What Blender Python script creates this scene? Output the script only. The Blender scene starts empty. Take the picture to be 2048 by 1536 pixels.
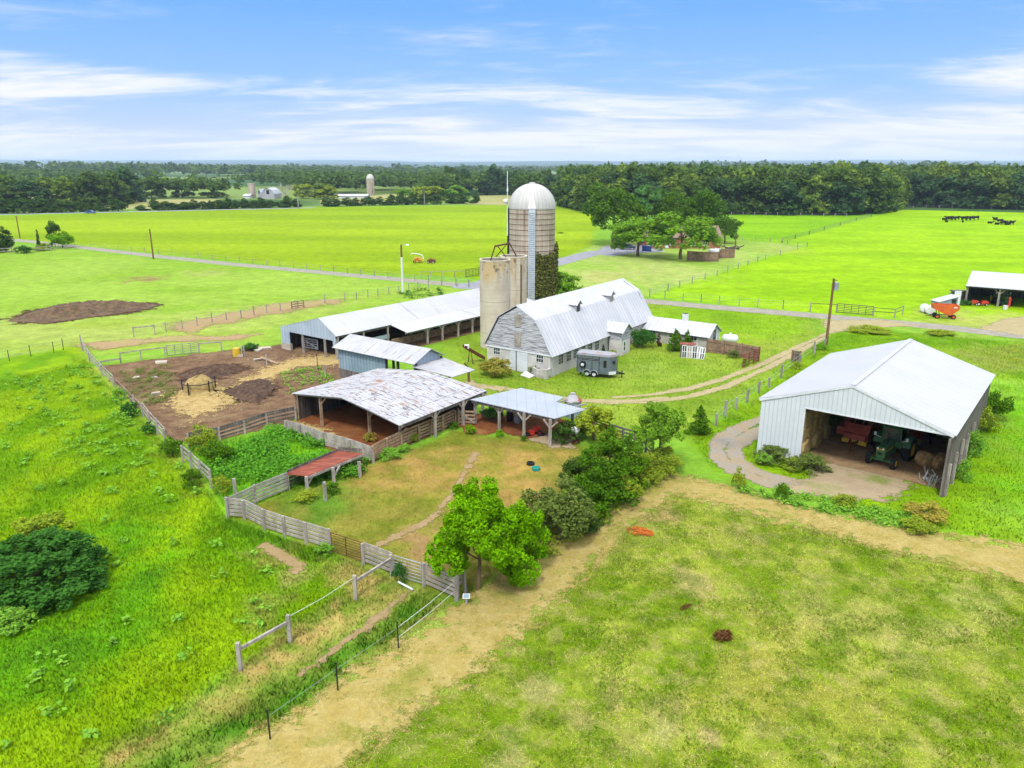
import bpy, bmesh, math, random
import numpy as np
from mathutils import Vector, Matrix
sc = bpy.context.scene
COL = sc.collection
rnd = random.Random(7)
R = math.radians
# ------------------------------------------------------------------ camera
FPX, PITCH, CH = 1500.0, R(16.15), 20.0
SP, CP = math.sin(PITCH), math.cos(PITCH)
cd = bpy.data.cameras.new('camera')
cd.sensor_width = 36.0
cd.lens = FPX / 2048 * 36
cd.clip_start = 0.5
cd.clip_end = 60000
cam = bpy.data.objects.new('camera', cd)
COL.objects.link(cam)
cam.location = (0, 0, CH)
cam.rotation_euler = (R(90) - PITCH, 0, 0)
sc.camera = cam

def U(px, py, z=0.0):
    """survey point of the photograph -> point of the plane at height z"""
    u = (px - 1024) / FPX
    v = (py - 768) / FPX
    dy = CP - v * SP
    dz = -SP - v * CP
    t = (z - CH) / dz
    return Vector((u * t, dy * t, z))

def PX(p):
    """world point -> photo point"""
    d = p[1] * CP + (CH - p[2]) * SP
    return (1024 + FPX * p[0] / d, 768 + FPX * ((CH - p[2]) * CP - p[1] * SP) / d)

def HT(base, py):
    """height above a ground point at which it is seen in photo row py"""
    v = (py - 768) / FPX
    y = base[1]
    return CH + y * (-SP - v * CP) / (CP - v * SP)

def lin(c):
    c = c / 255.0
    return c / 12.92 if c <= 0.04045 else ((c + 0.055) / 1.055) ** 2.4

K = 2.3
def S(r, g, b, k=1.0):
    """albedo that shows about this sRGB tone in open daylight"""
    return tuple(min(0.85, max(0.002, lin(v) / (K * k))) for v in (r, g, b)) + (1.0,)

def W(r, g, b):
    return S(r, g, b, 0.62)

# ------------------------------------------------------------------ materials
class NT:
    def __init__(self, name):
        self.m = bpy.data.materials.new(name)
        self.m.use_nodes = True
        self.t = self.m.node_tree
        self.n = self.t.nodes
        self.n.clear()
        self.out = self.n.new('ShaderNodeOutputMaterial')
    def node(self, k, **kw):
        x = self.n.new(k)
        for a, v in kw.items():
            setattr(x, a, v)
        return x
    def link(self, a, b):
        self.t.links.new(a, b)
    def val(self, sock, v):
        if hasattr(v, 'is_output'):
            self.link(v, sock)
        else:
            sock.default_value = v
    def math(self, op, a, b=0.0, c=0.0):
        x = self.node('ShaderNodeMath', operation=op)
        self.val(x.inputs[0], a); self.val(x.inputs[1], b); self.val(x.inputs[2], c)
        return x.outputs[0]
    def mix(self, f, a, b, mode='MIX'):
        x = self.node('ShaderNodeMix', data_type='RGBA', blend_type=mode)
        self.val(x.inputs[0], f); self.val(x.inputs[6], a); self.val(x.inputs[7], b)
        return x.outputs[2]
    def coord(self, uv=False, st=(1, 1, 1)):
        if uv:
            c = self.node('ShaderNodeUVMap', uv_map='uvm').outputs[0]
        else:
            c = self.node('ShaderNodeTexCoord').outputs['Object']
        mp = self.node('ShaderNodeMapping')
        mp.inputs['Scale'].default_value = st
        self.link(c, mp.inputs[0])
        return mp.outputs[0]
    def noise(self, vec, sc=1.0, det=5.0, rough=0.55):
        x = self.node('ShaderNodeTexNoise')
        self.link(vec, x.inputs['Vector'])
        x.inputs['Scale'].default_value = sc
        x.inputs['Detail'].default_value = det
        x.inputs['Roughness'].default_value = rough
        return x.outputs[0]
    def ramp(self, f, lo, hi):
        x = self.node('ShaderNodeMapRange', interpolation_type='SMOOTHSTEP')
        self.val(x.inputs[0], f)
        x.inputs[1].default_value = lo; x.inputs[2].default_value = hi
        return x.outputs[0]
    def attr(self, name):
        return self.node('ShaderNodeAttribute', attribute_name=name)
    def bsdf(self, col, rough=0.8, metal=0.0, spec=0.3, bump=None, dist=0.02):
        b = self.node('ShaderNodeBsdfPrincipled')
        self.val(b.inputs['Base Color'], col)
        self.val(b.inputs['Roughness'], rough)
        b.inputs['Metallic'].default_value = metal
        b.inputs['Specular IOR Level'].default_value = spec
        if bump is not None:
            bp = self.node('ShaderNodeBump')
            bp.inputs['Strength'].default_value = 0.6
            bp.inputs['Distance'].default_value = dist
            self.link(bump, bp.inputs['Height'])
            self.link(bp.outputs[0], b.inputs['Normal'])
        return b
    def done(self, sh):
        self.link(sh, self.out.inputs[0])
        return self.m

def mk(name, c0, c1=None, sc_=1.5, st=(1, 1, 1), uv=False, lo=0.35, hi=0.65, stains=(), lines=(), rough=0.8,
       metal=0.0, spec=0.25, bump=None):
    """c0/c1 mottled; stains: (colour, scale, stretch, lo, hi); lines: (axis, period, width, colour[, jitter])"""
    t = NT(name)
    base = t.coord(uv, st)
    n = t.noise(base, sc_)
    col = t.mix(t.ramp(n, lo, hi), c0, c1 or tuple(v * 0.86 for v in c0[:3]) + (1,))
    for s in stains:
        v = t.coord(uv, s[2])
        f = t.ramp(t.noise(v, s[1], 7.0, 0.62), s[3], s[4])
        col = t.mix(f, col, s[0])
    h = None
    for ln in lines:
        c = t.coord(uv)
        sx = t.node('ShaderNodeSeparateXYZ')
        t.link(c, sx.inputs[0])
        a = t.math('DIVIDE', sx.outputs[ln[0]], ln[1])
        fr = t.math('FRACT', t.math('ADD', a, 1000.0))
        d = t.math('ABSOLUTE', t.math('SUBTRACT', fr, 0.5))
        w = ln[2] / ln[1]
        f = t.ramp(d, w, w * 0.35)
        if len(ln) > 4:   # every board/panel its own tone
            fl = t.math('FLOOR', t.math('ADD', a, 1000.5))
            wn = t.node('ShaderNodeTexWhiteNoise', noise_dimensions='1D')
            t.link(fl, wn.inputs['W'])
            g = t.math('MULTIPLY_ADD', wn.outputs[0], ln[4], 1.0 - ln[4] / 2)
            cm = t.node('ShaderNodeCombineColor')
            for i in range(3):
                t.link(g, cm.inputs[i])
            col = t.mix(1.0, col, cm.outputs[0], 'MULTIPLY')
        col = t.mix(f, col, ln[3])
        h = f if h is None else t.math('MAXIMUM', h, f)
    if bump:
        h = t.noise(t.coord(uv), bump[0], 6.0)
        return t.done(t.bsdf(col, rough, metal, spec, h, bump[1]).outputs[0])
    if h is not None:
        h = t.math('MULTIPLY', h, -1.0)
        return t.done(t.bsdf(col, rough, metal, spec, h, 0.02).outputs[0])
    return t.done(t.bsdf(col, rough, metal, spec).outputs[0])

def leafmat(name, c, var=0.35, warm=(1.25, 1.12, 0.7)):
    """foliage: tint attribute per leaf, some light passing through"""
    t = NT(name)
    a = t.attr('tint').outputs['Fac']
    dark = tuple(v * (1 - var) for v in c[:3]) + (1,)
    lite = tuple(min(.9, c[i] * (1 + var) * warm[i]) for i in range(3)) + (1,)
    col = t.mix(a, dark, lite)
    oi = t.node('ShaderNodeObjectInfo').outputs['Random']
    col = t.mix(t.math('MULTIPLY', oi, 0.35), col, t.mix(oi, tuple(v * .7 for v in c[:3]) + (1,), (c[0] * 1.5, c[1] * 1.15, c[2], 1)))
    d = t.node('ShaderNodeBsdfDiffuse'); t.link(col, d.inputs[0])
    tr = t.node('ShaderNodeBsdfTranslucent'); t.link(col, tr.inputs[0])
    mx = t.node('ShaderNodeMixShader'); mx.inputs[0].default_value = 0.3
    t.link(d.outputs[0], mx.inputs[1]); t.link(tr.outputs[0], mx.inputs[2])
    return t.done(mx.outputs[0])

# ------------------------------------------------------------------ objects
def tag(o, label=None, cat=None, group=None, kind=None):
    if label: o['label'] = label
    if cat: o['category'] = cat
    if group: o['group'] = group
    if kind: o['kind'] = kind
    return o

def thing(name, label, cat, loc=(0, 0, 0), rz=0.0, group=None, scale=None):
    o = bpy.data.objects.new(name, None)
    COL.objects.link(o)
    o.empty_display_size = 0.2
    o.location = loc
    o.rotation_euler = (0, 0, rz)
    if scale: o.scale = scale if hasattr(scale, '__len__') else (scale,) * 3
    return tag(o, label, cat, group)

def rootloc(o):
    while o.parent: o = o.parent
    return Vector(o.location)

def link(name, mesh, parent=None):
    o = bpy.data.objects.new(name, mesh)
    COL.objects.link(o)
    if parent: o.parent = parent
    return o

def copytree(o, parent=None):
    c = o.copy()
    COL.objects.link(c)
    c.parent = parent
    for ch in list(o.children):
        copytree(ch, c)
    return c

def fast_mesh(name, V, F, mat, attrs=None, smooth=False, uv=None):
    """V (n,3), F (m,3|4) arrays"""
    me = bpy.data.meshes.new(name)
    V = np.asarray(V, dtype=np.float32); F = np.asarray(F, dtype=np.int32)
    k = F.shape[1]
    me.vertices.add(len(V)); me.vertices.foreach_set('co', V.ravel())
    me.loops.add(F.size); me.loops.foreach_set('vertex_index', F.ravel())
    me.polygons.add(len(F))
    me.polygons.foreach_set('loop_start', np.arange(0, F.size, k, dtype=np.int32))
    try:
        me.polygons.foreach_set('loop_total', np.full(len(F), k, dtype=np.int32))
    except Exception:
        pass
    for nm, (typ, dat) in (attrs or {}).items():
        a = me.attributes.new(nm, typ, 'POINT')
        a.data.foreach_set('color' if 'COLOR' in typ else 'value', np.asarray(dat, dtype=np.float32).ravel())
    me.update(calc_edges=True)
    me.polygons.foreach_set('use_smooth', np.full(len(F), smooth, dtype=bool))
    if mat: me.materials.append(mat)
    return me

class MB:
    def __init__(self):
        self.v = []; self.f = []; self.uv = []
    def add(self, vs, fs, uvs=None):
        n = len(self.v)
        self.v += [tuple(p) for p in vs]
        for i, f in enumerate(fs):
            self.f.append([n + k for k in f])
            if uvs is not None:
                self.uv.append([uvs[k] for k in f])
            else:   # metres along the face's own axes
                P = [Vector(vs[k]) for k in f]
                nrm = (P[1] - P[0]).cross(P[-1] - P[0])
                if nrm.length < 1e-12: nrm = Vector((0, 0, 1))
                nrm.normalize()
                if abs(nrm.z) > 0.95:
                    a = Vector((1, 0, 0)); b = Vector((0, 1, 0))
                else:
                    a = Vector((-nrm.y, nrm.x, 0)).normalized(); b = nrm.cross(a)
                self.uv.append([(p.dot(a), p.dot(b)) for p in P])
        return self
    def hexa(self, b, t):
        """b, t: four bottom and four top corners"""
        return self.add(list(b) + list(t), [(3, 2, 1, 0), (4, 5, 6, 7), (0, 1, 5, 4), (1, 2, 6, 5), (2, 3, 7, 6), (3, 0, 4, 7)])
    def box(self, c, s, rz=0.0, M=None):
        x, y, z = s[0] / 2, s[1] / 2, s[2] / 2
        cs, sn = math.cos(rz), math.sin(rz)
        P = []
        for dz in (-z, z):
            for dx, dy in ((-x, -y), (x, -y), (x, y), (-x, y)):
                q = Vector((dx, dy, dz))
                q = M @ q if M else Vector((dx * cs - dy * sn, dx * sn + dy * cs, dz))
                P.append(q + Vector(c))
        return self.hexa(P[:4], P[4:])
    def bar(self, p, q, w, h, up=(0, 0, 1)):
        p = Vector(p); q = Vector(q)
        d = (q - p).normalized()
        u = Vector(up)
        if abs(d.dot(u)) > 0.98: u = Vector((1, 0, 0))
        s = d.cross(u).normalized(); u = s.cross(d).normalized()
        a = s * (w / 2); b = u * (h / 2)
        return self.hexa([p - a - b, p + a - b, p + a + b, p - a + b], [q - a - b, q + a - b, q + a + b, q - a + b])
    def slab(self, P, th=0.06, uv=True):
        """roof sheet: P four corners, p0-p1 along the eave, p0-p3 up the slope; thickness downward"""
        P = [Vector(p) for p in P]
        n = (P[1] - P[0]).cross(P[3] - P[0]).normalized()
        if n.z < 0: n = -n
        Q = [p - n * th for p in P]
        w0 = (P[1] - P[0]).length; h0 = (P[3] - P[0]).length
        w1 = (P[2] - P[3]).length
        uvs = [(0, 0), (w0, 0), (w1, h0), (0, h0)] * 2
        return self.add(P + Q, [(0, 1, 2, 3), (7, 6, 5, 4), (0, 4, 5, 1), (1, 5, 6, 2), (2, 6, 7, 3), (3, 7, 4, 0)], uvs)
    def prism(self, poly, ext):
        """polygon extruded by vector ext"""
        P = [Vector(p) for p in poly]; e = Vector(ext); n = len(P)
        Q = [p + e for p in P]
        fs = [tuple(range(n))[::-1], tuple(range(n, 2 * n))]
        fs += [(i, (i + 1) % n, n + (i + 1) % n, n + i) for i in range(n)]
        return self.add(P + Q, fs)
    def cyl(self, p, q, r0, r1=None, n=10, cap=True):
        p = Vector(p); q = Vector(q); r1 = r0 if r1 is None else r1
        d = (q - p).normalized()
        u = Vector((0, 0, 1)) if abs(d.z) < 0.9 else Vector((1, 0, 0))
        s = d.cross(u).normalized(); u = s.cross(d)
        vs = []
        L = (q - p).length
        for j, (c, r) in enumerate(((p, r0), (q, r1))):
            for i in range(n):
                a = 2 * math.pi * i / n
                vs.append(c + s * (r * math.cos(a)) + u * (r * math.sin(a)))
        uvs = [(r0 * 2 * math.pi * i / n, 0) for i in range(n)] + [(r0 * 2 * math.pi * i / n, L) for i in range(n)]
        fs = [(i, (i + 1) % n, n + (i + 1) % n, n + i) for i in range(n)]
        self.add(vs, fs, uvs)
        if cap:
            self.add(vs[:n], [tuple(range(n))[::-1]]); self.add(vs[n:], [tuple(range(n))])
        return self
    def lathe(self, prof, n=32, c=(0, 0, 0), axis='z', cap=False):
        """prof: list of (r, h)"""
        c = Vector(c); vs = []; uvs = []
        L = 0
        rm = max(r for r, _ in prof)
        for j, (r, h) in enumerate(prof):
            if j: L += math.hypot(r - prof[j - 1][0], h - prof[j - 1][1])
            for i in range(n + 1):
                a = 2 * math.pi * i / n
                x, y = r * math.cos(a), r * math.sin(a)
                vs.append(c + (Vector((x, y, h)) if axis == 'z' else Vector((h, x, y)) if axis == 'x' else Vector((x, h, y))))
                uvs.append((rm * a, L))
        m = n + 1
        fs = [(j * m + i, j * m + i + 1, (j + 1) * m + i + 1, (j + 1) * m + i) for j in range(len(prof) - 1) for i in range(n)]
        self.add(vs, fs, uvs)
        return self
    def tube(self, pts, r, n=6, r1=None):
        pts = [Vector(p) for p in pts]
        m = len(pts)
        vs = []; uvs = []
        for j, p in enumerate(pts):
            d = (pts[min(j + 1, m - 1)] - pts[max(j - 1, 0)]).normalized()
            u = Vector((0, 0, 1)) if abs(d.z) < 0.9 else Vector((1, 0, 0))
            s = d.cross(u).normalized(); u = s.cross(d)
            rr = r if r1 is None else r + (r1 - r) * j / max(1, m - 1)
            for i in range(n):
                a = 2 * math.pi * i / n
                vs.append(p + s * (rr * math.cos(a)) + u * (rr * math.sin(a)))
                uvs.append((i * .1, j * .5))
        fs = [(j * n + i, j * n + (i + 1) % n, (j + 1) * n + (i + 1) % n, (j + 1) * n + i) for j in range(m - 1) for i in range(n)]
        fs += [tuple(range(n))[::-1], tuple(range((m - 1) * n, m * n))]
        return self.add(vs, fs, uvs)
    def mesh(self, name, mat, off=(0, 0, 0), smooth=False):
        me = bpy.data.meshes.new(name)
        o = Vector(off)
        me.from_pydata([(p[0] - o[0], p[1] - o[1], p[2] - o[2]) for p in self.v], [], self.f)
        ul = me.uv_layers.new(name='uvm')
        flat = [c for face in self.uv for p in face for c in p]
        ul.data.foreach_set('uv', flat)
        if mat: me.materials.append(mat)
        if smooth:
            me.polygons.foreach_set('use_smooth', [True] * len(me.polygons))
            try: me.set_sharp_from_angle(angle=R(40))
            except Exception: pass
        me.update()
        return me
    def build(self, name, mat, parent=None, world=True, smooth=False, label=None):
        off = rootloc(parent) if (parent and world) else (0, 0, 0)
        o = link(name, self.mesh(name, mat, off, smooth), parent)
        if label: o['label'] = label
        return o

class Facade:
    """vertical wall plane from ground point a towards b; photo points read as (s, z) on it"""
    def __init__(self, a, b):
        self.a = Vector((a[0], a[1], 0)); d = Vector((b[0] - a[0], b[1] - a[1], 0))
        self.L = d.length; self.d = d.normalized()
        self.n = Vector((self.d.y, -self.d.x, 0))          # towards the viewer
        if self.n.dot(Vector((0, 0, 0)) - self.a) < 0: self.n = -self.n
    def at(self, px, py):
        u = (px - 1024) / FPX; v = (py - 768) / FPX
        dr = Vector((u, CP - v * SP, -SP - v * CP)); o = Vector((0, 0, CH))
        t = (self.a - o).dot(self.n) / dr.dot(self.n)
        q = o + dr * t
        return (q - self.a).dot(self.d), q.z
    def pt(self, s, z, off=0.0):
        return self.a + self.d * s + Vector((0, 0, z)) + self.n * off
    def poly(self, mb, sz, th=0.1, off=0.0):
        """wall piece: polygon in (s, z), thickness inward"""
        mb.prism([self.pt(s, z, off) for s, z in sz], self.n * -th)
    def rect(self, mb, s0, z0, s1, z1, th=0.1, off=0.0):
        self.poly(mb, [(s0, z0), (s1, z0), (s1, z1), (s0, z1)], th, off)

# ------------------------------------------------------------------ numpy helpers
def vnoise(x, y, seed=0):
    xi = np.floor(x).astype(np.int64); yi = np.floor(y).astype(np.int64)
    fx = x - xi; fy = y - yi
    fx = fx * fx * (3 - 2 * fx); fy = fy * fy * (3 - 2 * fy)
    def h(a, b):
        n = (a * 374761393 + b * 668265263 + seed * 974634777) & 0x7fffffff
        n = ((n ^ (n >> 13)) * 1274126177) & 0x7fffffff
        n = (n ^ (n >> 16)) & 0xffff
        return n / 65535.0
    a = h(xi, yi); b = h(xi + 1, yi); c = h(xi, yi + 1); d = h(xi + 1, yi + 1)
    return (a * (1 - fx) + b * fx) * (1 - fy) + (c * (1 - fx) + d * fx) * fy

def fbm(x, y, s=1.0, o=4, seed=0):
    t = 0; a = 0.5; n = 0
    for i in range(o):
        t = t + a * vnoise(x / s + 17.3 * i, y / s - 9.1 * i, seed + i); n += a
        a *= 0.55; s = s / 2.03
    return t / n

def poly_sd(px, x, y):
    """signed distance (inside +) of points to a polygon of photo points on the ground"""
    P = np.array([U(a, b)[:2] if not isinstance(a, str) else b for a, b in px])
    return poly_sdw(P, x, y)

def poly_sdw(P, x, y):
    d = np.full(x.shape, 1e18); ins = np.zeros(x.shape, bool)
    n = len(P)
    for i in range(n):
        ax, ay = P[i]; bx, by = P[(i + 1) % n]
        ex, ey = bx - ax, by - ay
        L = ex * ex + ey * ey + 1e-12
        t = np.clip(((x - ax) * ex + (y - ay) * ey) / L, 0, 1)
        d = np.minimum(d, (x - ax - t * ex) ** 2 + (y - ay - t * ey) ** 2)
        c = ((ay > y) != (by > y)) & (x < ex * (y - ay) / (ey + 1e-18) + ax)
        ins ^= c
    d = np.sqrt(d)
    return np.where(ins, d, -d)

def line_d(px, x, y):
    """distance to a polyline of photo points, world metres"""
    P = np.array([U(a, b)[:2] for a, b in px])
    d = np.full(x.shape, 1e18)
    for i in range(len(P) - 1):
        ax, ay = P[i]; bx, by = P[i + 1]
        ex, ey = bx - ax, by - ay
        t = np.clip(((x - ax) * ex + (y - ay) * ey) / (ex * ex + ey * ey + 1e-12), 0, 1)
        d = np.minimum(d, (x - ax - t * ex) ** 2 + (y - ay - t * ey) ** 2)
    return np.sqrt(d)
# ------------------------------------------------------------------ sky, sun
SUN_EL, SUN_AZ = R(55), R(-163)      # azimuth measured from +Y towards +X: veiled sun behind the viewer, a little left
world = bpy.data.worlds.new('World'); sc.world = world
world.use_nodes = True
wt = NT.__new__(NT); wt.t = world.node_tree; wt.n = wt.t.nodes; wt.n.clear()
wo = wt.n.new('ShaderNodeOutputWorld'); bg = wt.n.new('ShaderNodeBackground')
sky = wt.node('ShaderNodeTexSky', sky_type='NISHITA')
sky.sun_disc = False; sky.sun_elevation = SUN_EL; sky.sun_rotation = SUN_AZ
sky.air_density = 1.0; sky.dust_density = 0.6; sky.ozone_density = 2.5
gen = wt.node('ShaderNodeTexCoord').outputs['Generated']
sx = wt.node('ShaderNodeSeparateXYZ'); wt.link(gen, sx.inputs[0])
zz = wt.math('MAXIMUM', sx.outputs[2], 0.0)
# blue deepening with height
cr = wt.node('ShaderNodeValToRGB'); wt.link(zz, cr.inputs[0])
el = cr.color_ramp.elements
SKYK = 3.5
def skc(r, g, b): return (lin(r), lin(g), lin(b), 1)
el[0].position = 0.0; el[0].color = skc(222, 230, 250)
el[1].position = 1.0; el[1].color = skc(120, 165, 235)
for p, c in ((0.035, (200, 216, 250)), (0.09, (148, 195, 254)), (0.18, (110, 176, 255)), (0.4, (105, 165, 245))):
    e = el.new(p); e.color = skc(*c)
blue = wt.mix(1.0, cr.outputs[0], (SKYK,) * 3 + (1,), 'MULTIPLY')
base = wt.mix(0.94, sky.outputs[0], blue)
# thin cloud layers: direction projected on a high plane
den = wt.math('ADD', zz, 0.10)
cx = wt.math('DIVIDE', sx.outputs[0], den); cy = wt.math('DIVIDE', sx.outputs[1], den)
cv = wt.node('ShaderNodeCombineXYZ'); wt.link(cx, cv.inputs[0]); wt.link(cy, cv.inputs[1])
def layer(scale, rot, loc, det, rough, dist):
    mp = wt.node('ShaderNodeMapping'); wt.link(cv.outputs[0], mp.inputs[0])
    mp.inputs['Scale'].default_value = scale; mp.inputs['Rotation'].default_value = (0, 0, R(rot)); mp.inputs['Location'].default_value = loc
    n = wt.node('ShaderNodeTexNoise'); wt.link(mp.outputs[0], n.inputs['Vector'])
    n.inputs['Scale'].default_value = 1.0; n.inputs['Detail'].default_value = det; n.inputs['Roughness'].default_value = rough; n.inputs['Distortion'].default_value = dist
    return n.outputs[0]
nz = wt.node('NodeReroute'); wt.link(layer((.6, 1.2, 1), 28, (3.1, 1.7, 0), 11, .6, .8), nz.inputs[0])      # streaks
nb = layer((.3, .5, 1), -12, (4.3, 5.2, 0), 3, .5, .3)                                                     # large patches
nf = layer((2.2, 4.0, 1), 32, (7.1, 2.2, 0), 8, .65, .9)                                                    # mottled flecks
low = wt.ramp(wt.math('MULTIPLY_ADD', wt.math('SUBTRACT', nb, .5), -.22, zz), 0.115, 0.01)
side = wt.ramp(sx.outputs[0], 0.0, 0.6)
cov = wt.math('ADD', wt.math('MULTIPLY', nz.outputs[0], .9), wt.math('MULTIPLY', low, .36))
cov = wt.math('ADD', cov, wt.math('MULTIPLY', wt.math('MULTIPLY', side, low), .14))
cov = wt.math('ADD', cov, wt.math('MULTIPLY', nb, .5))
cov = wt.math('ADD', cov, wt.math('MULTIPLY', wt.math('SUBTRACT', nf, .5), .42))
cov = wt.math('ADD', cov, wt.math('MULTIPLY', wt.ramp(zz, 0.2, 0.45), 0.7))   # unseen cloud cover overhead, added to whiten the light
cl = wt.math('MULTIPLY', wt.ramp(cov, 0.66, 1.14), 0.92)
wh = wt.mix(wt.ramp(nz.outputs[0], 0.36, 0.6), (0.80 * SKYK, 0.86 * SKYK, 0.95 * SKYK, 1), (1.08 * SKYK, 1.06 * SKYK, 1.07 * SKYK, 1))
fin = wt.mix(cl, base, wh)
ovh = wt.math('MULTIPLY_ADD', wt.ramp(zz, 0.2, 0.5), 1.1, 1.0)     # overcast above the view, raised to brighten the ground
oc = wt.node('ShaderNodeCombineColor')
for i in range(3): wt.link(ovh, oc.inputs[i])
fin = wt.mix(1.0, fin, oc.outputs[0], 'MULTIPLY')
wt.link(fin, bg.inputs[0]); bg.inputs[1].default_value = 0.12
wt.link(bg.outputs[0], wo.inputs[0])

sl = bpy.data.lights.new('sun', 'SUN'); sl.energy = 1.5; sl.angle = R(10); sl.color = (1.0, 0.96, 0.89)
sun = bpy.data.objects.new('sun', sl); COL.objects.link(sun)
sd_ = Vector((math.sin(SUN_AZ) * math.cos(SUN_EL), math.cos(SUN_AZ) * math.cos(SUN_EL), math.sin(SUN_EL)))
sun.rotation_euler = sd_.to_track_quat('Z', 'Y').to_euler()
sun.location = (0, 0, 80)
vs = sc.view_settings
vs.view_transform = 'Standard'; vs.look = 'None'; vs.gamma = 1.0; vs.use_curve_mapping = False
vs.exposure = EXPOSURE = 1.25
sc.cycles.use_denoising = True
sc.cycles.max_bounces = 5; sc.cycles.diffuse_bounces = 3; sc.cycles.transparent_max_bounces = 12
sc.cycles.transmission_bounces = 3; sc.cycles.volume_bounces = 0; sc.cycles.glossy_bounces = 2
sc.cycles.caustics_reflective = False; sc.cycles.caustics_refractive = False
sc.cycles.use_adaptive_sampling = True; sc.cycles.adaptive_threshold = 0.02

# ------------------------------------------------------------------ ground tones
def T(r, g, b): return np.array([lin(r), lin(g), lin(b)]) / (K * 0.98)
def sstep(v): v = np.clip(v, 0, 1); return v * v * (3 - 2 * v)

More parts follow.
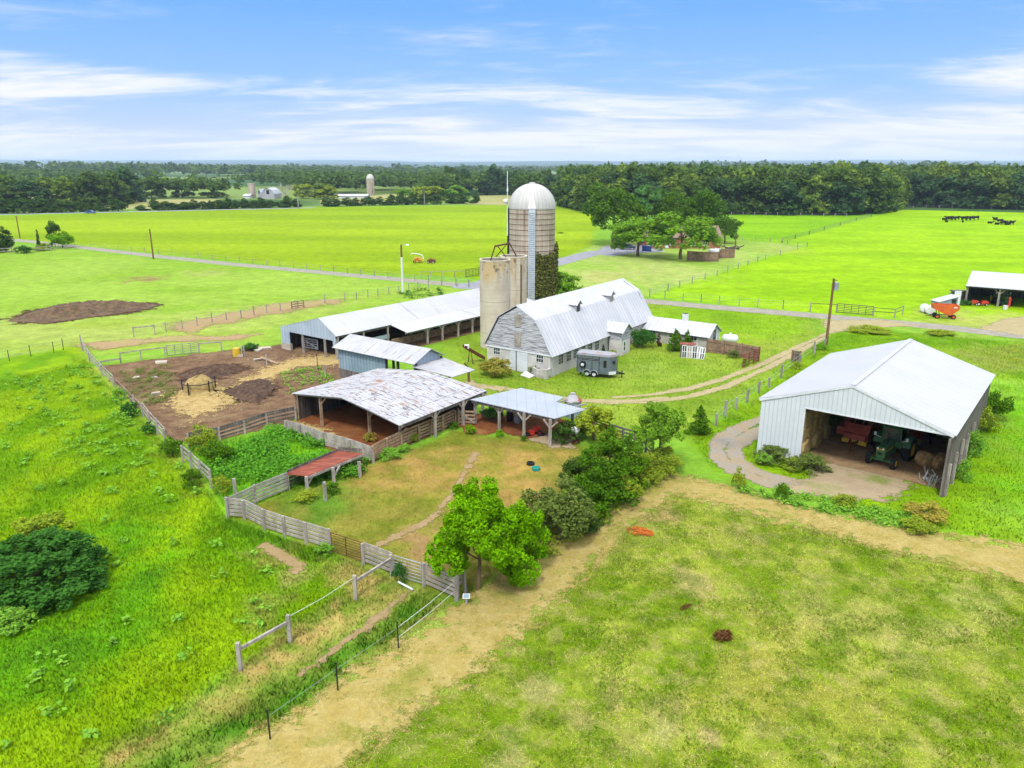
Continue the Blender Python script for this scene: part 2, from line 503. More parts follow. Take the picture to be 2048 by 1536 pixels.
# (polygon of photo points, edge metres, tone a, tone b, mottling size, stretch)
REG = [
 # hay field on the far left, beyond the lane
 ([(-400, 444), (0, 432), (620, 415), (975, 411), (1115, 413), (1195, 430), (1185, 490), (1120, 522), (1020, 548), (955, 556), (700, 545), (450, 519), (300, 504), (150, 489), (-400, 450)], 1.5, (180, 214, 22), (156, 192, 2), 18, (0.25, 1)),
 # pasture between lane and corrals
 ([(-400, 470), (150, 499), (300, 517), (450, 532), (700, 555), (960, 580), (900, 600), (640, 655), (540, 680), (0, 722), (-400, 730)], 1.5, (176, 214, 78), (160, 204, 58), 9, (0.5, 1)),
 ([(-300, 640), (330, 628), (660, 600), (800, 580), (560, 650), (480, 700), (0, 712), (-300, 700)], 6, (190, 212, 100), (176, 204, 76), 7, (0.4, 1)),
 # lawn round the house
 ([(1110, 524), (1190, 490), (1300, 478), (1480, 480), (1540, 484), (1612, 491), (1297, 592), (1190, 590), (1130, 560)], 1.2, (190, 216, 108), (170, 210, 80), 5, (1, 0.35)),
 # big field on the right
 ([(1297, 592), (1450, 540), (1612, 491), (1560, 485), (1745, 433), (1812, 415), (2400, 422), (2400, 680), (2048, 655), (1640, 627), (1420, 606)], 1.2, (182, 232, 12), (160, 214, 0), 6, (0.4, 1)),
 ([(1470, 430), (1720, 432), (1560, 485), (1480, 480)], 1.5, (160, 218, 14), (140, 202, 6), 8, (0.4, 1)),
 # farmyard lawn
 ([(890, 640), (960, 640), (1290, 606), (1640, 634), (1640, 690), (1530, 770), (1430, 840), (1380, 880), (1180, 850), (1040, 850), (950, 800), (880, 740)], 1.5, (172, 202, 66), (148, 186, 48), 3.5, (1, 0.5)),
 ([(1285, 612), (1420, 615), (1620, 640), (1600, 665), (1480, 700), (1420, 690), (1290, 640)], 2.0, (164, 212, 36), (148, 198, 26), 6, (1, 0.4)),
 # round the white pole barn
 ([(1660, 655), (1900, 672), (2400, 720), (2400, 1250), (2048, 1110), (1870, 1050), (1560, 975), (1420, 935), (1380, 870), (1500, 800), (1600, 715)], 1.2, (158, 204, 24), (122, 178, 10), 4, (1, 0.5)),
 ([(1880, 700), (2040, 690), (2100, 740), (1980, 745)], 3, (150, 170, 50), (170, 190, 80), 3, (1, 1)),
 ([(1960, 760), (2200, 760), (2300, 1120), (2048, 1100), (2020, 900)], 4, (168, 220, 70), (140, 216, 30), 3, (1, .5)),
 # meadow on the left
 ([(-500, 735), (0, 716), (160, 692), (200, 745), (290, 832), (370, 925), (425, 980), (456, 1036), (660, 1105), (780, 1158), (640, 1240), (480, 1340), (240, 1530), (-100, 1800), (-900, 1800)], 0.8, (166, 208, 14), (122, 178, 6), 3.2, (1, 0.6)),
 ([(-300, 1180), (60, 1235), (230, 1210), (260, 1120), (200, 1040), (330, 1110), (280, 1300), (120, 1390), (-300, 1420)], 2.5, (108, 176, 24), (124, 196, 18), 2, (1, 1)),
 ([(160, 700), (230, 760), (300, 850), (430, 990), (395, 985), (270, 840), (180, 745)], 0.9, (186, 202, 70), (150, 200, 40), 1.2, (1, 1)),
 # weedy pen
 ([(378, 892), (570, 862), (745, 925), (720, 955), (575, 985), (458, 1032), (425, 980)], 0.8, (118, 196, 44), (142, 214, 30), 2, (1, 1)),
 # paddock
 ([(458, 1034), (575, 985), (720, 950), (905, 862), (1160, 890), (1320, 915), (1290, 965), (1100, 1090), (915, 1205), (783, 1152), (660, 1104)], 0.5, (170, 164, 70), (140, 152, 46), 1.8, (1, 1)),
 ([(700, 930), (960, 880), (1140, 900), (1080, 1010), (960, 1040), (900, 990), (760, 980), (690, 1000)], 1.6, (202, 170, 92), (164, 160, 62), 1.3, (1, 1)),
 ([(800, 1060), (900, 1040), (930, 1110), (880, 1160), (800, 1130)], 0.8, (196, 164, 104), (170, 166, 70), 1.0, (1, 1)),
 ([(560, 990), (690, 965), (700, 1010), (620, 1050)], 1.2, (112, 158, 44), (130, 170, 50), 1.0, (1, 1)),
 ([(458, 1036), (660, 1104), (640, 1125), (520, 1095), (440, 1050)], 0.8, (110, 172, 30), (130, 190, 30), 1.2, (1, 1)),
 # strip between the two wire fences, lower left
 ([(640, 1120), (725, 1130), (783, 1155), (915, 1205), (800, 1290), (560, 1480), (420, 1600), (160, 1700), (240, 1530), (480, 1340), (560, 1270), (690, 1190)], 0.6, (190, 186, 92), (142, 172, 52), 1.1, (1, 1)),
 ([(640, 1130), (760, 1165), (700, 1225), (600, 1300), (440, 1410), (240, 1545), (200, 1520), (470, 1345), (580, 1270), (690, 1185)], 0.8, (216, 190, 112), (150, 178, 58), .7, (1, 1)),
 ([(830, 1190), (880, 1215), (700, 1340), (540, 1450), (330, 1600), (250, 1560), (470, 1420), (640, 1320), (760, 1240)], 0.7, (104, 166, 36), (150, 184, 66), .8, (1, 1)),
 # mown field in front
 ([(1335, 985), (1600, 1052), (1800, 1100), (2060, 1165), (2600, 1300), (2600, 1900), (200, 1900), (640, 1536), (830, 1420), (1000, 1290), (1200, 1110)], 0.7, (178, 194, 68), (136, 168, 28), 1.6, (1, 0.55)),
]
SPOT = [  # (photo centre, radius m, tone, weight): worn or dry places
 (1330, 1030, 1.6, (206, 180, 120), .8), (560, 1110, 1.6, (196, 184, 96), .7), (600, 1135, 1.3, (200, 190, 110), .6), (530, 1225, 1.3, (186, 190, 90), .6),
 (1480, 1070, 1.2, (206, 190, 120), .5), (1390, 1165, 1.1, (210, 190, 130), .8), (1560, 1290, 2.0, (196, 186, 84), .6), (1700, 1240, 3.0, (206, 206, 110), .6), (1950, 1240, 2.5, (206, 208, 120), .6),
 (1220, 1390, .8, (206, 184, 120), .7), (1320, 1400, .9, (206, 184, 130), .7), (1160, 1440, .8, (206, 184, 130), .6), (1075, 1370, .9, (196, 190, 120), .7),
 (1500, 1380, 2.4, (186, 184, 76), .6), (1690, 1430, 2.0, (190, 190, 80), .5), (1420, 1480, .5, (206, 184, 130), .8), (1020, 1500, .9, (206, 200, 130), .7), (1330, 1460, .9, (200, 190, 130), .6),
 (290, 558, 4, (176, 140, 104), .8), (410, 545, 5, (190, 196, 110), .6), (1300, 545, 14, (212, 216, 130), .5), (1200, 555, 8, (214, 206, 130), .5), (1560, 500, 9, (206, 206, 110), .4),
 (1900, 650, 7, (200, 206, 100), .6), (1990, 640, 8, (206, 204, 120), .6), (1500, 690, 5, (206, 216, 90), .4), (1300, 745, 4, (196, 220, 100), .4), (1100, 790, 4, (190, 204, 80), .4),
]

def ground_tone(x, y):
    """albedo of the ground under (x, y)"""
    r = np.hypot(x, y)
    n1 = fbm(x, y, 9.0, 4, 3); n2 = fbm(x, y, 1.4, 4, 5)
    col = T(150, 205, 60)[None, :] * np.ones((len(x), 1))
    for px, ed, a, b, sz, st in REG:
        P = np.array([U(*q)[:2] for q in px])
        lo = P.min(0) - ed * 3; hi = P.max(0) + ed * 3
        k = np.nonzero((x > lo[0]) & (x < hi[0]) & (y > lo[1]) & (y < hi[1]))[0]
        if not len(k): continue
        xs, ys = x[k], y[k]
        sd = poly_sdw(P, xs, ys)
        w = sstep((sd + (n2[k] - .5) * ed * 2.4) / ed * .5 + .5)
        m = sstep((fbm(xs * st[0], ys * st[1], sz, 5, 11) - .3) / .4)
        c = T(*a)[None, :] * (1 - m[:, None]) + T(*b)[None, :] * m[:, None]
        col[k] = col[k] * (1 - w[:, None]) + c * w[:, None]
    for px, py, rad, c, wt_ in SPOT:
        q = U(px, py)
        d = np.hypot(x - q[0], (y - q[1]) * .8)
        k = np.nonzero(d < rad * 2)[0]
        w = wt_ * sstep((1.15 - d[k] / rad + (n2[k] - .5) * 2.2))
        col[k] = col[k] * (1 - w[:, None]) + T(*c)[None, :] * w[:, None]
    # straw-dry flecks over the near mown field and paddock
    near = sstep((75 - r) / 25)
    f = sstep((fbm(x + 40, y * 1.6, .7, 4, 31) - .54) / .16) * near * .42
    sdm = np.clip(poly_sd(REG[-1][0], x, y) + 1, 0, 1)
    f = f * sdm
    col = col * (1 - f[:, None]) + T(212, 200, 126)[None, :] * f[:, None]
    g = sstep((fbm(x - 90, y + 33, .9, 4, 41) - .52) / .14) * near * sdm * .5
    col = col * (1 - g[:, None]) + T(98, 140, 8)[None, :] * g[:, None]
    # mowing stripes on the house lawn
    return col * (0.92 + 0.16 * n1)[:, None]

def groundmat():
    t = NT('grass_ground')
    a = t.attr('tone').outputs['Color']
    v = t.coord()
    n = t.noise(v, 2.2, 8.0, 0.7)
    n2 = t.noise(v, 14.0, 5.0, 0.7)
    n3 = t.noise(v, .45, 9.0, .75)
    g = t.math('MULTIPLY', t.math('MULTIPLY_ADD', n, 0.9, 0.55), t.math('MULTIPLY_ADD', n2, 0.7, 0.65))
    g = t.math('MULTIPLY', g, t.math('MULTIPLY_ADD', n3, 1.5, 0.25))
    cm = t.node('ShaderNodeCombineColor')
    for i in range(3): t.link(g, cm.inputs[i])
    col = t.mix(1.0, a, cm.outputs[0], 'MULTIPLY')
    col = t.mix(t.ramp(t.noise(v, 5.0, 6.0, .7), .55, .75), col, t.mix(1.0, col, (1.35, 1.08, 1.3, 1), 'MULTIPLY'))
    return t.done(t.bsdf(col, 0.95, 0, 0.05, n2, 0.02).outputs[0])

def build_ground():
    aa = np.radians(np.concatenate([np.linspace(-46, 46, 430), np.linspace(46, 314, 42)[1:-1]]))
    rr = [3.0]
    while rr[-1] < 15: rr.append(rr[-1] * 1.12)
    while rr[-1] < 45000: rr.append(rr[-1] * (1.0088 if rr[-1] < 500 else 1.03 if rr[-1] < 4000 else 1.25))
    rr = np.array(rr)
    A, RR = np.meshgrid(aa, rr)
    x = (RR * np.sin(A)).ravel(); y = (RR * np.cos(A)).ravel()
    col = np.tile(T(95, 140, 60), (len(x), 1))
    k = (np.abs(((A.ravel() + math.pi) % (2 * math.pi)) - math.pi) < R(47)) & (RR.ravel() > 14) & (RR.ravel() < 420)
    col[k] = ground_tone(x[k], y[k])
    k2 = RR.ravel() >= 420
    n = fbm(x[k2], y[k2], 300, 3, 8)
    far = sstep((n - .45) / .1)[:, None]
    col[k2] = T(150, 180, 90) * far + T(80, 120, 60) * (1 - far)
    na = len(aa); nr = len(rr)
    i = np.arange(nr - 1)[:, None]; j = np.arange(na)[None, :]
    j2 = (j + 1) % na
    F = np.stack([i * na + j, i * na + j2, (i + 1) * na + j2, (i + 1) * na + j], -1).reshape(-1, 4)[:, ::-1]
    V = np.stack([x, y, np.zeros_like(x)], 1)
    V = np.vstack([V, [[0, 0, 0]]]); col = np.vstack([col, [T(150, 190, 60)]])
    me = fast_mesh('ground', V, F, MAT['ground'], {'tone': ('FLOAT_COLOR', np.hstack([col, np.ones((len(col), 1))]))})
    return tag(link('ground', me), kind='structure')

# ------------------------------------------------------------------ surfaces laid on the ground
def sheetmat(name, c0, c1, sc_=1.2, c2=None, flecks=None, bsc=9, bd=.05, hold=.55):
    t = NT(name)
    v = t.coord()
    col = t.mix(t.ramp(t.noise(v, sc_, 7, .65), .35, .65), c0, c1)
    if c2: col = t.mix(t.ramp(t.noise(v, sc_ * .35, 6, .6), .5, .68), col, c2)
    if flecks: col = t.mix(t.ramp(t.noise(v, 7.0, 5, .7), .6, .7), col, flecks)
    n2 = t.noise(v, bsc, 6, .7)
    g = t.math('MULTIPLY_ADD', n2, 0.8, 0.6)
    cm = t.node('ShaderNodeCombineColor')
    for i in range(3): t.link(g, cm.inputs[i])
    col = t.mix(1.0, col, cm.outputs[0], 'MULTIPLY')
    b = t.bsdf(col, .95, 0, .05, n2, bd)
    m = t.attr('m').outputs['Fac']
    a = t.math('ADD', m, t.math('MULTIPLY_ADD', t.noise(v, 1.6, 8, .72), hold * 2, -hold))
    tr = t.node('ShaderNodeBsdfTransparent')
    mx = t.node('ShaderNodeMixShader')
    t.link(t.ramp(a, .42, .58), mx.inputs[0]); t.link(tr.outputs[0], mx.inputs[1]); t.link(b.outputs[0], mx.inputs[2])
    return t.done(mx.outputs[0])

SHEETS = []
def sheet(name, kind, sdf, box, res, soft, mat, level):
    """ragged-edged surface 4 mm per level above the ground; sdf metres (inside +) over world points"""
    P = np.array([U(*q)[:2] for q in box])
    lo = P.min(0) - 3; hi = P.max(0) + 3
    xs = np.arange(lo[0], hi[0], res); ys = np.arange(lo[1], hi[1], res)
    X, Y = np.meshgrid(xs, ys)
    sd = sdf(X.ravel(), Y.ravel())
    m = np.clip(sd / soft * .5 + .5, 0, 1).reshape(X.shape)
    keep = (m[:-1, :-1] > 0) | (m[1:, :-1] > 0) | (m[:-1, 1:] > 0) | (m[1:, 1:] > 0)
    ii, jj = np.nonzero(keep)
    nx = X.shape[1]
    F = np.stack([ii * nx + jj, ii * nx + jj + 1, (ii + 1) * nx + jj + 1, (ii + 1) * nx + jj], 1)
    used, inv = np.unique(F, return_inverse=True)
    V = np.stack([X.ravel()[used], Y.ravel()[used], np.full(len(used), .004 * level + .001 * len(SHEETS))], 1)
    me = fast_mesh(name, V, inv.reshape(-1, 4), mat, {'m': ('FLOAT', m.ravel()[used])})
    o = tag(link(name, me), kind=kind)
    SHEETS.append((sdf, lo, hi))
    return o
def road(name, pts, width, mat, level, res=.4, soft=.5, kind='structure', wv=0.0, also=None):
    def f(x, y):
        d = line_d(pts, x, y)
        if also: d = np.minimum(d, line_d(also, x, y))
        return width / 2 - d + (fbm(x, y, 3, 3, 71) - .5) * wv
    return sheet(name, kind, f, pts + (also or []), res, soft, mat, level)
def area(name, px, mat, level, res=.3, soft=.8, kind='structure', wv=1.2):
    def f(x, y):
        return poly_sd(px, x, y) + (fbm(x, y, 2.2, 4, 77) - .5) * wv
    return sheet(name, kind, f, px, res, soft, mat, level)

# ------------------------------------------------------------------ grass blades (nobody could count them)
def blades(name, px, dens, h, wdt, tone=None, var=.3, seed=1, maxr=200, lean=.5, thin=None, avoid=True, dry=0.0, drytone=(222, 212, 128), far=32.0, gain=2.0):
    g = np.random.default_rng(seed)
    P = np.array([U(*q)[:2] for q in px])
    lo, hi = P.min(0), P.max(0)
    n = int(dens * (hi[0] - lo[0]) * (hi[1] - lo[1]))
    x = g.uniform(lo[0], hi[0], n); y = g.uniform(lo[1], hi[1], n)
    k0 = (np.abs(x) < y * .74 + 2) & (g.random(n) < np.clip((far / np.hypot(x, y)) ** 1.3, 0, 1)); x, y = x[k0], y[k0]
    d = poly_sdw(P, x, y)
    k = (d > 0) & (np.abs(x) < y * .76 + 3) & (np.hypot(x, y) < maxr)
    x, y = x[k], y[k]
    if thin is not None:
        k = fbm(x, y, thin[0], 4, seed) > thin[1]; x, y = x[k], y[k]
    if avoid:
        ok = np.ones(len(x), bool)
        for sdf, l2, h2 in SHEETS:
            kk = np.nonzero((x > l2[0]) & (x < h2[0]) & (y > l2[1]) & (y < h2[1]) & ok)[0]
            if len(kk):
                ok[kk[sdf(x[kk], y[kk]) > -.05 + .25 * (g.random(len(kk)) - .5)]] = False
        x, y = x[ok], y[ok]
    m = len(x)
    col = ground_tone(x, y) if tone is None else np.tile(T(*tone), (m, 1))
    col = np.minimum(col * g.uniform(1 - var, 1 + var, (m, 1)) * gain, .9) 
    if dry:
        k = g.random(m) < dry * (.4 + 1.2 * fbm(x, y, 2.0, 3, seed + 5))
        col[k] = T(*drytone) * g.uniform(.9, 1.7, (k.sum(), 1))
    hh = h * g.uniform(.5, 1.3, m) * (0.6 + .8 * fbm(x, y, 1.5, 3, 9))
    a = g.uniform(0, 2 * math.pi, m); ww = wdt * g.uniform(.6, 1.4, m)
    dx, dy = np.cos(a) * ww / 2, np.sin(a) * ww / 2
    b = g.uniform(0, 2 * math.pi, m); ln = hh * lean * g.uniform(.2, 1.3, m)
    z0 = np.zeros(m)
    V = np.stack([np.stack([x - dx, y - dy, z0], 1), np.stack([x + dx, y + dy, z0], 1),
                  np.stack([x + np.cos(b) * ln, y + np.sin(b) * ln, hh], 1)], 1).reshape(-1, 3)
    F = np.arange(m * 3).reshape(-1, 3)
    C = np.repeat(np.hstack([col, np.ones((m, 1))]), 3, 0)
    me = fast_mesh(name, V, F, MAT['blade'], {'tone': ('FLOAT_COLOR', C)})
    # blades catch light like the sward they stand in
    return tag(link(name, me), kind='stuff')

def blademat():
    t = NT('grass_blade')
    a = t.attr('tone').outputs['Color']
    d = t.node('ShaderNodeBsdfDiffuse'); t.link(a, d.inputs[0])
    tr = t.node('ShaderNodeBsdfTranslucent'); t.link(a, tr.inputs[0])
    upn = t.node('ShaderNodeCombineXYZ'); upn.inputs[2].default_value = 1.0
    t.link(upn.outputs[0], d.inputs['Normal']); t.link(upn.outputs[0], tr.inputs['Normal'])
    mx = t.node('ShaderNodeMixShader'); mx.inputs[0].default_value = .5
    t.link(d.outputs[0], mx.inputs[1]); t.link(tr.outputs[0], mx.inputs[2])
    return t.done(mx.outputs[0])

# ------------------------------------------------------------------ palette
MAT = {}
MAT['ground'] = groundmat()
MAT['blade'] = blademat()
MAT['gravel'] = sheetmat('gravel', S(206, 200, 186), S(186, 180, 164), .8, hold=.25)
MAT['asphalt'] = sheetmat('worn_asphalt', S(196, 198, 206), S(178, 180, 190), .5, hold=.12)
MAT['barngravel'] = sheetmat('grey_gravel', S(196, 188, 172), S(206, 184, 148), .5, c2=S(172, 168, 162), flecks=S(222, 210, 186), hold=.6)
MAT['mown'] = sheetmat('mown_straw', S(224, 204, 128), S(210, 188, 104), 1.1, c2=S(172, 176, 76), flecks=S(226, 208, 146), bsc=5, bd=.08, hold=.75)
MAT['dirt'] = sheetmat('corral_dirt', S(166, 134, 102), S(132, 102, 78), .9, c2=S(176, 148, 112), flecks=S(204, 180, 146), bsc=4, bd=.12, hold=.4)
MAT['reddirt'] = sheetmat('red_dirt', S(176, 112, 68), S(150, 92, 58), .7, c2=S(190, 140, 90), bsc=5, bd=.08, hold=.35)
MAT['straw'] = sheetmat('loose_straw', S(238, 212, 146), S(214, 182, 114), 1.5, flecks=S(246, 228, 176), bsc=5, bd=.12, hold=.95)
MAT['manure'] = sheetmat('manure', S(92, 68, 54), S(122, 92, 70), 1.8, flecks=S(150, 120, 92), bsc=5, bd=.15, hold=.95)
MAT['paletrack'] = sheetmat('pale_track', S(222, 206, 160), S(206, 192, 140), .9, hold=.6)
MAT['path'] = sheetmat('trodden_path', S(206, 178, 134), S(190, 164, 112), .9, hold=.8)
MAT['pinkdirt'] = sheetmat('bare_soil', S(214, 178, 136), S(204, 186, 130), .4, c2=S(206, 196, 120), hold=.6)
MAT['floor'] = sheetmat('chaff_floor', S(206, 174, 134), S(180, 148, 110), 1.2, flecks=S(222, 196, 154), bsc=4, bd=.06, hold=.2)
MAT['slab'] = sheetmat('dusty_slab', S(222, 200, 162), S(206, 184, 148), .6, c2=S(160, 176, 84), flecks=S(238, 226, 198), hold=.75)
MAT['tallow'] = sheetmat('dry_field', S(206, 200, 136), S(186, 190, 110), .02, hold=.05)
# ------------------------------------------------------------------ building materials
M = MAT
M['whiteroof'] = mk('white_steel_roof', S(244, 246, 252, 1.04), S(236, 239, 247, 1.04), .3, uv=True, lines=((0, .92, .05, S(222, 226, 236, 1.04)),), rough=.5, spec=.4, stains=((S(214, 216, 222, 1.04), .35, (1, .25, 1), .6, .85),))
M['longroof'] = mk('weathered_white_roof', S(246, 247, 251, .96), S(234, 237, 244, .96), .25, uv=True, lines=((0, .9, .04, S(226, 229, 236, .96)), (1, 3.0, .03, S(224, 226, 232, .96))), rough=.55, stains=((S(196, 196, 200, .96), .5, (1.4, .25, 1), .55, .7),))
M['seamroof'] = mk('seamed_barn_roof', S(232, 234, 240, .82), S(216, 220, 228, .82), .45, uv=True, lines=((0, .62, .06, S(188, 192, 204, .82), .07),), rough=.5, spec=.4, stains=((S(206, 202, 200, .82), .8, (2.2, .25, 1), .58, .8), (S(250, 250, 252, .82), .3, (1, .2, 1), .5, .7)))
M['rustroof'] = mk('peeling_tin_roof', S(240, 240, 244, 1.0), S(222, 224, 230, 1.0), .5, uv=True, lines=((0, .6, .03, S(206, 208, 216, 1.0), .08), (1, 2.6, .035, S(150, 146, 150, 1.0))), rough=.7,
   stains=((S(134, 124, 124), 1.1, (3.4, .8, 1), .555, .60), (S(204, 146, 112), .42, (1, .7, 1), .56, .66), (S(196, 160, 138), 1.3, (2.4, .5, 1), .56, .64), (S(96, 92, 98), 1.5, (4.5, .9, 1), .60, .64)))
M['redroof'] = mk('rusted_red_tin', S(196, 108, 82), S(172, 84, 62), 1.0, uv=True, lines=((0, .3, .035, S(136, 62, 48), .14), (1, 1.1, .02, S(140, 66, 50))), rough=.75, stains=((S(108, 70, 62), .9, (.7, 1.2, 1), .58, .64), (S(214, 140, 110), 1.2, (2, .4, 1), .52, .64)))
M['slateroof'] = mk('pale_blue_sheet_roof', S(212, 222, 234, .96), S(200, 212, 226, .96), .5, uv=True, lines=((0, .76, .03, S(192, 203, 216, .96)),), rough=.45, spec=.45)
M['tinroof'] = mk('weathered_tin_roof', S(236, 237, 241, .96), S(218, 220, 226, .96), .5, uv=True, lines=((0, .6, .035, S(202, 205, 214, .96), .06),), rough=.6, stains=((S(198, 184, 172, .96), .8, (2.4, .4, 1), .55, .66), (S(178, 178, 182, .96), 1.6, (2.6, .4, 1), .57, .64)))
M['whitesiding'] = mk('white_steel_siding', W(226, 232, 236), W(214, 222, 228), .4, uv=True, lines=((0, .3, .04, W(198, 207, 214)), (0, .9, .03, W(204, 212, 220))), rough=.5)
M['trim'] = mk('white_trim', W(236, 240, 244), rough=.5)
M['bluesiding'] = mk('blue_grey_siding', W(158, 180, 194), W(140, 164, 180), .5, uv=True, lines=((0, .42, .05, W(112, 136, 152), .08), (1, 1.4, .02, W(120, 142, 158))), rough=.55, stains=((W(116, 138, 150), .7, (2.6, .3, 1), .56, .75),))
M['lightsiding'] = mk('pale_blue_siding', W(190, 206, 220), W(172, 190, 206), .5, uv=True, lines=((0, .5, .04, W(142, 162, 180), .07),), rough=.55, stains=((W(150, 168, 184), .8, (2.4, .3, 1), .6, .8),))
M['peelboards'] = mk('peeling_white_boards', W(216, 216, 220), W(186, 186, 194), .8, uv=True, st=(1, 4, 1), lines=((1, .17, .018, W(128, 128, 136), .12),), rough=.9, stains=((W(134, 134, 142), 1.3, (.55, 5, 1), .47, .6), (W(230, 230, 232), 1.1, (.6, 4, 1), .56, .68)))
M['block'] = mk('limewashed_block', W(222, 220, 216), W(204, 200, 194), .9, uv=True, lines=((1, .2, .012, W(184, 180, 174)), (0, .4, .012, W(196, 192, 186))), rough=.95, stains=((W(186, 178, 166), .7, (1, 1.4, 1), .56, .74), (W(206, 178, 150), .5, (.4, 2.2, 1), .66, .8)))
M['oldblock'] = mk('bare_grey_block', W(196, 192, 186), W(174, 170, 164), 1.2, uv=True, lines=((1, .2, .014, W(156, 152, 146)),), rough=.95, stains=((W(222, 220, 216), .7, (1, 1, 1), .5, .62),))
M['milkwall'] = mk('white_painted_wall', W(230, 234, 240), W(214, 220, 228), .7, uv=True, lines=((1, .2, .014, W(196, 202, 210)),), rough=.8)
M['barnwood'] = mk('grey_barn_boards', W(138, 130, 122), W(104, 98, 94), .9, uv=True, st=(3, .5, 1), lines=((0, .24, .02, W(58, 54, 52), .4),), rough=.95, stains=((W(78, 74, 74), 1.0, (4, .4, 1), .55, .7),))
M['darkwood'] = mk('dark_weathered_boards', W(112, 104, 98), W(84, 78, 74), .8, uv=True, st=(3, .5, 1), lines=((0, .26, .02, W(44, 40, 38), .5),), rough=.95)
M['greywood'] = mk('silvered_timber', W(188, 180, 170), W(156, 148, 140), 2.0, st=(1, 1, .4), rough=.95, stains=((W(120, 112, 106), 3, (1, 1, 1), .56, .7),), bump=(14, .01))
M['tanwood'] = mk('tan_timber', W(186, 160, 130), W(154, 128, 102), 2.0, rough=.95, stains=((W(120, 98, 78), 3, (1, 1, 1), .56, .7),), bump=(14, .01))
M['brownwood'] = mk('brown_fence_boards', W(170, 142, 118), W(138, 112, 94), 1.6, rough=.95, uv=True, lines=((0, .15, .014, W(92, 74, 62), .3),))
M['polewood'] = mk('pole_wood', W(140, 108, 76), W(112, 84, 58), 1.6, st=(1, 1, .2), rough=.95)
M['greypole'] = mk('grey_pole_wood', W(176, 172, 166), W(140, 134, 128), 1.6, st=(1, 1, .2), rough=.95)
M['dark'] = mk('dark_glass_and_openings', W(46, 50, 54), W(34, 36, 40), 1.5, rough=.25, spec=.5)  # near-black for panes; doorways and openings get it as a painted dark inside
M['blackmetal'] = mk('black_metal', W(44, 44, 46), W(34, 34, 36), 2, rough=.5)
M['greymetal'] = mk('galvanised_metal', W(176, 184, 190), W(150, 158, 166), 2, rough=.45, metal=.2)
M['rustmetal'] = mk('rusty_metal', W(132, 76, 56), W(98, 58, 46), 2.5, rough=.9)
M['redmetal'] = mk('red_painted_pipe', W(176, 72, 54), W(140, 62, 48), 2, rough=.7)
M['silo'] = mk('stained_silo_staves', W(204, 190, 174), W(180, 168, 152), .25, uv=True, lines=((0, .42, .02, W(150, 132, 114), .16), (1, .76, .02, W(160, 142, 124))), rough=.95,
   stains=((W(128, 106, 92), .55, (2.2, .12, 1), .50, .68), (W(92, 76, 70), .8, (3, .1, 1), .6, .75), (W(222, 206, 186), .4, (2, .1, 1), .58, .72)))
M['cream'] = mk('cream_concrete', W(216, 206, 184), W(202, 190, 168), .3, uv=True, lines=((1, .9, .03, W(180, 168, 150)), (1, 3.6, .05, W(166, 156, 138))), rough=.95,
   stains=((W(176, 166, 148), .5, (.5, 1.4, 1), .55, .75), (W(190, 176, 150), 1.0, (2.4, .12, 1), .58, .74)))
M['siloin'] = mk('silo_inside', W(170, 162, 150), W(140, 134, 124), .5, rough=.95)
M['rim'] = mk('silo_rim', W(226, 214, 190), rough=.95)
M['ochre'] = mk('ochre_stain', W(200, 170, 112), W(214, 196, 160), .6, uv=True, rough=.95)
M['dome'] = mk('domed_steel_roof', S(240, 237, 232, .86), S(226, 224, 220, .86), .3, uv=True, lines=((0, .62, .04, S(190, 193, 199, .86), .06),), rough=.5, spec=.4)
M['chute'] = mk('white_chute', W(216, 222, 232), W(194, 202, 214), .8, rough=.5)
M['brick'] = mk('red_brick', W(176, 112, 84), W(150, 90, 68), 3, uv=True, lines=((1, .09, .01, W(190, 160, 140)),), rough=.9)
M['shingle'] = mk('brown_shingles', S(196, 166, 150), S(168, 140, 126), 2, uv=True, lines=((1, .16, .015, S(140, 116, 104)),), rough=.9)
M['white'] = mk('white_paint', W(238, 240, 242), W(226, 229, 232), 1.0, rough=.5)
M['haybale'] = mk('old_hay', W(206, 172, 116), W(160, 124, 80), 2.5, rough=1.0, stains=((W(122, 90, 60), 2.2, (1, 1, 1), .56, .7),), bump=(22, .05))
M['freshhay'] = mk('yellow_hay', S(226, 200, 132), S(196, 166, 102), 3.0, rough=1.0, bump=(20, .06))
M['concrete'] = mk('pale_concrete', W(206, 196, 180), W(180, 168, 152), 1.2, rough=.95)

def post(mb, p, h, w=.16, sink=.25):
    mb.box((p[0], p[1], (h - sink) / 2), (w, w, h + sink), 0.6)

def brace(mb, p, top, d, run=.9, w=.1):
    """diagonal knee brace from a post up to the beam along direction d"""
    a = Vector((p[0], p[1], top - run)); b = Vector((p[0], p[1], top)) + Vector(d) * run
    mb.bar(a, b, w, w)

def window(parent, fc, s, z, w, h, name='window', pane='dark', frame='white', bars=(1, 1), off=.03, fw=.07):
    f = MB()
    for a, b, c, d in ((s - w / 2 - fw, z - h / 2 - fw, s + w / 2 + fw, z - h / 2), (s - w / 2 - fw, z + h / 2, s + w / 2 + fw, z + h / 2 + fw),
                       (s - w / 2 - fw, z - h / 2, s - w / 2, z + h / 2), (s + w / 2, z - h / 2, s + w / 2 + fw, z + h / 2)):
        fc.rect(f, a, b, c, d, .06, off + .03)
    for i in range(bars[0]):
        x = s - w / 2 + w * (i + 1) / (bars[0] + 1)
        fc.rect(f, x - .02, z - h / 2, x + .02, z + h / 2, .02, off + .012)
    for i in range(bars[1]):
        y = z - h / 2 + h * (i + 1) / (bars[1] + 1)
        fc.rect(f, s - w / 2, y - .02, s + w / 2, y + .02, .02, off + .016)
    fo = f.build(name, M[frame], parent)
    p = MB(); fc.rect(p, s - w / 2, z - h / 2, s + w / 2, z + h / 2, .02, off - .006)
    p.build('pane', M[pane], fo)
    return fo

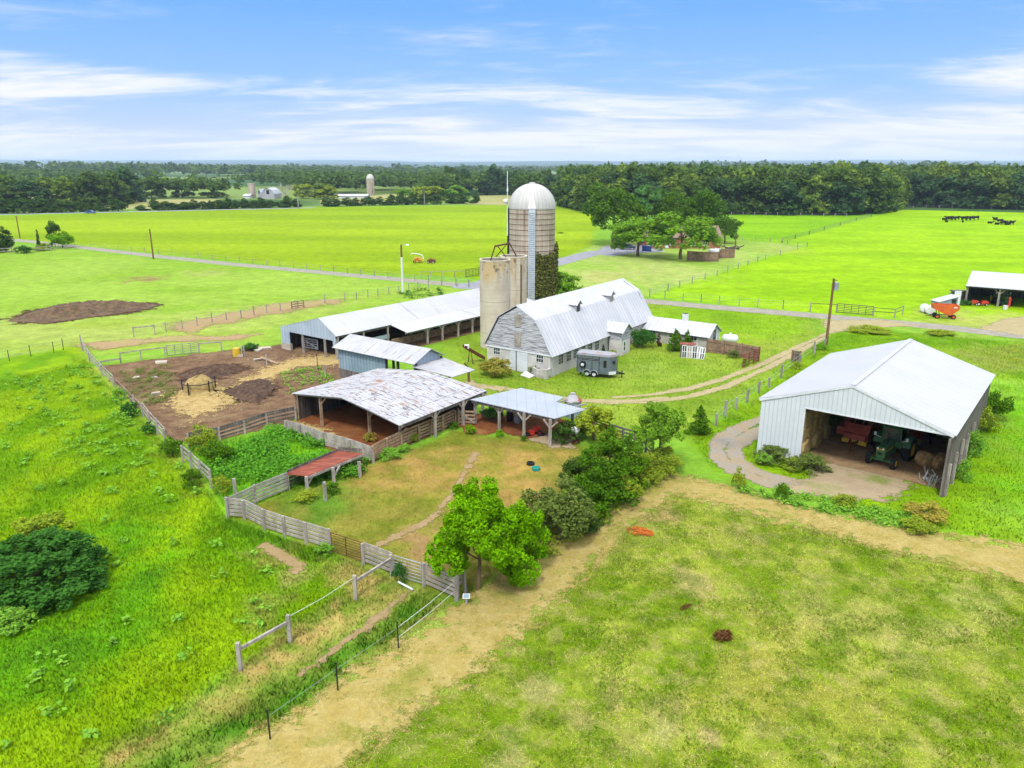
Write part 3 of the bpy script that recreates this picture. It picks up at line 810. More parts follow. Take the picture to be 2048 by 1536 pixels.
def door(parent, fc, s0, z0, s1, z1, mat, off=.05, name='door', handle=True):
    d = MB(); fc.rect(d, s0, z0, s1, z1, .045, off)
    o = d.build(name, M[mat], parent)
    return o

def up(p, z): return Vector((p[0], p[1], z))

# ---------------------------------------------------------------- white pole barn
ZE, ZR = 4.11, 6.21
fl, fk, fr = U(1520, 797, ZE), U(1706, 770, ZR), U(1909, 871, ZE)
rl, rk, rr_ = U(1663, 707, ZE), U(1822, 678, ZR), U(1988, 749, ZE)
ax = (fr - fl); ax.z = 0; AW = ax.length; ax.normalize(); ay = Vector((-ax.y, ax.x, 0))
PB = thing('pole_barn', 'big white steel pole barn with one wide open bay full of hay and machines', 'barn', up(fl + ax * AW / 2 + ay * 8, 0))
r_ = MB()
ov = .12
r_.slab([fl - ax * ov, rl - ax * ov, rk, fk], .05)
PB_roof = r_.build('roof', M['whiteroof'], PB)
r_ = MB(); r_.slab([fr + ax * ov, rr_ + ax * ov, rk + Vector((0, 0, .004)), fk + Vector((0, 0, .004))], .05)
r_.build('roof', M['whiteroof'], PB)
cap = MB(); cap.bar(fk + Vector((0, 0, .012)), rk + Vector((0, 0, .008)), .34, .02)
cap.build('ridge_cap', M['whiteroof'], PB)
FA = Facade(fl + ax * .12, fr - ax * .1)
LA = FA.L
sj, zj = FA.at(1611, 816)
sj2, zj2 = FA.at(1892, 865)
zh = (zj + zj2) / 2 - .05
g_ = MB()
FA.poly(g_, [(0, 0), (sj, 0), (sj, zh), (LA, zh), (LA, ZE - .06), (LA / 2 + .02, ZR - .08), (0, ZE - .06)], .09, .0)
g_.build('front_wall', M['whitesiding'], PB)
t_ = MB()
FA.rect(t_, sj - .09, 0, sj + .02, zh + .01, .15, .03); FA.rect(t_, sj - .09, zh - .06, LA, zh + .02, .15, .035)
t_.bar(fl + Vector((0, 0, -.08)) - ay * .06, fk + Vector((0, 0, -.08)) - ay * .06, .04, .16); t_.bar(fr + Vector((0, 0, -.08)) - ay * .06, fk + Vector((0, 0, -.08)) - ay * .06, .04, .16)
t_.build('trim', M['trim'], PB)
FAr = Facade(fr - ax * .14, rr_ - ax * .14)
w_ = MB()
nb = int(FAr.L / .26); rb = random.Random(3)
w_.prism([FAr.pt(0, 0), FAr.pt(FAr.L, 0), FAr.pt(FAr.L, ZE - .12), FAr.pt(0, ZE - .12)], -ax * .04)
for i in range(nb):
    s = i * .26 + .02; b = rb.uniform(.0, .35); tp = ZE - .1
    w_.prism([FAr.pt(s, b), FAr.pt(s + .23, b), FAr.pt(s + .23, tp), FAr.pt(s, tp)], ax * rb.uniform(.02, .05))
w_.build('side_wall', M['barnwood'], PB)
for i in range(5):
    p_ = MB(); q = FAr.pt(.2 + i * 2.4, 0) + ax * .18
    p_.box((q.x, q.y, rb.uniform(1.4, 2.2) / 2), (.14, .14, rb.uniform(2.4, 3.2)), .6); p_.build('buttress_post', M['greywood'], PB)
cp = MB(); q = FAr.pt(-.1, 0); cp.box((q.x, q.y, ZE / 2 - .1), (.17, .17, ZE - .2), .6); cp.build('corner_post', M['barnwood'], PB)
w_ = MB(); FL_ = Facade(fl + ax * .12, rl + ax * .12); w_.prism([FL_.pt(.15, 0), FL_.pt(FL_.L, 0), FL_.pt(FL_.L, ZE - .12), FL_.pt(.15, ZE - .12)], ax * .08)
w_.build('side_wall', M['whitesiding'], PB)
FB = Facade(rl + ax * .12, rr_ - ax * .14)
w_ = MB(); FB.poly(w_, [(0, 0), (FB.L, 0), (FB.L, ZE - .1), (FB.L / 2, ZR - .1), (0, ZE - .1)], .08, -.02)
w_.build('rear_wall', M['darkwood'], PB)
for i in range(3):
    b_ = MB(); a0 = fl + ay * (4 + 4.5 * i); b0 = fr + ay * (4 + 4.5 * i)
    b_.bar(up(a0, ZE - .15) + ax * .3, up(b0, ZE - .15) - ax * .3, .1, .24); b_.build('tie_beam', M['barnwood'], PB)
SHED_AX, SHED_AY = ax.copy(), ay.copy()

# ---------------------------------------------------------------- gambrel dairy barn
zE, zB, zR = 2.3, 5.42, 6.66
gk, gl1, gr1 = U(1034.3, 609.8, zR), U(997.8, 631.3, zB), U(1073, 639.9, zB)
gl2, gr2 = U(969.8, 687.2, zE), U(1106.9, 714, 2.12)
hk, hr1, hr2 = U(1250.6, 558.3, zR), U(1276, 585, zB), U(1295.7, 629, 2.12)
dv = hk - gk
dv = ((hk - gk) * 2 + (hr1 - gr1) + (hr2 - gr2)) / 4; dv.z = 0
hk, hr1, hr2 = gk + dv, gr1 + dv, gr2 + dv
hl1, hl2 = gl1 + dv, gl2 + dv
bx = (gr2 - gl2); bx.z = 0; bx.normalize(); by = Vector((dv.x, dv.y, 0)).normalized()
DB = thing('dairy_barn', 'old white gambrel-roofed barn of block below and peeling grey boards in the gable', 'barn', up((gl2 + gr2) / 2 + by * 11, 0))
def rp(a, b, c, d, nm='roof', m='seamroof'):
    q = MB(); q.slab([a, b, c, d], .06); return q.build(nm, M[m], DB)
fo = by * .25
rp(gr1 - fo, hr1 + fo, hk + fo, gk - fo); rp(gr2 - fo, hr2 + fo, hr1 + fo + Vector((0, 0, -.004)), gr1 - fo + Vector((0, 0, -.004)))
rp(gl1 - fo, hl1 + fo, hk + fo + Vector((0, 0, -.003)), gk - fo + Vector((0, 0, -.003))); rp(gl2 - fo, hl2 + fo, hl1 + fo + Vector((0, 0, -.006)), gl1 - fo + Vector((0, 0, -.006)))
FG = Facade(gl2 + bx * .3, gr2 - bx * .35)
a_, b_ = FG.at(997.8, 631.3), FG.at(1073, 639.9); pk = FG.at(1034.3, 609.8)
zw = 2.15
g_ = MB(); FG.poly(g_, [(-.12, zw), (FG.L + .12, zw), (FG.L + .02, zw + .25), (b_[0] - .1, zB - .1), (pk[0], zR - .12), (a_[0] + .1, zB - .1), (-.02, zw + .35)], .1, .03)
g_.build('gable_wall', M['peelboards'], DB)
g_ = MB(); FG.rect(g_, 0, 0, FG.L, zw - .002, .25, 0)
g_.build('block_wall', M['block'], DB)
zb_ = MB(); zb_.bar(FG.pt(-.15, zw + .02, .06), FG.pt(FG.L + .15, zw + .02, .06), .06, .14); zb_.build('band_board', M['trim'], DB)
FS = Facade(gr2 - bx * .35, hr2 - bx * .35)
g_ = MB(); FS.rect(g_, .26, 0, FS.L, zw, .25, 0); g_.build('side_wall', M['block'], DB)
g_ = MB(); FL2 = Facade(gl2 + bx * .3, hl2 + bx * .3); g_.prism([FL2.pt(.26, 0), FL2.pt(FL2.L, 0), FL2.pt(FL2.L, zw), FL2.pt(.26, zw)], bx * .2); g_.build('side_wall', M['block'], DB)
FR_ = Facade(hl2 + bx * .3, hr2 - bx * .3)
g_ = MB(); L_ = FR_.L; FR_.poly(g_, [(.25, 0), (L_ - .25, 0), (L_ - .05, zw), (L_ - 1.9, zB - .15), (L_ / 2, zR - .15), (1.9, zB - .15), (.05, zw)], .1, 0); g_.build('rear_wall', M['peelboards'], DB)
# loft hatches, doors, windows
s, z = FG.at(1036.2, 641); door(DB, FG, s - .4, z - .62, s + .4, z + .6, 'greywood', .09, 'loft_door')
s, z = FG.at(1036, 678); door(DB, FG, s - .38, z - .72, s + .38, z + .72, 'greywood', .09, 'loft_door')
for px, py, w, h in ((994, 702, .78, .68), (1080, 717, .8, .75)):
    s, z = FG.at(px, py); window(DB, FG, s, z, w, h, bars=(2, 1), off=.02)
s0, z0 = FG.at(1021, 720); s1, _ = FG.at(1033, 720); s2, _ = FG.at(1056, 720)
door(DB, FG, s0, .02, s1 - .04, zw - .1, 'milkwall', .06, 'barn_door'); door(DB, FG, s1 + .08, .02, s2, zw - .1, 'milkwall', .08, 'barn_door')
q = MB(); q.bar(FG.pt(s1 + .02, .0, .1), FG.pt(s1 + .02, zw, .1), .09, .05); q.build('door_post', M['blackmetal'], DB)
for px, py in ((1121.5, 716), (1137, 710.5), (1151.5, 705), (1166, 699.5), (1180, 694.5), (1193.5, 690)):
    s, z = FS.at(px, py); window(DB, FS, s, min(z, 1.45), .8, .95, bars=(2, 2), off=.02, frame='block', fw=.05)
# two roof dormers where the slopes meet
def dormer(px, py):
    # point on the break line of the right slope
    best = min((abs((1024 + FPX * q.x / (q.y * CP + (CH - q.z) * SP)) - px), t) for t in [i / 400 for i in range(401)] for q in [gr1.lerp(hr1, t)])
    c = gr1.lerp(hr1, best[1]); out = Vector((bx.x, bx.y, 0))
    base = c + out * .22 + Vector((0, 0, -.45))
    w, hh = .44, .95
    b = MB()
    f = [base - by * w, base + by * w, base + by * w + Vector((0, 0, hh)), base + Vector((0, 0, hh + .4)), base - by * w + Vector((0, 0, hh))]
    b.prism(f, -out * 1.5)
    bo = b.build('dormer', M['peelboards'], DB)
    for sg in (-1, 1):
        r = MB(); e0 = base + by * (sg * (w + .16)) + Vector((0, 0, hh - .08)) + out * .22; k0 = base + Vector((0, 0, hh + .46)) + out * .22
        r.slab([e0, e0 - out * 1.6, k0 - out * 2.6, k0], .04); r.build('dormer_roof', M['seamroof'], bo)
    p = MB(); p.prism([base - by * .3 + out * .02 + Vector((0, 0, .12)), base + by * .3 + out * .02 + Vector((0, 0, .12)), base + by * .3 + out * .02 + Vector((0, 0, hh - .05)), base - by * .3 + out * .02 + Vector((0, 0, hh - .05))], -out * .03)
    p.build('dormer_opening', M['dark'] if px < 1180 else M['greywood'], bo)
dormer(1153, 622); dormer(1220, 603)
# feed room on the long side
q0 = U(1241.6, 712); Q1 = U(1256.6, 706.5)
tw = 2.1
z_e = HT(q0, 664)
FRm = thing('feed_room', 'small white block annex with its own gable roof against the long barn side', 'annex', up(q0, 0))
dep = abs((q0 - FS.a).dot(bx))
b = MB(); bl = q0 - bx * dep
zlow = z_e * .62
b.hexa([up(bl, 0), up(q0, 0), up(q0 + by * tw, 0), up(bl + by * tw, 0)], [up(bl, zlow), up(q0, zlow), up(q0 + by * tw, zlow), up(bl + by * tw, zlow)])
b.build('block_wall', M['block'], FRm)
b = MB(); e_ = .02
b.hexa([up(bl, zlow), up(q0 + bx * e_ - by * e_, zlow), up(q0 + bx * e_ + by * (tw + e_), zlow), up(bl + by * (tw + e_), zlow)], [up(bl, z_e), up(q0 + bx * e_ - by * e_, z_e), up(q0 + bx * e_ + by * (tw + e_), z_e), up(bl + by * (tw + e_), z_e)])
gp = q0 + by * tw / 2
b.prism([up(q0 + bx * e_ - by * e_, z_e), up(q0 + bx * e_ + by * (tw + e_), z_e), up(gp + bx * e_, z_e + .75)], -bx * dep)
b.build('upper_wall', M['peelboards'], FRm)
for sg in (-1, 1):
    r = MB(); e0 = gp + by * (sg * (tw / 2 + .28)) + bx * .3; k0 = gp + bx * .3
    r.slab([up(e0, z_e - .1), up(e0 - bx * (dep + 1.6), z_e - .1), up(k0 - bx * (dep + 2.4), z_e + .83 - .002 * sg), up(k0, z_e + .83 - .002 * sg)], .05)
    r.build('roof', M['seamroof'], FRm)
FM = Facade(q0, q0 + by * tw); s, z = FM.at(1246, 701)
window(FRm, FM, s + .25, max(z, .95), .42, 1.0, bars=(0, 1), off=.02, fw=.12)
# ---------------------------------------------------------------- milk house wing
m0 = U(1413, 699); ze = HT(m0, 672)
mk_ = U(1429.5, 645, ze + 1.0)
MH = thing('milk_house', 'long low white wing with a pitched tin roof and a stubby chimney', 'wing', up(m0, 0))
mw = 3.6
mdir = bx
m1 = m0 - mdir * (abs((m0 - FS.a).dot(bx)) - .02)
FMs = Facade(m1, m0); FMe = Facade(m0, m0 + by * mw)
b = MB(); FMs.rect(b, 0, 0, FMs.L, ze - .05, .18, 0); b.build('side_wall', M['oldblock'], MH)
b = MB(); b.prism([FMs.pt(0, 0) + by * mw, FMs.pt(FMs.L, 0) + by * mw, FMs.pt(FMs.L, ze - .05) + by * mw, FMs.pt(0, ze - .05) + by * mw], -by * .18); b.build('side_wall', M['oldblock'], MH)
b = MB(); b.prism([up(m0 + by * .0, 0), up(m0 + by * mw, 0), up(m0 + by * mw, ze - .02), up(m0 + by * mw / 2, ze + 1.0), up(m0, ze - .02)], mdir * .06); b.build('end_wall', M['milkwall'], MH)
s, z = FMe.at(1427, 676)
d_ = MB(); c0 = m0 + by * (mw * .38) + mdir * .07; d_.prism([up(c0, .1), up(c0 + by * 1.05, .1), up(c0 + by * 1.05, 1.95), up(c0, 1.95)], mdir * .04); d_.build('door', M['dark'], MH)
d_ = MB()
for o_ in (-.1, 1.05): d_.prism([up(c0 + by * o_, .0), up(c0 + by * (o_ + .1), .0), up(c0 + by * (o_ + .1), 2.08), up(c0 + by * o_, 2.08)], mdir * .06)
d_.build('door_frame', M['trim'], MH)
for sg in (-1, 1):
    e0 = m0 + by * (mw / 2 + sg * (mw / 2 + .35)) + mdir * .35; k0 = m0 + by * mw / 2 + mdir * .35
    LL = FMs.L + 1.4
    r = MB(); r.slab([up(e0, ze - .12), up(e0 - mdir * LL, ze - .12), up(k0 - mdir * LL, ze + 1.1 - .002 * sg), up(k0, ze + 1.1 - .002 * sg)], .05); r.build('roof', M['seamroof'], MH)
c0 = m0 + by * mw * .55 - mdir * 3.6
ch = MB(); ch.box((c0.x, c0.y, ze + 1.3), (.5, .5, 1.1), .6); cho = ch.build('chimney', M['white'], MH)
ch = MB(); ch.box((c0.x, c0.y, ze + 1.87), (.42, .42, .05), .6); ch.build('chimney_cap', M['blackmetal'], cho)
for i in range(3):
    window(MH, FMs, FMs.L - 1.6 - 2.6 * i, 1.2, .7, .7, bars=(1, 1), frame='oldblock', off=.02)

# ---------------------------------------------------------------- long loafing barn (left, behind)
ea = R(-35.0); exv = Vector((math.cos(ea), math.sin(ea), 0)); eyv = Vector((-math.sin(ea), math.cos(ea), 0))
E0 = U(562.5, 690); EW, EL, Ee, Er = 12.1, 36.0, 2.6, 3.6
Ele = U(559, 652.5, Ee)
FE0 = Facade(Ele, Ele + exv * EW); sk_, zk_ = FE0.at(636.6, 635.9); Ek = FE0.pt(sk_, zk_); Er = zk_; EW = (U(702, 666, Ee) - Ele).dot(exv)
Ekk = U(960, 575.7, Er); kd = Vector((Ekk.x - Ek.x, Ekk.y - Ek.y, 0)); kl = kd.length; kd.normalize(); EL = kl + 6
LB = thing('loafing_barn', 'very long low cattle barn with a white metal roof and pale blue gable', 'barn', up(E0 + exv * 6 + kd * 15, 0))
Er_px = U(702, 666, Ee)
re0 = up(Ele + exv * EW, Ee)
r = MB(); r.slab([Ele, Ele + kd * EL, Ek + kd * EL, Ek], .05); r.build('roof', M['longroof'], LB)
s_cut = (U(783.7, 650, Ee) - re0).dot(kd)
r = MB(); r.slab([re0, re0 + kd * EL, Ek + kd * EL + Vector((0, 0, .003)), Ek + Vector((0, 0, .003))], .05); r.build('roof', M['longroof'], LB)
lt = U(813, 665.6, 2.0); lout = (lt - (re0 + kd * s_cut)); lo_w = lout.dot(exv)
a0 = re0 + kd * s_cut + Vector((0, 0, -.01)); b0 = up(re0 + kd * s_cut + exv * lo_w, 2.0)
r = MB(); r.slab([b0, b0 + kd * (EL - s_cut), a0 + kd * (EL - s_cut), a0], .05); r.build('lean_to_roof', M['longroof'], LB)
FE = Facade(Ele + exv * .15, re0 - exv * .1)
sA, zA = FE.at(580.5, 690); s2_, zt = FE.at(578, 651); s3_, zt3 = FE.at(678, 670.5)
pkx = (Ek - FE.a).dot(FE.d)
zo = 2.15
g_ = MB(); FE.poly(g_, [(0, 0.75), (1.45, .75), (1.45, zo), (FE.L - .5, zo - .1), (FE.L - .5, 1.4), (FE.L, 1.4), (FE.L, Ee - .06), (pkx, Er - .07), (0, Ee - .06)], .08, 0); g_.build('gable_wall', M['lightsiding'], LB)
g_ = MB(); FE.rect(g_, -.05, 0, 1.55, .75, .3, .04); g_.build('base_wall', M['concrete'], LB)
for s in (3.6, 7.2, FE.L - .1):
    p_ = MB(); q = FE.pt(s, 0, -.1); post(p_, q, zo, .2); p_.build('post', M['greywood'], LB)
wl = MB(); wl.prism([up(Ele + exv * .15 + kd * .2, 0), up(Ele + exv * .15 + kd * EL, 0), up(Ele + exv * .15 + kd * EL, Ee - .1), up(Ele + exv * .15 + kd * .2, Ee - .1)], exv * .08); wl.build('side_wall', M['darkwood'], LB)  # dark board colour chosen to deepen the shade inside
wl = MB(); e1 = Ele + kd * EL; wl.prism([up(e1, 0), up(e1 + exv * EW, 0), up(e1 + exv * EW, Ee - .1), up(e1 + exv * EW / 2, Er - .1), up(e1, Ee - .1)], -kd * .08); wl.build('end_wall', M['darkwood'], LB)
for i in range(10):      # open right side: posts under the eave and under the lean-to
    t = .3 + i * 3.6
    p_ = MB(); q = re0 + kd * t - exv * .15; post(p_, q, Ee - .1, .17); p_.build('post', M['greywood'], LB)
bm_ = MB(); bm_.bar(up(re0 - exv * .15, Ee - .18), up(re0 + kd * EL - exv * .15, Ee - .18), .12, .22); bm_.build('eave_beam', M['darkwood'], LB)
for px, py in ((837.6, 684.7), (871, 678), (901.6, 670), (930, 663), (957, 656)):
    q = U(px, py); t = (q - b0).dot(kd); q = b0 + kd * t - exv * .25
    p_ = MB(); post(p_, q, 1.95, .2); brace(p_, q, 1.9, kd, .6); brace(p_, q, 1.9, -kd, .6); p_.build('braced_post', M['greywood'], LB)
bm_ = MB(); bm_.bar(up(b0 - exv * .25, 1.88), up(b0 + kd * (EL - s_cut) - exv * .25, 1.88), .14, .2); bm_.build('eave_beam', M['greywood'], LB)
bw = MB(); w0 = re0 + kd * s_cut; bw.prism([up(w0, 0), up(w0 + kd * (EL - s_cut), 0), up(w0 + kd * (EL - s_cut), .9), up(w0, .9)], exv * .12); bw.build('bunk_wall', M['tanwood'], LB)
mg = MB(); w0 = re0 + kd * 5 - exv * .3
mg.bar(up(w0, 1.25), up(re0 + kd * s_cut - exv * .3, 1.25), .06, .5); mg.build('hanging_panel', M['lightsiding'], LB)
LBX = (Ele, re0, kd, s_cut, b0)
# feed box on the roof and the auger to the silo are things of their own
def roofz(p): 
    d = (Vector((p[0], p[1], 0)) - up(Ek, 0)).dot(exv); return Er - abs(d) * (Er - Ee) / (EW - sk_)
q = U(876, 629, 3.0)
for _ in range(4): q = U(876, 629, roofz(q))
rz0 = q.z
FBx = thing('feed_box', 'grey box standing on the long barn roof at the auger end', 'box', up(q, rz0))
b = MB(); b.box((q.x, q.y, rz0 + .55), (1.25, 1.25, 1.5), ea); b.build('housing', M['greymetal'], FBx)
b = MB(); b.box((q.x, q.y, rz0 + 1.33), (1.37, 1.37, .06), ea); b.build('lid', M['white'], FBx)
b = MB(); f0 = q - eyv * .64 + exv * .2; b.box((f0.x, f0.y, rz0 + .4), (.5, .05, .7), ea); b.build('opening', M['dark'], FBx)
AG = thing('feed_auger', 'blue grey conveyor trough carried on posts from roof box to silo', 'conveyor', up(q, 0))
aa0 = Vector((q.x, q.y, rz0 + .45)) - eyv * .6 + exv * .3; sA_ = U(962, 690); aa1 = U(962, 627, rz0 + .35)
b = MB(); b.bar(aa0, aa1, .5, .36); b.build('trough', M['bluesiding'], AG)
b = MB(); b.bar(aa0.lerp(aa1, .8) + Vector((0, 0, .22)), aa1 + Vector((0, 0, .22)), .52, .06); b.build('cover', M['rustmetal'], AG)
for t in (.52, .66):
    p_ = MB(); c = aa0.lerp(aa1, t)
    for sg in (-1, 1):
        pp = c + Vector((-(aa1 - aa0).y, (aa1 - aa0).x, 0)).normalized() * (.34 * sg); p_.box((pp.x, pp.y, rz0 / 2 + .35), (.11, .11, rz0 + .9))
    p_.build('support', M['greywood'], AG)

# ---------------------------------------------------------------- blue grey shed
f0_, f1_ = U(663.5, 694.8, 3.08), U(828, 729, 3.08)
k0_, k1_ = U(700.6, 667.4, 4.1), U(862.8, 697.5, 4.1)
b1_ = U(890, 710, 3.08); b0_ = f0_ + (b1_ - f1_)
ux = (f1_ - f0_); ux.z = 0; ux.normalize(); uy = Vector((-ux.y, ux.x, 0))
SH = thing('hay_shed', 'blue grey metal shed with a rust-flecked white roof beside the dirt corral', 'shed', up((f0_ + b1_) / 2, 0))
r = MB(); r.slab([f0_, f1_, k1_, k0_], .05); r.build('roof', M['tinroof'], SH)
r = MB(); r.slab([b0_, b1_, k1_ + Vector((0, 0, -.003)), k0_ + Vector((0, 0, -.003))], .05); r.build('roof', M['tinroof'], SH)
FF = Facade(f0_ + uy * .45 + ux * .4, f1_ + uy * .45)
sw, _ = FF.at(770, 730)
g_ = MB(); FF.rect(g_, 0, .95, sw, 3.1, .08, 0); g_.build('front_wall', M['bluesiding'], SH)
g_ = MB(); FF.rect(g_, 0, 0, sw, .96, .1, -.015); g_.build('base_boards', M['barnwood'], SH)
g_ = MB(); a0 = f0_ + ux * .4 + uy * .55; dd = (b0_ - f0_) - uy * .9; dd.z = 0
mid = a0 + dd * .5
g_.prism([up(a0, 0), up(a0 + dd, 0), up(a0 + dd, 3.1), up(mid, 3.95), up(a0, 3.1)], ux * .08); g_.build('end_wall', M['bluesiding'], SH)
g_ = MB(); a1 = f1_ - ux * .3 + uy * .3; dd1 = (b1_ - f1_) - uy * .6; dd1.z = 0
g_.prism([up(a1, 2.2), up(a1 + dd1, 2.2), up(a1 + dd1, 3.05), up(a1 + dd1 * .5, 3.98), up(a1, 3.05)], -ux * .08); g_.build('gable_wall', M['lightsiding'], SH)
for t in (sw + .1, sw + 1.6, FF.L - .3):
    p_ = MB(); post(p_, FF.pt(t, 0, -.1), 3.0, .2); p_.build('post', M['darkwood'], SH)
for t in (.2, 4, 8, FF.L - .3):
    p_ = MB(); post(p_, FF.pt(t, 0, -.1) + up(b0_ - f0_, 0) - uy * .8, 3.0, .2); p_.build('post', M['darkwood'], SH)
l0, l1 = U(905, 754, 2.15), U(950, 739.7, 2.15)
c0_, c1_ = f1_ + Vector((0, 0, -.25)) - ux * .35, b1_ + Vector((0, 0, -.25)) - ux * .35
r = MB(); r.slab([l0, l1, c1_, c0_], .05); r.build('lean_to_roof', M['tinroof'], SH)
q = U(937.6, 764); p_ = MB(); post(p_, q, HT(q, 742), .18); brace(p_, q, 2.0, (l0 - l1).normalized(), .6); p_.build('braced_post', M['polewood'], SH)
p_ = MB(); q2 = up(l0, 0) - ux * .4; post(p_, q2, 2.1, .18); p_.build('post', M['polewood'], SH)

# ---------------------------------------------------------------- open shed with the peeling white roof
O0, O1, Ok0 = U(582.7, 786.4, 2.28), U(799.5, 850.9, 2.1), U(682, 795, 3.12)
O2, O3 = U(756.7, 736.3, 2.28), U(973.5, 781.3, 2.2)
ox = O1 - O0; ox.z = 0; ox.normalize(); oy = Vector((-ox.y, ox.x, 0))
Ok1 = Ok0 + (O2 - O0) * .985
OS = thing('open_shed', 'open-fronted cattle shed with a peeling rust-patched white roof over red dirt', 'shed', up((O0 + O3) / 2, 0))
mid0 = U(655, 791, 2.95)
r = MB(); r.slab([O0, O2, Ok1, Ok0], .05); r.build('roof', M['rustroof'], OS)
# long right slope sags a little between ridge and eave
m0_, m1_ = Ok0.lerp(O1, .45) + Vector((0, 0, .07)), Ok1.lerp(O3, .45) + Vector((0, 0, .04))
r = MB(); r.slab([m0_, m1_, Ok1 + Vector((0, 0, .003)), Ok0 + Vector((0, 0, .003))], .05); r.build('roof', M['rustroof'], OS)
r = MB(); r.slab([O1, O3, m1_ + Vector((0, 0, -.004)), m0_ + Vector((0, 0, -.004))], .05); r.build('roof', M['rustroof'], OS)
od = (O2 - O0); od.z = 0; OL = od.length; od.normalize()
wb = MB(); a0 = O0 + ox * .35 + od * .3
nbd = int(OL / .26)
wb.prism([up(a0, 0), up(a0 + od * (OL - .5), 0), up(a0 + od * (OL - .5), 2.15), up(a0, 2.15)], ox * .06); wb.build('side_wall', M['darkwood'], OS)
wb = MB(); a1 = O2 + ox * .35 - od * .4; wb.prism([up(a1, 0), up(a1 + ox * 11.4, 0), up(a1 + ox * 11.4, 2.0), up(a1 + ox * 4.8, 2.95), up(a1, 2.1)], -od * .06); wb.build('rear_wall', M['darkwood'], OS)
for px, py, pt in ((594, 838.5, 788), (644.4, 852.5, 793), (740, 867.7, 818), (801, 872, 852)):
    q = U(px, py); p_ = MB(); h = HT(q, pt); post(p_, q, h, .2)
    if px > 600: brace(p_, q, h, ox, .7)
    p_.build('braced_post' if px > 600 else 'post', M['tanwood'] if px < 790 else M['greywood'], OS)
for s in (3.8, 7.8):
    q = O0 + ox * s + od * 5; p_ = MB(); post(p_, q, 2.6, .2); p_.build('post', M['tanwood'], OS)
for px, py in ((859, 871), (915, 848), (955, 832)):
    q = U(px, py); t = (q - O1).dot(od); q = up(O1 - ox * .15 + od * t, 0); p_ = MB(); post(p_, q, 2.1, .2); brace(p_, q, 2.05, od, .6); brace(p_, q, 2.05, -od, .6); p_.build('braced_post', M['greywood'], OS)
b = MB(); b.bar(O1 + Vector((0, 0, -.17)) - ox * .1, O3 + Vector((0, 0, -.17)) - ox * .1, .06, .24); b.build('eave_beam', M['barnwood'], OS)
b = MB(); b.bar(O0 + Vector((0, 0, -.14)) + od * .25, Ok0 + Vector((0, 0, -.14)) + od * .25, .06, .16); b.bar(Ok0 + Vector((0, 0, -.14)) + od * .25, O1 + Vector((0, 0, -.14)) + od * .25, .06, .16); b.build('rafter', M['greywood'], OS)

# ---------------------------------------------------------------- flat-roofed carport shed
H0, H1, H2, H3 = U(940.8, 798.9, 2.2), U(1109.5, 837, 2.2), U(1171.8, 818.9, 1.95), U(1041.8, 775.7, 1.95)
N1, N2 = U(1128.5, 794, 1.95), U(1112, 803.5, 2.0)
hx = H1 - H0; hx.z = 0; hx.normalize(); hy_ = Vector((-hx.y, hx.x, 0))
CPt = thing('machine_lean_to', 'flat open-sided lean-to with a pale blue-grey roof on braced timber posts', 'shed', up((H0 + H2) / 2, 0))
n3 = H0.lerp(H3, .5); 
tN = .53
NB = H1.lerp(H2, .62)
r = MB(); r.prism([H0, H1, H2, N2, N1, H3], (0, 0, -.05)); r.build('roof', M['slateroof'], CPt)
for px, py in ((950.7, 847.7), (998.6, 861), (1047.8, 877.7), (1099.8, 892.8)):
    q = U(px, py); t = (q - H0).dot(hx); qt = H0 + hx * t
    p_ = MB(); post(p_, q, 2.12, .17); brace(p_, q, 2.02, hx, .6)
    if px > 960: brace(p_, q, 2.02, -hx, .6)
    p_.build('braced_post', M['greywood'], CPt)
for t in (.1, .36, .62, .86):
    q = up(H3.lerp(H2, t) - hy_ * .5, 0); p_ = MB(); post(p_, q, 1.8, .17); p_.build('post', M['greywood'], CPt)
b = MB(); b.bar(H0 + Vector((0, 0, -.18)) + hy_ * .2, H1 + Vector((0, 0, -.18)) + hy_ * .2, .12, .24); b.build('front_beam', M['barnwood'], CPt)
b = MB()
for i in range(9):
    q = H0.lerp(H1, (i + .5) / 9); b.bar(q + Vector((0, 0, -.1)) + hy_ * .05, q + Vector((0, 0, -.12)) + (H3 - H0) * .95, .06, .12)
b.build('rafters', M['greywood'], CPt)

# ---------------------------------------------------------------- little red-roofed run-in shelter
iz0, iz1 = 1.35, 1.62
q0_ = U(614.7, 983); iz1 = HT(q0_, 952.5)
qb = U(576.4, 980); iz0 = HT(qb, 949)
I0, I1, I2, I3 = U(566.3, 947.5, iz0), U(616, 951.6, iz1), U(726.8, 906.5, iz1), U(673.4, 901.6, iz0)
RS = thing('run_in_shelter', 'small low shelter with a rusted red tin roof by the weedy pen', 'shelter', up((I0 + I2) / 2, 0))
r = MB(); r.slab([I1, I2, I3, I0], .05); r.build('roof', M['redroof'], RS)
for px, py in ((576.4, 980), (614.7, 983), (668, 966.6), (720, 954)):
    q = U(px, py); p_ = MB(); h = HT(q, {576.4: 950, 614.7: 953, 668: 933, 720: 912}[px]); h = min(h, iz1 + .05); post(p_, q, h, .17)
    id_ = (I2 - I1); id_.z = 0; id_.normalize()
    if px > 600 and px < 700: brace(p_, q, h - .05, id_, .6)
    p_.build('post', M['greywood'], RS)
b = MB(); b.bar(I1 + Vector((0, 0, -.12)), I2 + Vector((0, 0, -.12)), .1, .16); b.build('front_beam', M['greywood'], RS)
b = MB(); fb = up(I0, 0); fe = up(I3, 0)
for i in range(5):
    z = .2 + i * .25; b.bar(up(fb.lerp(fe, .03), z) + (I1 - I0).normalized() * .15, up(fe, z) + (I2 - I3).normalized() * .15, .03, .16)
b.build('rear_boards', M['barnwood'], RS)
b = MB()
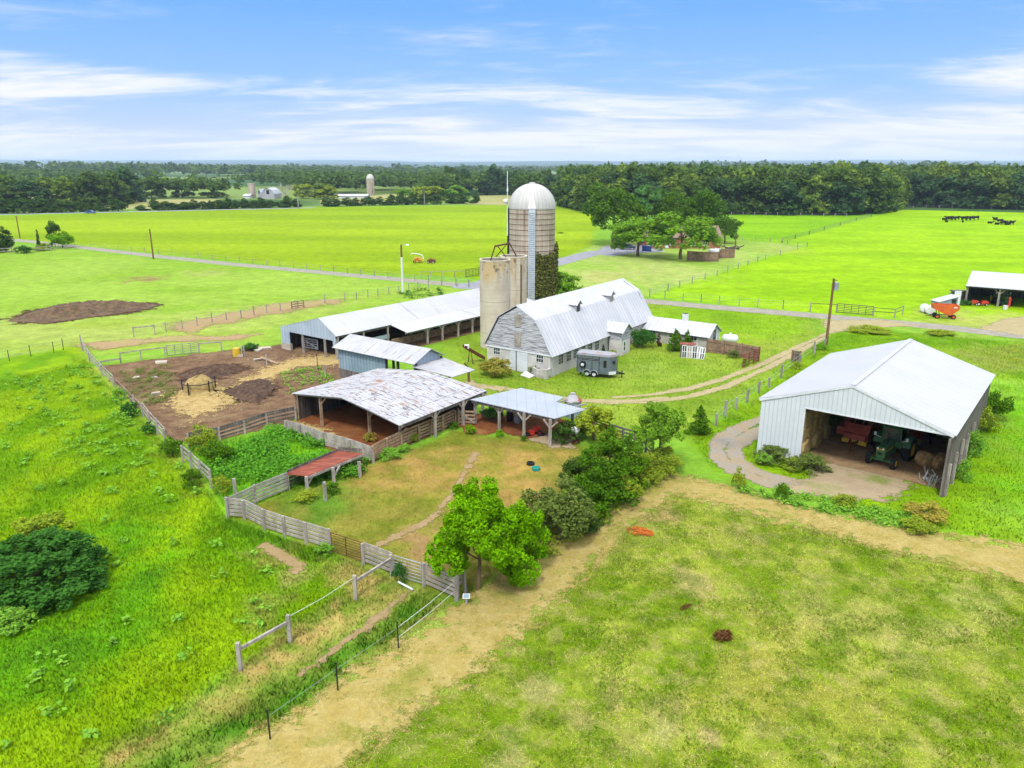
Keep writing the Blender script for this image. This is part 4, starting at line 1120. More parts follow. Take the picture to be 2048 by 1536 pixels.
for i in range(5):
    z = .2 + i * .27; b.bar(up(I3, z) + (I2 - I3) * .06, up(I2, z) - (I2 - I3) * .06, .03, .22)
b.build('end_boards', M['barnwood'], RS)

# ---------------------------------------------------------------- far right implement shed
q0i = U(1931, 622); 
J0 = U(1932, 571.5, HT(U(1936, 608), 571)); je = J0.z
j1 = U(1985, 614.5); j2 = U(2032, 618.6)
jx = (j2 - j1); jx.z = 0; jx.normalize(); jy = Vector((-jx.y, jx.x, 0))
jr = je + 1.4
JL = 14.0; JD = 8.5
IS = thing('implement_shed', 'white-roofed open machine shed beyond the gravel yard, its bays crowded', 'shed', up(J0 + jx * 5 + jy * 4, 0))
Jk = U(1948.5, 541.5, jr); jd = (Jk - J0).dot(jy)
r = MB(); r.slab([J0, J0 + jx * JL, J0 + jx * JL + jy * jd + Vector((0, 0, jr - je)), J0 + jy * jd + Vector((0, 0, jr - je))], .06); r.build('roof', M['whiteroof'], IS)
r = MB(); kk = J0 + jy * jd + Vector((0, 0, jr - je - .003)); r.slab([kk + jy * 3.5 - Vector((0, 0, .8)), kk + jx * JL + jy * 3.5 - Vector((0, 0, .8)), kk + jx * JL, kk], .06); r.build('roof', M['whiteroof'], IS)
for i in range(4):
    q = up(J0 + jx * (.25 + 4.15 * i) + jy * .5, 0); p_ = MB(); post(p_, q, je - .1, .22)
    if i: brace(p_, q, je - .15, jx, .8); brace(p_, q, je - .15, -jx, .8)
    p_.build('braced_post' if i else 'post', M['greywood'], IS)
b = MB(); b.bar(J0 + jy * .5 + Vector((0, 0, -.2)), J0 + jx * JL + jy * .5 + Vector((0, 0, -.2)), .12, .25); b.build('front_beam', M['darkwood'], IS)
b = MB(); s0_ = up(J0 + jx * .15 + jy * .4, 0); b.prism([s0_, s0_ + jy * (jd + 3), up(s0_ + jy * (jd + 3), jr - .9), up(s0_ + jy * jd, jr - .15), up(s0_, je - .12)], jx * .06); b.build('end_wall', M['darkwood'], IS)
b = MB(); s1_ = s0_ + jy * (jd + 3); b.prism([s1_, s1_ + jx * JL, up(s1_ + jx * JL, jr - .95), up(s1_, jr - .95)], -jy * .06); b.build('rear_wall', M['darkwood'], IS)
IS_J = (J0, jx, jy)

# ---------------------------------------------------------------- silos
def creamtop(ht, seed, warm):
    t = NT('stained_cream_concrete'); v = t.coord(); sp = t.node('ShaderNodeSeparateXYZ'); t.link(v, sp.inputs[0])
    col = t.mix(t.ramp(t.noise(v, .5), .35, .65), W(216, 206, 184), W(200, 188, 166))
    for per, w_, c in ((.9, .035, W(186, 174, 154)), (3.6, .06, W(160, 150, 132))):
        fr = t.math('FRACT', t.math('DIVIDE', sp.outputs[2], per)); d = t.math('ABSOLUTE', t.math('SUBTRACT', fr, .5))
        col = t.mix(t.math('MULTIPLY', t.ramp(d, w_ / per, w_ / per * .3), t.ramp(t.noise(v, .8 + seed), .35, .6)), col, c)
    col = t.mix(t.ramp(t.noise(t.coord(st=(1, 1, .35)), .6, 7), .52, .72), col, W(182, 172, 152))
    top = t.ramp(sp.outputs[2], ht - 4.2, ht - .6)
    str_ = t.noise(t.coord(st=(1.6, 1.6, .14)), 1.0, 7, .65)
    col = t.mix(t.math('MULTIPLY', top, t.ramp(str_, .44, .58)), col, W(190, 172, 140))
    col = t.mix(t.math('MULTIPLY', t.ramp(sp.outputs[2], ht - 3.2, ht - 1.2), t.ramp(t.noise(t.coord(st=(.8, .8, .25)), .9, 6), .5, .6)), col, W(*warm))
    col = t.mix(t.math('MULTIPLY', t.ramp(sp.outputs[2], ht - 2.4, ht - .8), t.ramp(t.noise(v, 1.9, 6), .56, .63)), col, W(132, 118, 100))
    return t.done(t.bsdf(col, .95).outputs[0])
def silo_short(px0, px1, pytop, base, nm, lab, stain=True):
    c = base; ht = HT(c, pytop)
    d = math.hypot(c.y, CH - ht / 2)
    rad = (px1 - px0) / 2 / FPX * (c.y * CP + (CH - ht * .8) * SP)
    T_ = thing(nm, lab, 'silo', up(c, 0))
    b = MB(); b.lathe([(rad, 0), (rad, ht * .5), (rad, ht - .02)], 40, up(c, 0)); b.build('wall', creamtop(ht, len(nm) + rad, (208, 184, 136) if px0 < 990 else (196, 172, 136)), T_, smooth=True)
    b = MB(); b.lathe([(rad - .16, ht - .02), (rad - .16, 1.0), (0, 1.0)], 40, up(c, 0)); b.build('lining', M['siloin'], T_, smooth=True)
    b = MB(); b.lathe([(rad + .002, ht - .14), (rad + .03, ht - .12), (rad + .03, ht), (rad - .17, ht), (rad - .17, ht - .1)], 40, up(c, 0)); b.build('rim', M['rim'], T_)
    return T_, rad, ht
cS1 = U(990.5, 696); cS1 = up(cS1, 0)
S1, r1s, h1s = silo_short(959.5, 1021, 518, cS1 + Vector((0, 1.0, 0)), 'concrete_silo', 'roofless cream concrete silo standing foremost beside the gambrel barn')
cS2 = cS1 + Vector((1.4, 9.5, 0)); cS2.x = (1027 - 1024) / FPX * (cS2.y * CP + 11 * SP)
S2, r2s, h2s = silo_short(1000, 1054, 511, cS2, 'concrete_silo', 'roofless cream concrete silo between the foremost one and the domed silo')
# unloading pipe chase on the second silo and rusty gutter
b = MB(); qx = cS2 + Vector((.35 * r2s, -r2s * .97, 0)); b.box((qx.x, qx.y, h2s * .5), (.5, .35, h2s - .6)); b.build('chase', M['cream'], S2)
b = MB(); b.box((qx.x + .35, qx.y + .1, h2s * .55), (.12, .2, h2s * .7)); b.build('rust_streaked_pipe', M['rustmetal'], S2)
# frame of the old distributor over the open silos
DF = thing('hoist_frame', 'rusty steel hoist frame with cross braces above the open silos', 'frame', up(cS1, h1s))
pA, pB = U(981, 521, h1s - .2), U(1032, 511, h2s - .2)
tA, tB = U(990, 492.5, h1s + 2.0), U(1019, 486.5, h2s + 2.5)
b = MB(); b.bar(tA, tB, .16, .16); b.build('beam', M['rustmetal'], DF)
b = MB(); b.bar(pA, tA, .1, .1); b.build('strut', M['rustmetal'], DF)
b = MB(); b.bar(pB, tB, .1, .1); b.build('strut', M['rustmetal'], DF)
x1, x2 = tA.lerp(tB, .15), tA.lerp(tB, .85); y1, y2 = U(992, 513, h1s), U(1012, 514, h1s)
b = MB(); b.bar(x1, y2, .07, .07); b.bar(x2, y1, .07, .07); b.build('cross_brace', M['rustmetal'], DF)
# big domed silo
cB = Vector((0, 0, 0)); by_ = 112.0
hB = 20 + by_ * (-SP - (415 - 768) / FPX * CP) / (CP - (415 - 768) / FPX * SP)
dB = by_ * CP + (CH - 12) * SP
cB = Vector(((1064 - 1024) / FPX * dB, by_, 0)); rB = 46 / FPX * dB
BS = thing('domed_silo', 'tall stained stave silo with a white steel dome and a ladder chute', 'silo', up(cB, 0))
b = MB(); b.lathe([(rB, 0), (rB, hB / 2), (rB, hB)], 56, cB); b.build('wall', M['silo'], BS, smooth=True)
for i in range(18):
    z = .8 + i * (hB - 1.2) / 17.5
    b = MB(); b.lathe([(rB, z - .03), (rB + .035, z - .03), (rB + .035, z + .03), (rB, z + .03)], 48, cB); b.build('hoop', M['rustmetal'], BS)
hd = (HT(cB, 366.5) - hB)
prof = [(rB * 1.02, hB - .12), (rB * 1.02, hB + .02)] + [((rB * 1.02) * math.cos(a), hB + hd * math.sin(a)) for a in [R(x) for x in range(0, 89, 8)]] + [(.0, hB + hd)]
b = MB(); b.lathe(prof, 40, cB); dm = b.build('dome', M['dome'], BS, smooth=True)
b = MB(); b.cyl(up(cB, hB + hd - .02), up(cB, hB + hd + .15), .45, .4, 14); b.build('dome_vent', M['dome'], dm)
chx = cB + Vector((-.02 * rB - .05, -rB - .25, 0))
b = MB(); b.box((chx.x, chx.y, hB / 2 + .2), (.96, .7, hB - .1)); cho_ = b.build('chute', M['chute'], BS)
for i in range(44):
    z = .5 + i * (hB - .8) / 44
    b = MB(); b.box((chx.x, chx.y - .37, z), (.84, .05, .09)); b.build('rung', M['greymetal'], cho_)
b = MB(); b.prism([chx + Vector((-.6, -.4, hB + .02)), chx + Vector((.6, -.4, hB + .02)), chx + Vector((.25, .45, hB + 1.6)), chx + Vector((-.25, .45, hB + 1.6))], Vector((0, .5, 0))); b.build('chute_hood', M['dome'], BS)
b = MB(); lp = cB + Vector((-rB - .12, -.4, 0))
b.box((lp.x, lp.y, hB / 2), (.3, .25, hB)); b.build('filler_pipe', M['blackmetal'], BS)
AN = thing('antenna_mast', 'slender white antenna mast rising beside the domed silo', 'antenna', up(lp, hB - 4))
top = HT(lp, 342)
b = MB(); b.cyl(up(lp, hB - 4) + Vector((-.1, -.2, 0)), up(lp, top) + Vector((-.1, -.2, 0)), .09, .05, 8); b.build('mast', M['white'], AN)
b = MB(); b.lathe([(0, -.38), (.27, -.27), (.38, 0), (.27, .27), (0, .38)], 12, up(lp, hB + .9) + Vector((-.35, -.3, 0))); b.build('dish', M['white'], AN, smooth=True)
b = MB(); b.box((lp.x - .1, lp.y - .25, top - 2.6), (.2, .2, .6)); b.build('radio_unit', M['white'], AN)

# ---------------------------------------------------------------- brick house behind the yard trees
h0 = U(1292, 497); h1_ = U(1440, 497)
BH = thing('brick_house', 'brick house with a shingled roof half hidden behind yard trees', 'house', up(h0.lerp(h1_, .5), 0))
FH = Facade(h0, h1_); hw = 2.9; HD = 9
b = MB(); FH.rect(b, 0, 0, FH.L, hw, .3, 0); b.build('front_wall', M['brick'], BH)
for sgn, s in ((1, 0), (-1, FH.L)):
    b = MB(); a0 = FH.pt(s, 0) - FH.n * .3; e = -FH.n * HD
    b.prism([a0, a0 + e, up(a0 + e, hw), up(a0 + e / 2, hw + 2.4), up(a0, hw)], FH.d * (.3 * sgn)); b.build('end_wall', M['brick'], BH)
for sg in (0, 1):
    r = MB(); e0 = FH.pt(-.4, hw - .15, .5) if not sg else FH.pt(-.4, hw - .15, -HD - .8); e1 = e0 + FH.d * (FH.L + .8)
    k0 = FH.pt(-.4, hw + 2.5 - .003 * sg, -HD / 2 - .15); r.slab([e0, e1, k0 + FH.d * (FH.L + .8), k0], .1); r.build('roof', M['shingle'], BH)
for px in (1301, 1318, 1345, 1385, 1410):
    s, z = FH.at(px, 490); window(BH, FH, s, 1.6, 1.1, 1.4, bars=(1, 1), fw=.14)
s, z = FH.at(1330, 490); door(BH, FH, s, .1, s + 1.0, 2.2, 'white', .06)
c = FH.pt(FH.L * .7, 0, -HD / 2); b = MB(); b.box((c.x, c.y, hw + 2.6), (.9, .9, 2.0)); b.build('chimney', M['brick'], BH)
# ------------------------------------------------------------------ fences and gates
def fence(name, label, cat, base, h, rails, pm='greywood', rm='greywood', pw=.13, rw=.04, rh=.15, group=None, side=1, every=1, wire=False, jit=.0, seed=1):
    g = random.Random(seed)
    P = [U(*b) if not isinstance(b, Vector) else b for b in base]
    T_ = thing(name, label, cat, P[0], group=group)
    hs = []
    for p in P:
        m = MB(); hh = h * (1 + g.uniform(-jit, jit)); lx, ly = g.uniform(-jit, jit) * .25, g.uniform(-jit, jit) * .25
        m.bar((p.x, p.y, -.2), (p.x + lx, p.y + ly, hh), pw, pw, (math.cos(.6), math.sin(.6), 0)); m.build('post', M[pm], T_); hs.append(hh)
    for z in rails:
        m = MB()
        for a, b in zip(P[:-1], P[1:]):
            d = (b - a).normalized(); n = Vector((-d.y, d.x, 0)) * ((pw / 2 + rw / 2 + .002) * side)
            dz0 = g.uniform(-jit, jit) * .15 if not wire else 0
            if wire: m.bar(up(a + n, z), up(b + n, z), rw, rw)
            else: m.bar(up(a + n, z + dz0), up(b + n, z - dz0), rw, rh)
        m.build('wire' if wire else 'rail', M[rm], T_)
    return T_

def panelfence(name, label, cat, base, h, mat='brownwood', pm='brownwood', group=None, th=.05):
    P = [U(*b) for b in base]
    T_ = thing(name, label, cat, P[0], group=group)
    for p in P:
        m = MB(); post(m, p, h + .08, .13); m.build('post', M[pm], T_)
    for a, b in zip(P[:-1], P[1:]):
        m = MB(); f = Facade(a, b); f.rect(m, .08, .06, f.L - .08, h, th, 0)
        m.build('board_panel', M[mat], T_)
        for z in (.35, h - .3):
            m = MB(); f.rect(m, .08, z, f.L - .08, z + .1, .05, .052); m.build('rail', M[pm], T_)
    return T_

def gate(name, label, a, b, h, n, mat, uprights=2, r=.028, diag=False, group=None):
    a, b = U(*a), U(*b)
    T_ = thing(name, label, 'gate', a, group=group)
    m = MB()
    z0 = .18
    m.tube([up(a, z0), up(a, h)], r * 1.3); m.tube([up(b, z0), up(b, h)], r * 1.3); m.tube([up(a, h), up(b, h)], r * 1.2); m.tube([up(a, z0), up(b, z0)], r * 1.2)
    m.build('gate_frame', M[mat], T_)
    m = MB()
    for i in range(1, n):
        z = z0 + (h - z0) * i / n; m.tube([up(a, z), up(b, z)], r * .9)
    m.build('bars', M[mat], T_)
    m = MB()
    for i in range(uprights):
        q = a.lerp(b, (i + 1) / (uprights + 1)); m.bar(up(q, z0), up(q, h), .1, .03)
    if diag: m.bar(up(a, h - .05), up(b, z0 + .05), .04, .12)
    m.build('uprights', M[mat], T_)
    return T_
B5 = (.25, .5, .75, 1.0, 1.22)
fence('board_fence', 'five-board silvered paddock fence running from the corner post to the rusty gate', 'fence', [(456, 1037), (489, 1040), (529, 1061), (569, 1075), (612.7, 1088), (660, 1104)], 1.32, B5, jit=.05, seed=2)
fence('board_fence', 'silvered board fence climbing from the paddock corner to the red-roofed shelter', 'fence', [(457, 1035), (512, 1008), (575, 981)], 1.3, B5, jit=.06, side=-1, seed=3)
gate('tube_gate', 'rusty brown wire-filled tube gate in the paddock fence', (664.5, 1107), (723, 1127), 1.25, 7, 'rustmetal', 1, .02)
fence('board_fence', 'short board fence with a pink tag and vines between the two paddock gates', 'fence', [(727, 1130), (784, 1152.5)], 1.28, B5, jit=.06, seed=4)
gate('tube_gate', 'grey tube gate with a blue-grey centre upright beside the white pole lying in grass', (789, 1155), (844, 1172), 1.25, 6, 'greymetal', 1, .024)
fence('board_fence', 'weathered board fence ending at the tall corner post by the bright green tree', 'fence', [(848, 1174), (912.7, 1203)], 1.3, B5, jit=.08, seed=5)
fence('board_stub', 'short stub of leaning boards behind the corner post under the bright tree', 'fence', [(915, 1200), (930, 1186)], 1.25, (.7, 1.0, 1.2), jit=.1, seed=6)
# single-rail hitching fence with the white tape
tz = 1.15
for a, b, lab in (((711.8, 1199), (783, 1154), 'single grey rail running from the vine-covered post down to a lone post'), ((481.5, 1340), (580.5, 1284), 'single sagging grey rail at the lower end of the tape fence')):
    A, B_ = U(*a), U(*b)
    T_ = thing('hitching_rail', lab, 'fence', A)
    m = MB(); m.bar((A.x, A.y, -.2), up(A, 1.3), .16, .16, (1, 0, 0)); m.build('post', M['greywood'], T_)
    if b[0] < 600: m = MB(); m.bar((B_.x, B_.y, -.2), up(B_, 1.35), .16, .16, (1, 0, 0)); m.build('post', M['greywood'], T_)
    m = MB(); m.bar(up(A, .98), up(B_, 1.02), .1, .13); m.build('rail', M['greywood'], T_)
A, B_ = U(711.8, 1199), U(580.5, 1284)
T_ = thing('tape_fence', 'single white fence tape stretched between two lone grey posts', 'fence', A); m = MB(); m.tube([up(A, 1.2), up(A.lerp(B_, .5), 1.14), up(B_, 1.25)], .01, 5); m.build('tape', M['white'], T_)
TP = [(912, 1199), (797, 1296), (676, 1381), (540.6, 1479)]
Pp = [U(*q) for q in TP]
T_ = thing('electric_fence', 'two white tapes carried on thin dark steel posts beside the mown strip', 'fence', Pp[0])
for q in Pp[1:]:
    m = MB(); m.bar((q.x, q.y, -.2), up(q, 1.3), .05, .05); m.build('post', M['blackmetal'], T_)
for z in (.5, 1.0):
    m = MB(); m.tube([up(Pp[0], z), up(Pp[0].lerp(Pp[1], .5), z - .05), up(Pp[1], z + .02)], .011, 5); m.build('tape', M['white'], T_)
m = MB(); m.tube([up(Pp[1], 1.0), up(Pp[2], 1.0), up(Pp[3], 1.0)], .007, 4); m.build('wire', M['greymetal'], T_)
T_ = thing('solar_charger', 'small white solar fence charger on the grass by the corner post', 'charger', U(933, 1208))
q = U(933, 1208); m = MB(); m.box((q.x, q.y, .2), (.1, .1, .4)); m.build('stake', M['greymetal'], T_)
m = MB(); m.box((q.x, q.y, .42), (.34, .24, .05), .3, Matrix.Rotation(R(40), 3, 'X')); pn = m.build('panel', M['white'], T_)
m = MB(); m.box((q.x, q.y - .03, .455), (.26, .17, .02), .3, Matrix.Rotation(R(40), 3, 'X')); m.build('solar_cell', M['bluesiding'], pn)
T_ = thing('fallen_pole', 'white pole lying in the grass in front of the grey tube gate', 'pole', U(810, 1174)); m = MB(); m.cyl(up(U(797, 1168), .12), up(U(826, 1183), .1), .05, .05, 8); m.build('pole', M['white'], T_)
for a, lab in (((471.4, 993.8), 'lone weathered post outside the paddock corner'), ((651, 1001), 'lone weathered post inside the paddock in front of the shelter')):
    q = U(*a); m = MB(); post(m, q, 1.25, .17); o = m.build('fence_post', M['greywood']); tag(o, lab, 'post')
# left fence along the meadow
fence('board_fence', 'grey board fence leaning between meadow and corral at its far top end', 'fence', [(163, 690), (166, 702), (180, 725), (205, 753), (228, 775)], 1.25, (.35, .7, 1.05), jit=.18, seed=7)
fence('board_fence', 'grey board fence between two shrubs at the corral\'s middle western edge', 'fence', [(286, 833), (300, 853), (316, 870), (331, 888)], 1.25, (.4, .8, 1.15), jit=.12, seed=8)
fence('board_fence', 'last grey boards of the western corral fence above the lone post', 'fence', [(367, 925), (384, 940), (402, 957), (423, 976)], 1.3, (.45, .8, 1.15), jit=.08, seed=9)
fence('wire_fence', 'brush-covered wire stretch of the western corral fence', 'fence', [(228, 775), (250, 797), (270, 818), (286, 833)], 1.2, (.5, 1.0), rw=.02, rh=.02, wire=True, jit=.2, seed=10)
# corral fences
fence('board_fence', 'low board fence closing the corral behind the weedy pen', 'fence', [(378, 896), (440, 883), (490, 868), (535, 852), (592, 840)], 1.15, (.3, .6, .9, 1.08), jit=.1, pm='greywood', rm='barnwood', seed=11)
fence('board_fence', 'solid grey board fence between the red dirt yard and the nettles', 'fence', [(572, 868), (600, 876), (646, 893), (700, 908), (747, 926)], 1.1, (.22, .5, .78, 1.02), rh=.24, jit=.06, seed=12)
fence('board_fence', 'brown five-board fence along the open side of the peeling-roofed shed', 'fence', [(747, 926), (775, 910), (804, 896), (838, 881), (862, 871), (886, 861.5), (911, 849)], 1.25, (.2, .45, .7, .95, 1.2), pm='tanwood', rm='tanwood', rh=.17, jit=.04, seed=13)
a, b = (917, 849), (950, 851)
A, B_ = U(*a), U(*b)
T_ = thing('wooden_gate', 'brown wooden gate with one diagonal board beside the lean-to', 'gate', A)
m = MB()
for z in (.25, .55, .85, 1.15): m.bar(up(A, z), up(B_, z), .04, .15)
m.build('boards', M['tanwood'], T_)
m = MB(); m.bar(up(A, 1.2) + Vector((0, -.06, 0)), up(B_, .2) + Vector((0, -.06, 0)), .04, .13); m.build('diagonal_board', M['greywood'], T_)
m = MB(); post(m, A, 1.35, .14); m.build('post', M['tanwood'], T_)
fence('pipe_fence', 'single horizontal timber at the corral\'s far western corner', 'fence', [(202, 732), (242, 726)], .55, (.45,), rm='greywood', seed=14)
fence('rail_fence', 'one-rail fence west of the corral\'s green tube gate', 'fence', [(242, 726), (283, 720), (331, 714)], 1.15, (1.05,), rh=.12, seed=15)
gate('tube_gate', 'long green-grey tube gate on the corral\'s far side', (335, 713), (398, 706.5), 1.25, 5, 'greypole', 3, .035)
fence('rail_fence', 'one-rail fence east of the corral\'s green tube gate', 'fence', [(399, 706.5), (444, 703)], 1.15, (1.08,), rh=.12, seed=16)
gate('tube_gate', 'grey tube gate at the foot of the loafing barn front', (605, 696), (636, 701.5), 1.2, 4, 'white', 2, .05, True)
gate('tube_gate', 'dark tube gate half hidden behind the blue shed', (643, 703), (672, 711), 1.25, 6, 'blackmetal', 1, .03)
# pasture wire fences
W1 = [(268, 674), (310, 668), (333, 664.5), (365, 658), (394.7, 652), (424.5, 645), (453, 641), (482.6, 636.6), (508.5, 631), (534, 627.4), (561, 622), (592, 618), (650, 606), (690, 602), (713, 599), (736, 595), (756, 592.5), (778, 589), (798, 586), (818, 581.5), (836, 579), (857, 576.5), (883, 571), (914, 573), (936.7, 575)]
fence('wire_fence', 'long thin wire pasture fence passing behind the loafing barn', 'fence', W1, 1.25, (.45, .8, 1.15), pm='greypole', pw=.11, rw=.02, wire=True, rm='greymetal', jit=.1, seed=17)
fence('wire_fence', 'wire fence of leaning thin posts at the meadow\'s far western edge', 'fence', [(-40, 736), (19, 722), (62, 713), (108, 705), (127, 700)], 1.3, (.5, 1.1), pm='blackmetal', pw=.07, rw=.018, wire=True, rm='greymetal', jit=.12, seed=18)
fence('rail_fence', 'short pale rail standing in the pasture above the corral', 'fence', [(268, 674), (310, 669)], 1.25, (1.1,), rh=.14, seed=19)
fence('hay_rack', 'small brown wooden rack on the bare track in the pasture', 'rack', [(584, 618), (596, 616), (608, 615)], 1.1, (.3, .65, 1.0), pm='brownwood', rm='brownwood', rh=.1, seed=20)
LN1 = [(155 + 27 * i, 495 - 1 + (27 * i) * .1035 - 2.6) for i in range(30)]
fence('wire_fence', 'wire fence on the hay field side of the gravel lane', 'fence', LN1[1:], 1.2, (.6, 1.1), pm='greypole', pw=.1, rw=.018, wire=True, rm='greymetal', jit=.1, seed=21)
fence('rail_fence', 'pale rail fence with a dark gate at the hay field entrance by the lane', 'fence', [(843, 556), (862, 556.5), (886, 555.5), (909, 555), (931, 555)], 1.3, (1.2,), rh=.09, seed=22)
gate('tube_gate', 'dark tube gate between lane and hay field near the silos', (932, 555), (958, 551), 1.5, 5, 'blackmetal', 3, .04)
fence('picket_fence', 'low pale fence round the shrubs at the far western bend of the lane', 'fence', [(-10, 508), (24, 506.5), (43, 506), (73, 504), (103, 502.5), (134, 500), (151, 498.5)], 1.5, (.6, 1.2), pw=.2, rh=.14, seed=23)
fence('wire_fence', 'wire fence along the gravel lane below the big eastern field', 'fence', [(1299, 594), (1330, 597.5), (1366, 601), (1402, 604.5), (1438, 608), (1478, 612), (1515, 615), (1566, 618), (1620, 623)], 1.25, (.5, .85, 1.2), pm='greypole', pw=.11, rw=.018, wire=True, rm='greymetal', jit=.1, seed=24)
fence('rail_fence', 'dark rail fence left of the long field gate by the gravel lane', 'fence', [(1620, 623.5), (1672, 626)], 1.3, (1.2,), rh=.08, pm='greypole', rm='darkwood', seed=25)
gate('tube_gate', 'long dark tube gate into the big eastern field', (1673, 626), (1745, 632), 1.35, 5, 'darkwood', 4, .045)
fence('rail_fence', 'dark rail fence right of the long field gate by the gravel lane', 'fence', [(1746, 632.5), (1789, 636), (1805, 630)], 1.3, (.7, 1.2), rh=.08, pm='greypole', rm='darkwood', seed=26)
HP = [(1299, 594), (1336, 582), (1359, 575), (1384, 567), (1410, 558.5), (1434, 552), (1455, 546), (1476, 538), (1495.5, 531), (1515, 525), (1531, 519), (1560, 511), (1595, 500), (1614, 494)]
fence('wire_fence', 'wire fence dividing the house lawn from the big eastern field', 'fence', HP, 1.25, (.45, .8, 1.15), pm='greypole', pw=.13, rw=.02, wire=True, rm='greymetal', jit=.1, seed=27)
fence('wire_fence', 'wire fence from the lawn corner back past the yard trees', 'fence', [(1614, 494), (1595, 492.5), (1575, 488.5), (1564, 486), (1540, 484), (1510, 482), (1485, 481)], 1.25, (.5, 1.1), pm='greypole', pw=.13, rw=.02, wire=True, rm='greymetal', jit=.1, seed=28)
fence('wire_fence', 'dark wire fence rising to the wood corner between the two far fields', 'fence', [(1564, 486), (1590, 478), (1618, 470), (1648, 461), (1680, 452), (1712, 442), (1742, 434)], 1.3, (.4, .8, 1.2), pm='darkwood', pw=.16, rw=.05, wire=True, rm='darkwood', jit=.1, seed=29)
fence('wire_fence', 'pale-posted fence along the foot of the dark wood', 'fence', [(1440 + 23 * i, 429.5 + .35 * i) for i in range(12)], 1.4, (.6, 1.2), pm='greypole', pw=.22, rw=.03, wire=True, rm='greymetal', seed=30)
fence('wire_fence', 'pale-posted fence along the wood behind the cattle', 'fence', [(1800 + 26 * i, 414.5 + .55 * i) for i in range(12)], 1.4, (.6, 1.2), pm='greypole', pw=.22, rw=.03, wire=True, rm='greymetal', seed=31)
fence('wire_fence', 'row of old posts between the farmyard track and the pole barn verge', 'fence', [(1432, 851), (1450, 833), (1472, 818), (1493.7, 805), (1518, 786.5), (1538, 776), (1562, 756), (1600, 728), (1628, 708), (1650, 694)], 1.2, (.5, .95), pm='greypole', pw=.15, rw=.02, wire=True, rm='greymetal', jit=.2, seed=32)
panelfence('board_panel_gate', 'short grey board panel standing alone beside the farm track', 'panel', [(1583, 724), (1599, 726)], 1.25, 'barnwood')
panelfence('privacy_fence', 'brown board privacy fence running out from the milk house corner', 'fence', [(1413.5, 705), (1447, 709.5), (1482, 715.5), (1516.8, 722.5)], 1.55, 'brownwood')
fence('rail_fence', 'rusty red rail fence returning from the privacy fence end', 'fence', [(1517, 723), (1507, 727), (1497, 731), (1486, 735.5)], 1.5, (.25, .55, .85, 1.15, 1.4), pm='redmetal', rm='rustmetal', pw=.1, rw=.04, rh=.07, seed=33)
panelfence('privacy_fence', 'brown board fence in front of the brick house yard', 'fence', [(1374, 521), (1405, 523), (1436, 523.5)], 2.1, 'brownwood')
panelfence('privacy_fence', 'brown board fence beside the white tank at the house', 'fence', [(1438, 517), (1468, 516.5)], 2.1, 'brownwood')
fence('board_fence', 'dark board fence half hidden behind the cedar hedge', 'fence', [(1220, 879), (1245, 888), (1269, 894), (1291, 905), (1304, 918)], 1.25, (.3, .6, .9, 1.18), pm='barnwood', rm='barnwood', jit=.06, seed=34)
gate('tube_gate', 'dull red tube gate in the brush east of the lean-to', (1184, 864), (1218, 876), 1.2, 5, 'redmetal', 1, .05)

# ------------------------------------------------------------------ vehicles and machines (x forward)
def wheel(T_, x, y, r, w, rim='white', name='wheel', dual=False):
    m = MB()
    m.lathe([(r * .55, -w / 2), (r * .9, -w / 2), (r, -w * .32), (r, w * .32), (r * .9, w / 2), (r * .55, w / 2)], 22, (x, y, r), 'y')
    o = m.build(name, M['tyre'], T_, False, True)
    m = MB(); m.lathe([(0, -w * .3), (r * .3, -w * .34), (r * .5, -w * .26), (r * .56, -w * .45), (r * .56, w * .45), (r * .5, w * .26), (r * .3, w * .34), (0, w * .3)], 22, (x, y, r), 'y')
    m.build('rim', M[rim], o, False, True)
    return o
M['tyre'] = mk('tyre_rubber', W(40, 42, 46), W(30, 31, 34), 4, rough=.9)
M['trailer'] = mk('blue_grey_paint', W(112, 124, 132), W(96, 108, 116), 1.2, rough=.4, spec=.5, stains=((W(140, 148, 152), 1.4, (1, 1, 2), .58, .75),))
M['trailerroof'] = mk('faded_trailer_roof', S(206, 206, 214), S(190, 194, 204), .9, rough=.55, stains=((S(214, 156, 126), .9, (1, 1, 1), .54, .62),))
M['green'] = mk('tractor_green', W(60, 122, 76), W(46, 100, 60), 2, rough=.4, spec=.5)
M['yellow'] = mk('machine_yellow', W(226, 190, 44), W(204, 166, 40), 2, rough=.5, spec=.4)
M['burgundy'] = mk('faded_burgundy', W(186, 84, 64), W(156, 66, 54), 1.6, rough=.55, spec=.35, stains=((W(172, 110, 84), 2.2, (1, 1, 1), .6, .75),))
M['orange'] = mk('wagon_orange', W(226, 110, 40), W(206, 92, 34), 1.6, rough=.55, spec=.4, stains=((W(150, 80, 50), 2.0, (1, 1, 1), .62, .75),))
M['red'] = mk('bright_red', W(214, 60, 42), W(196, 50, 36), 2, rough=.4, spec=.5)
M['teal'] = mk('turquoise_plastic', S(70, 206, 190), S(60, 190, 176), 2, rough=.4)
M['bluecar'] = mk('blue_car_paint', W(60, 96, 170), W(52, 86, 156), 2, rough=.25, spec=.6)
M['darkcar'] = mk('dark_car_paint', W(70, 84, 92), W(60, 72, 80), 2, rough=.25, spec=.6)

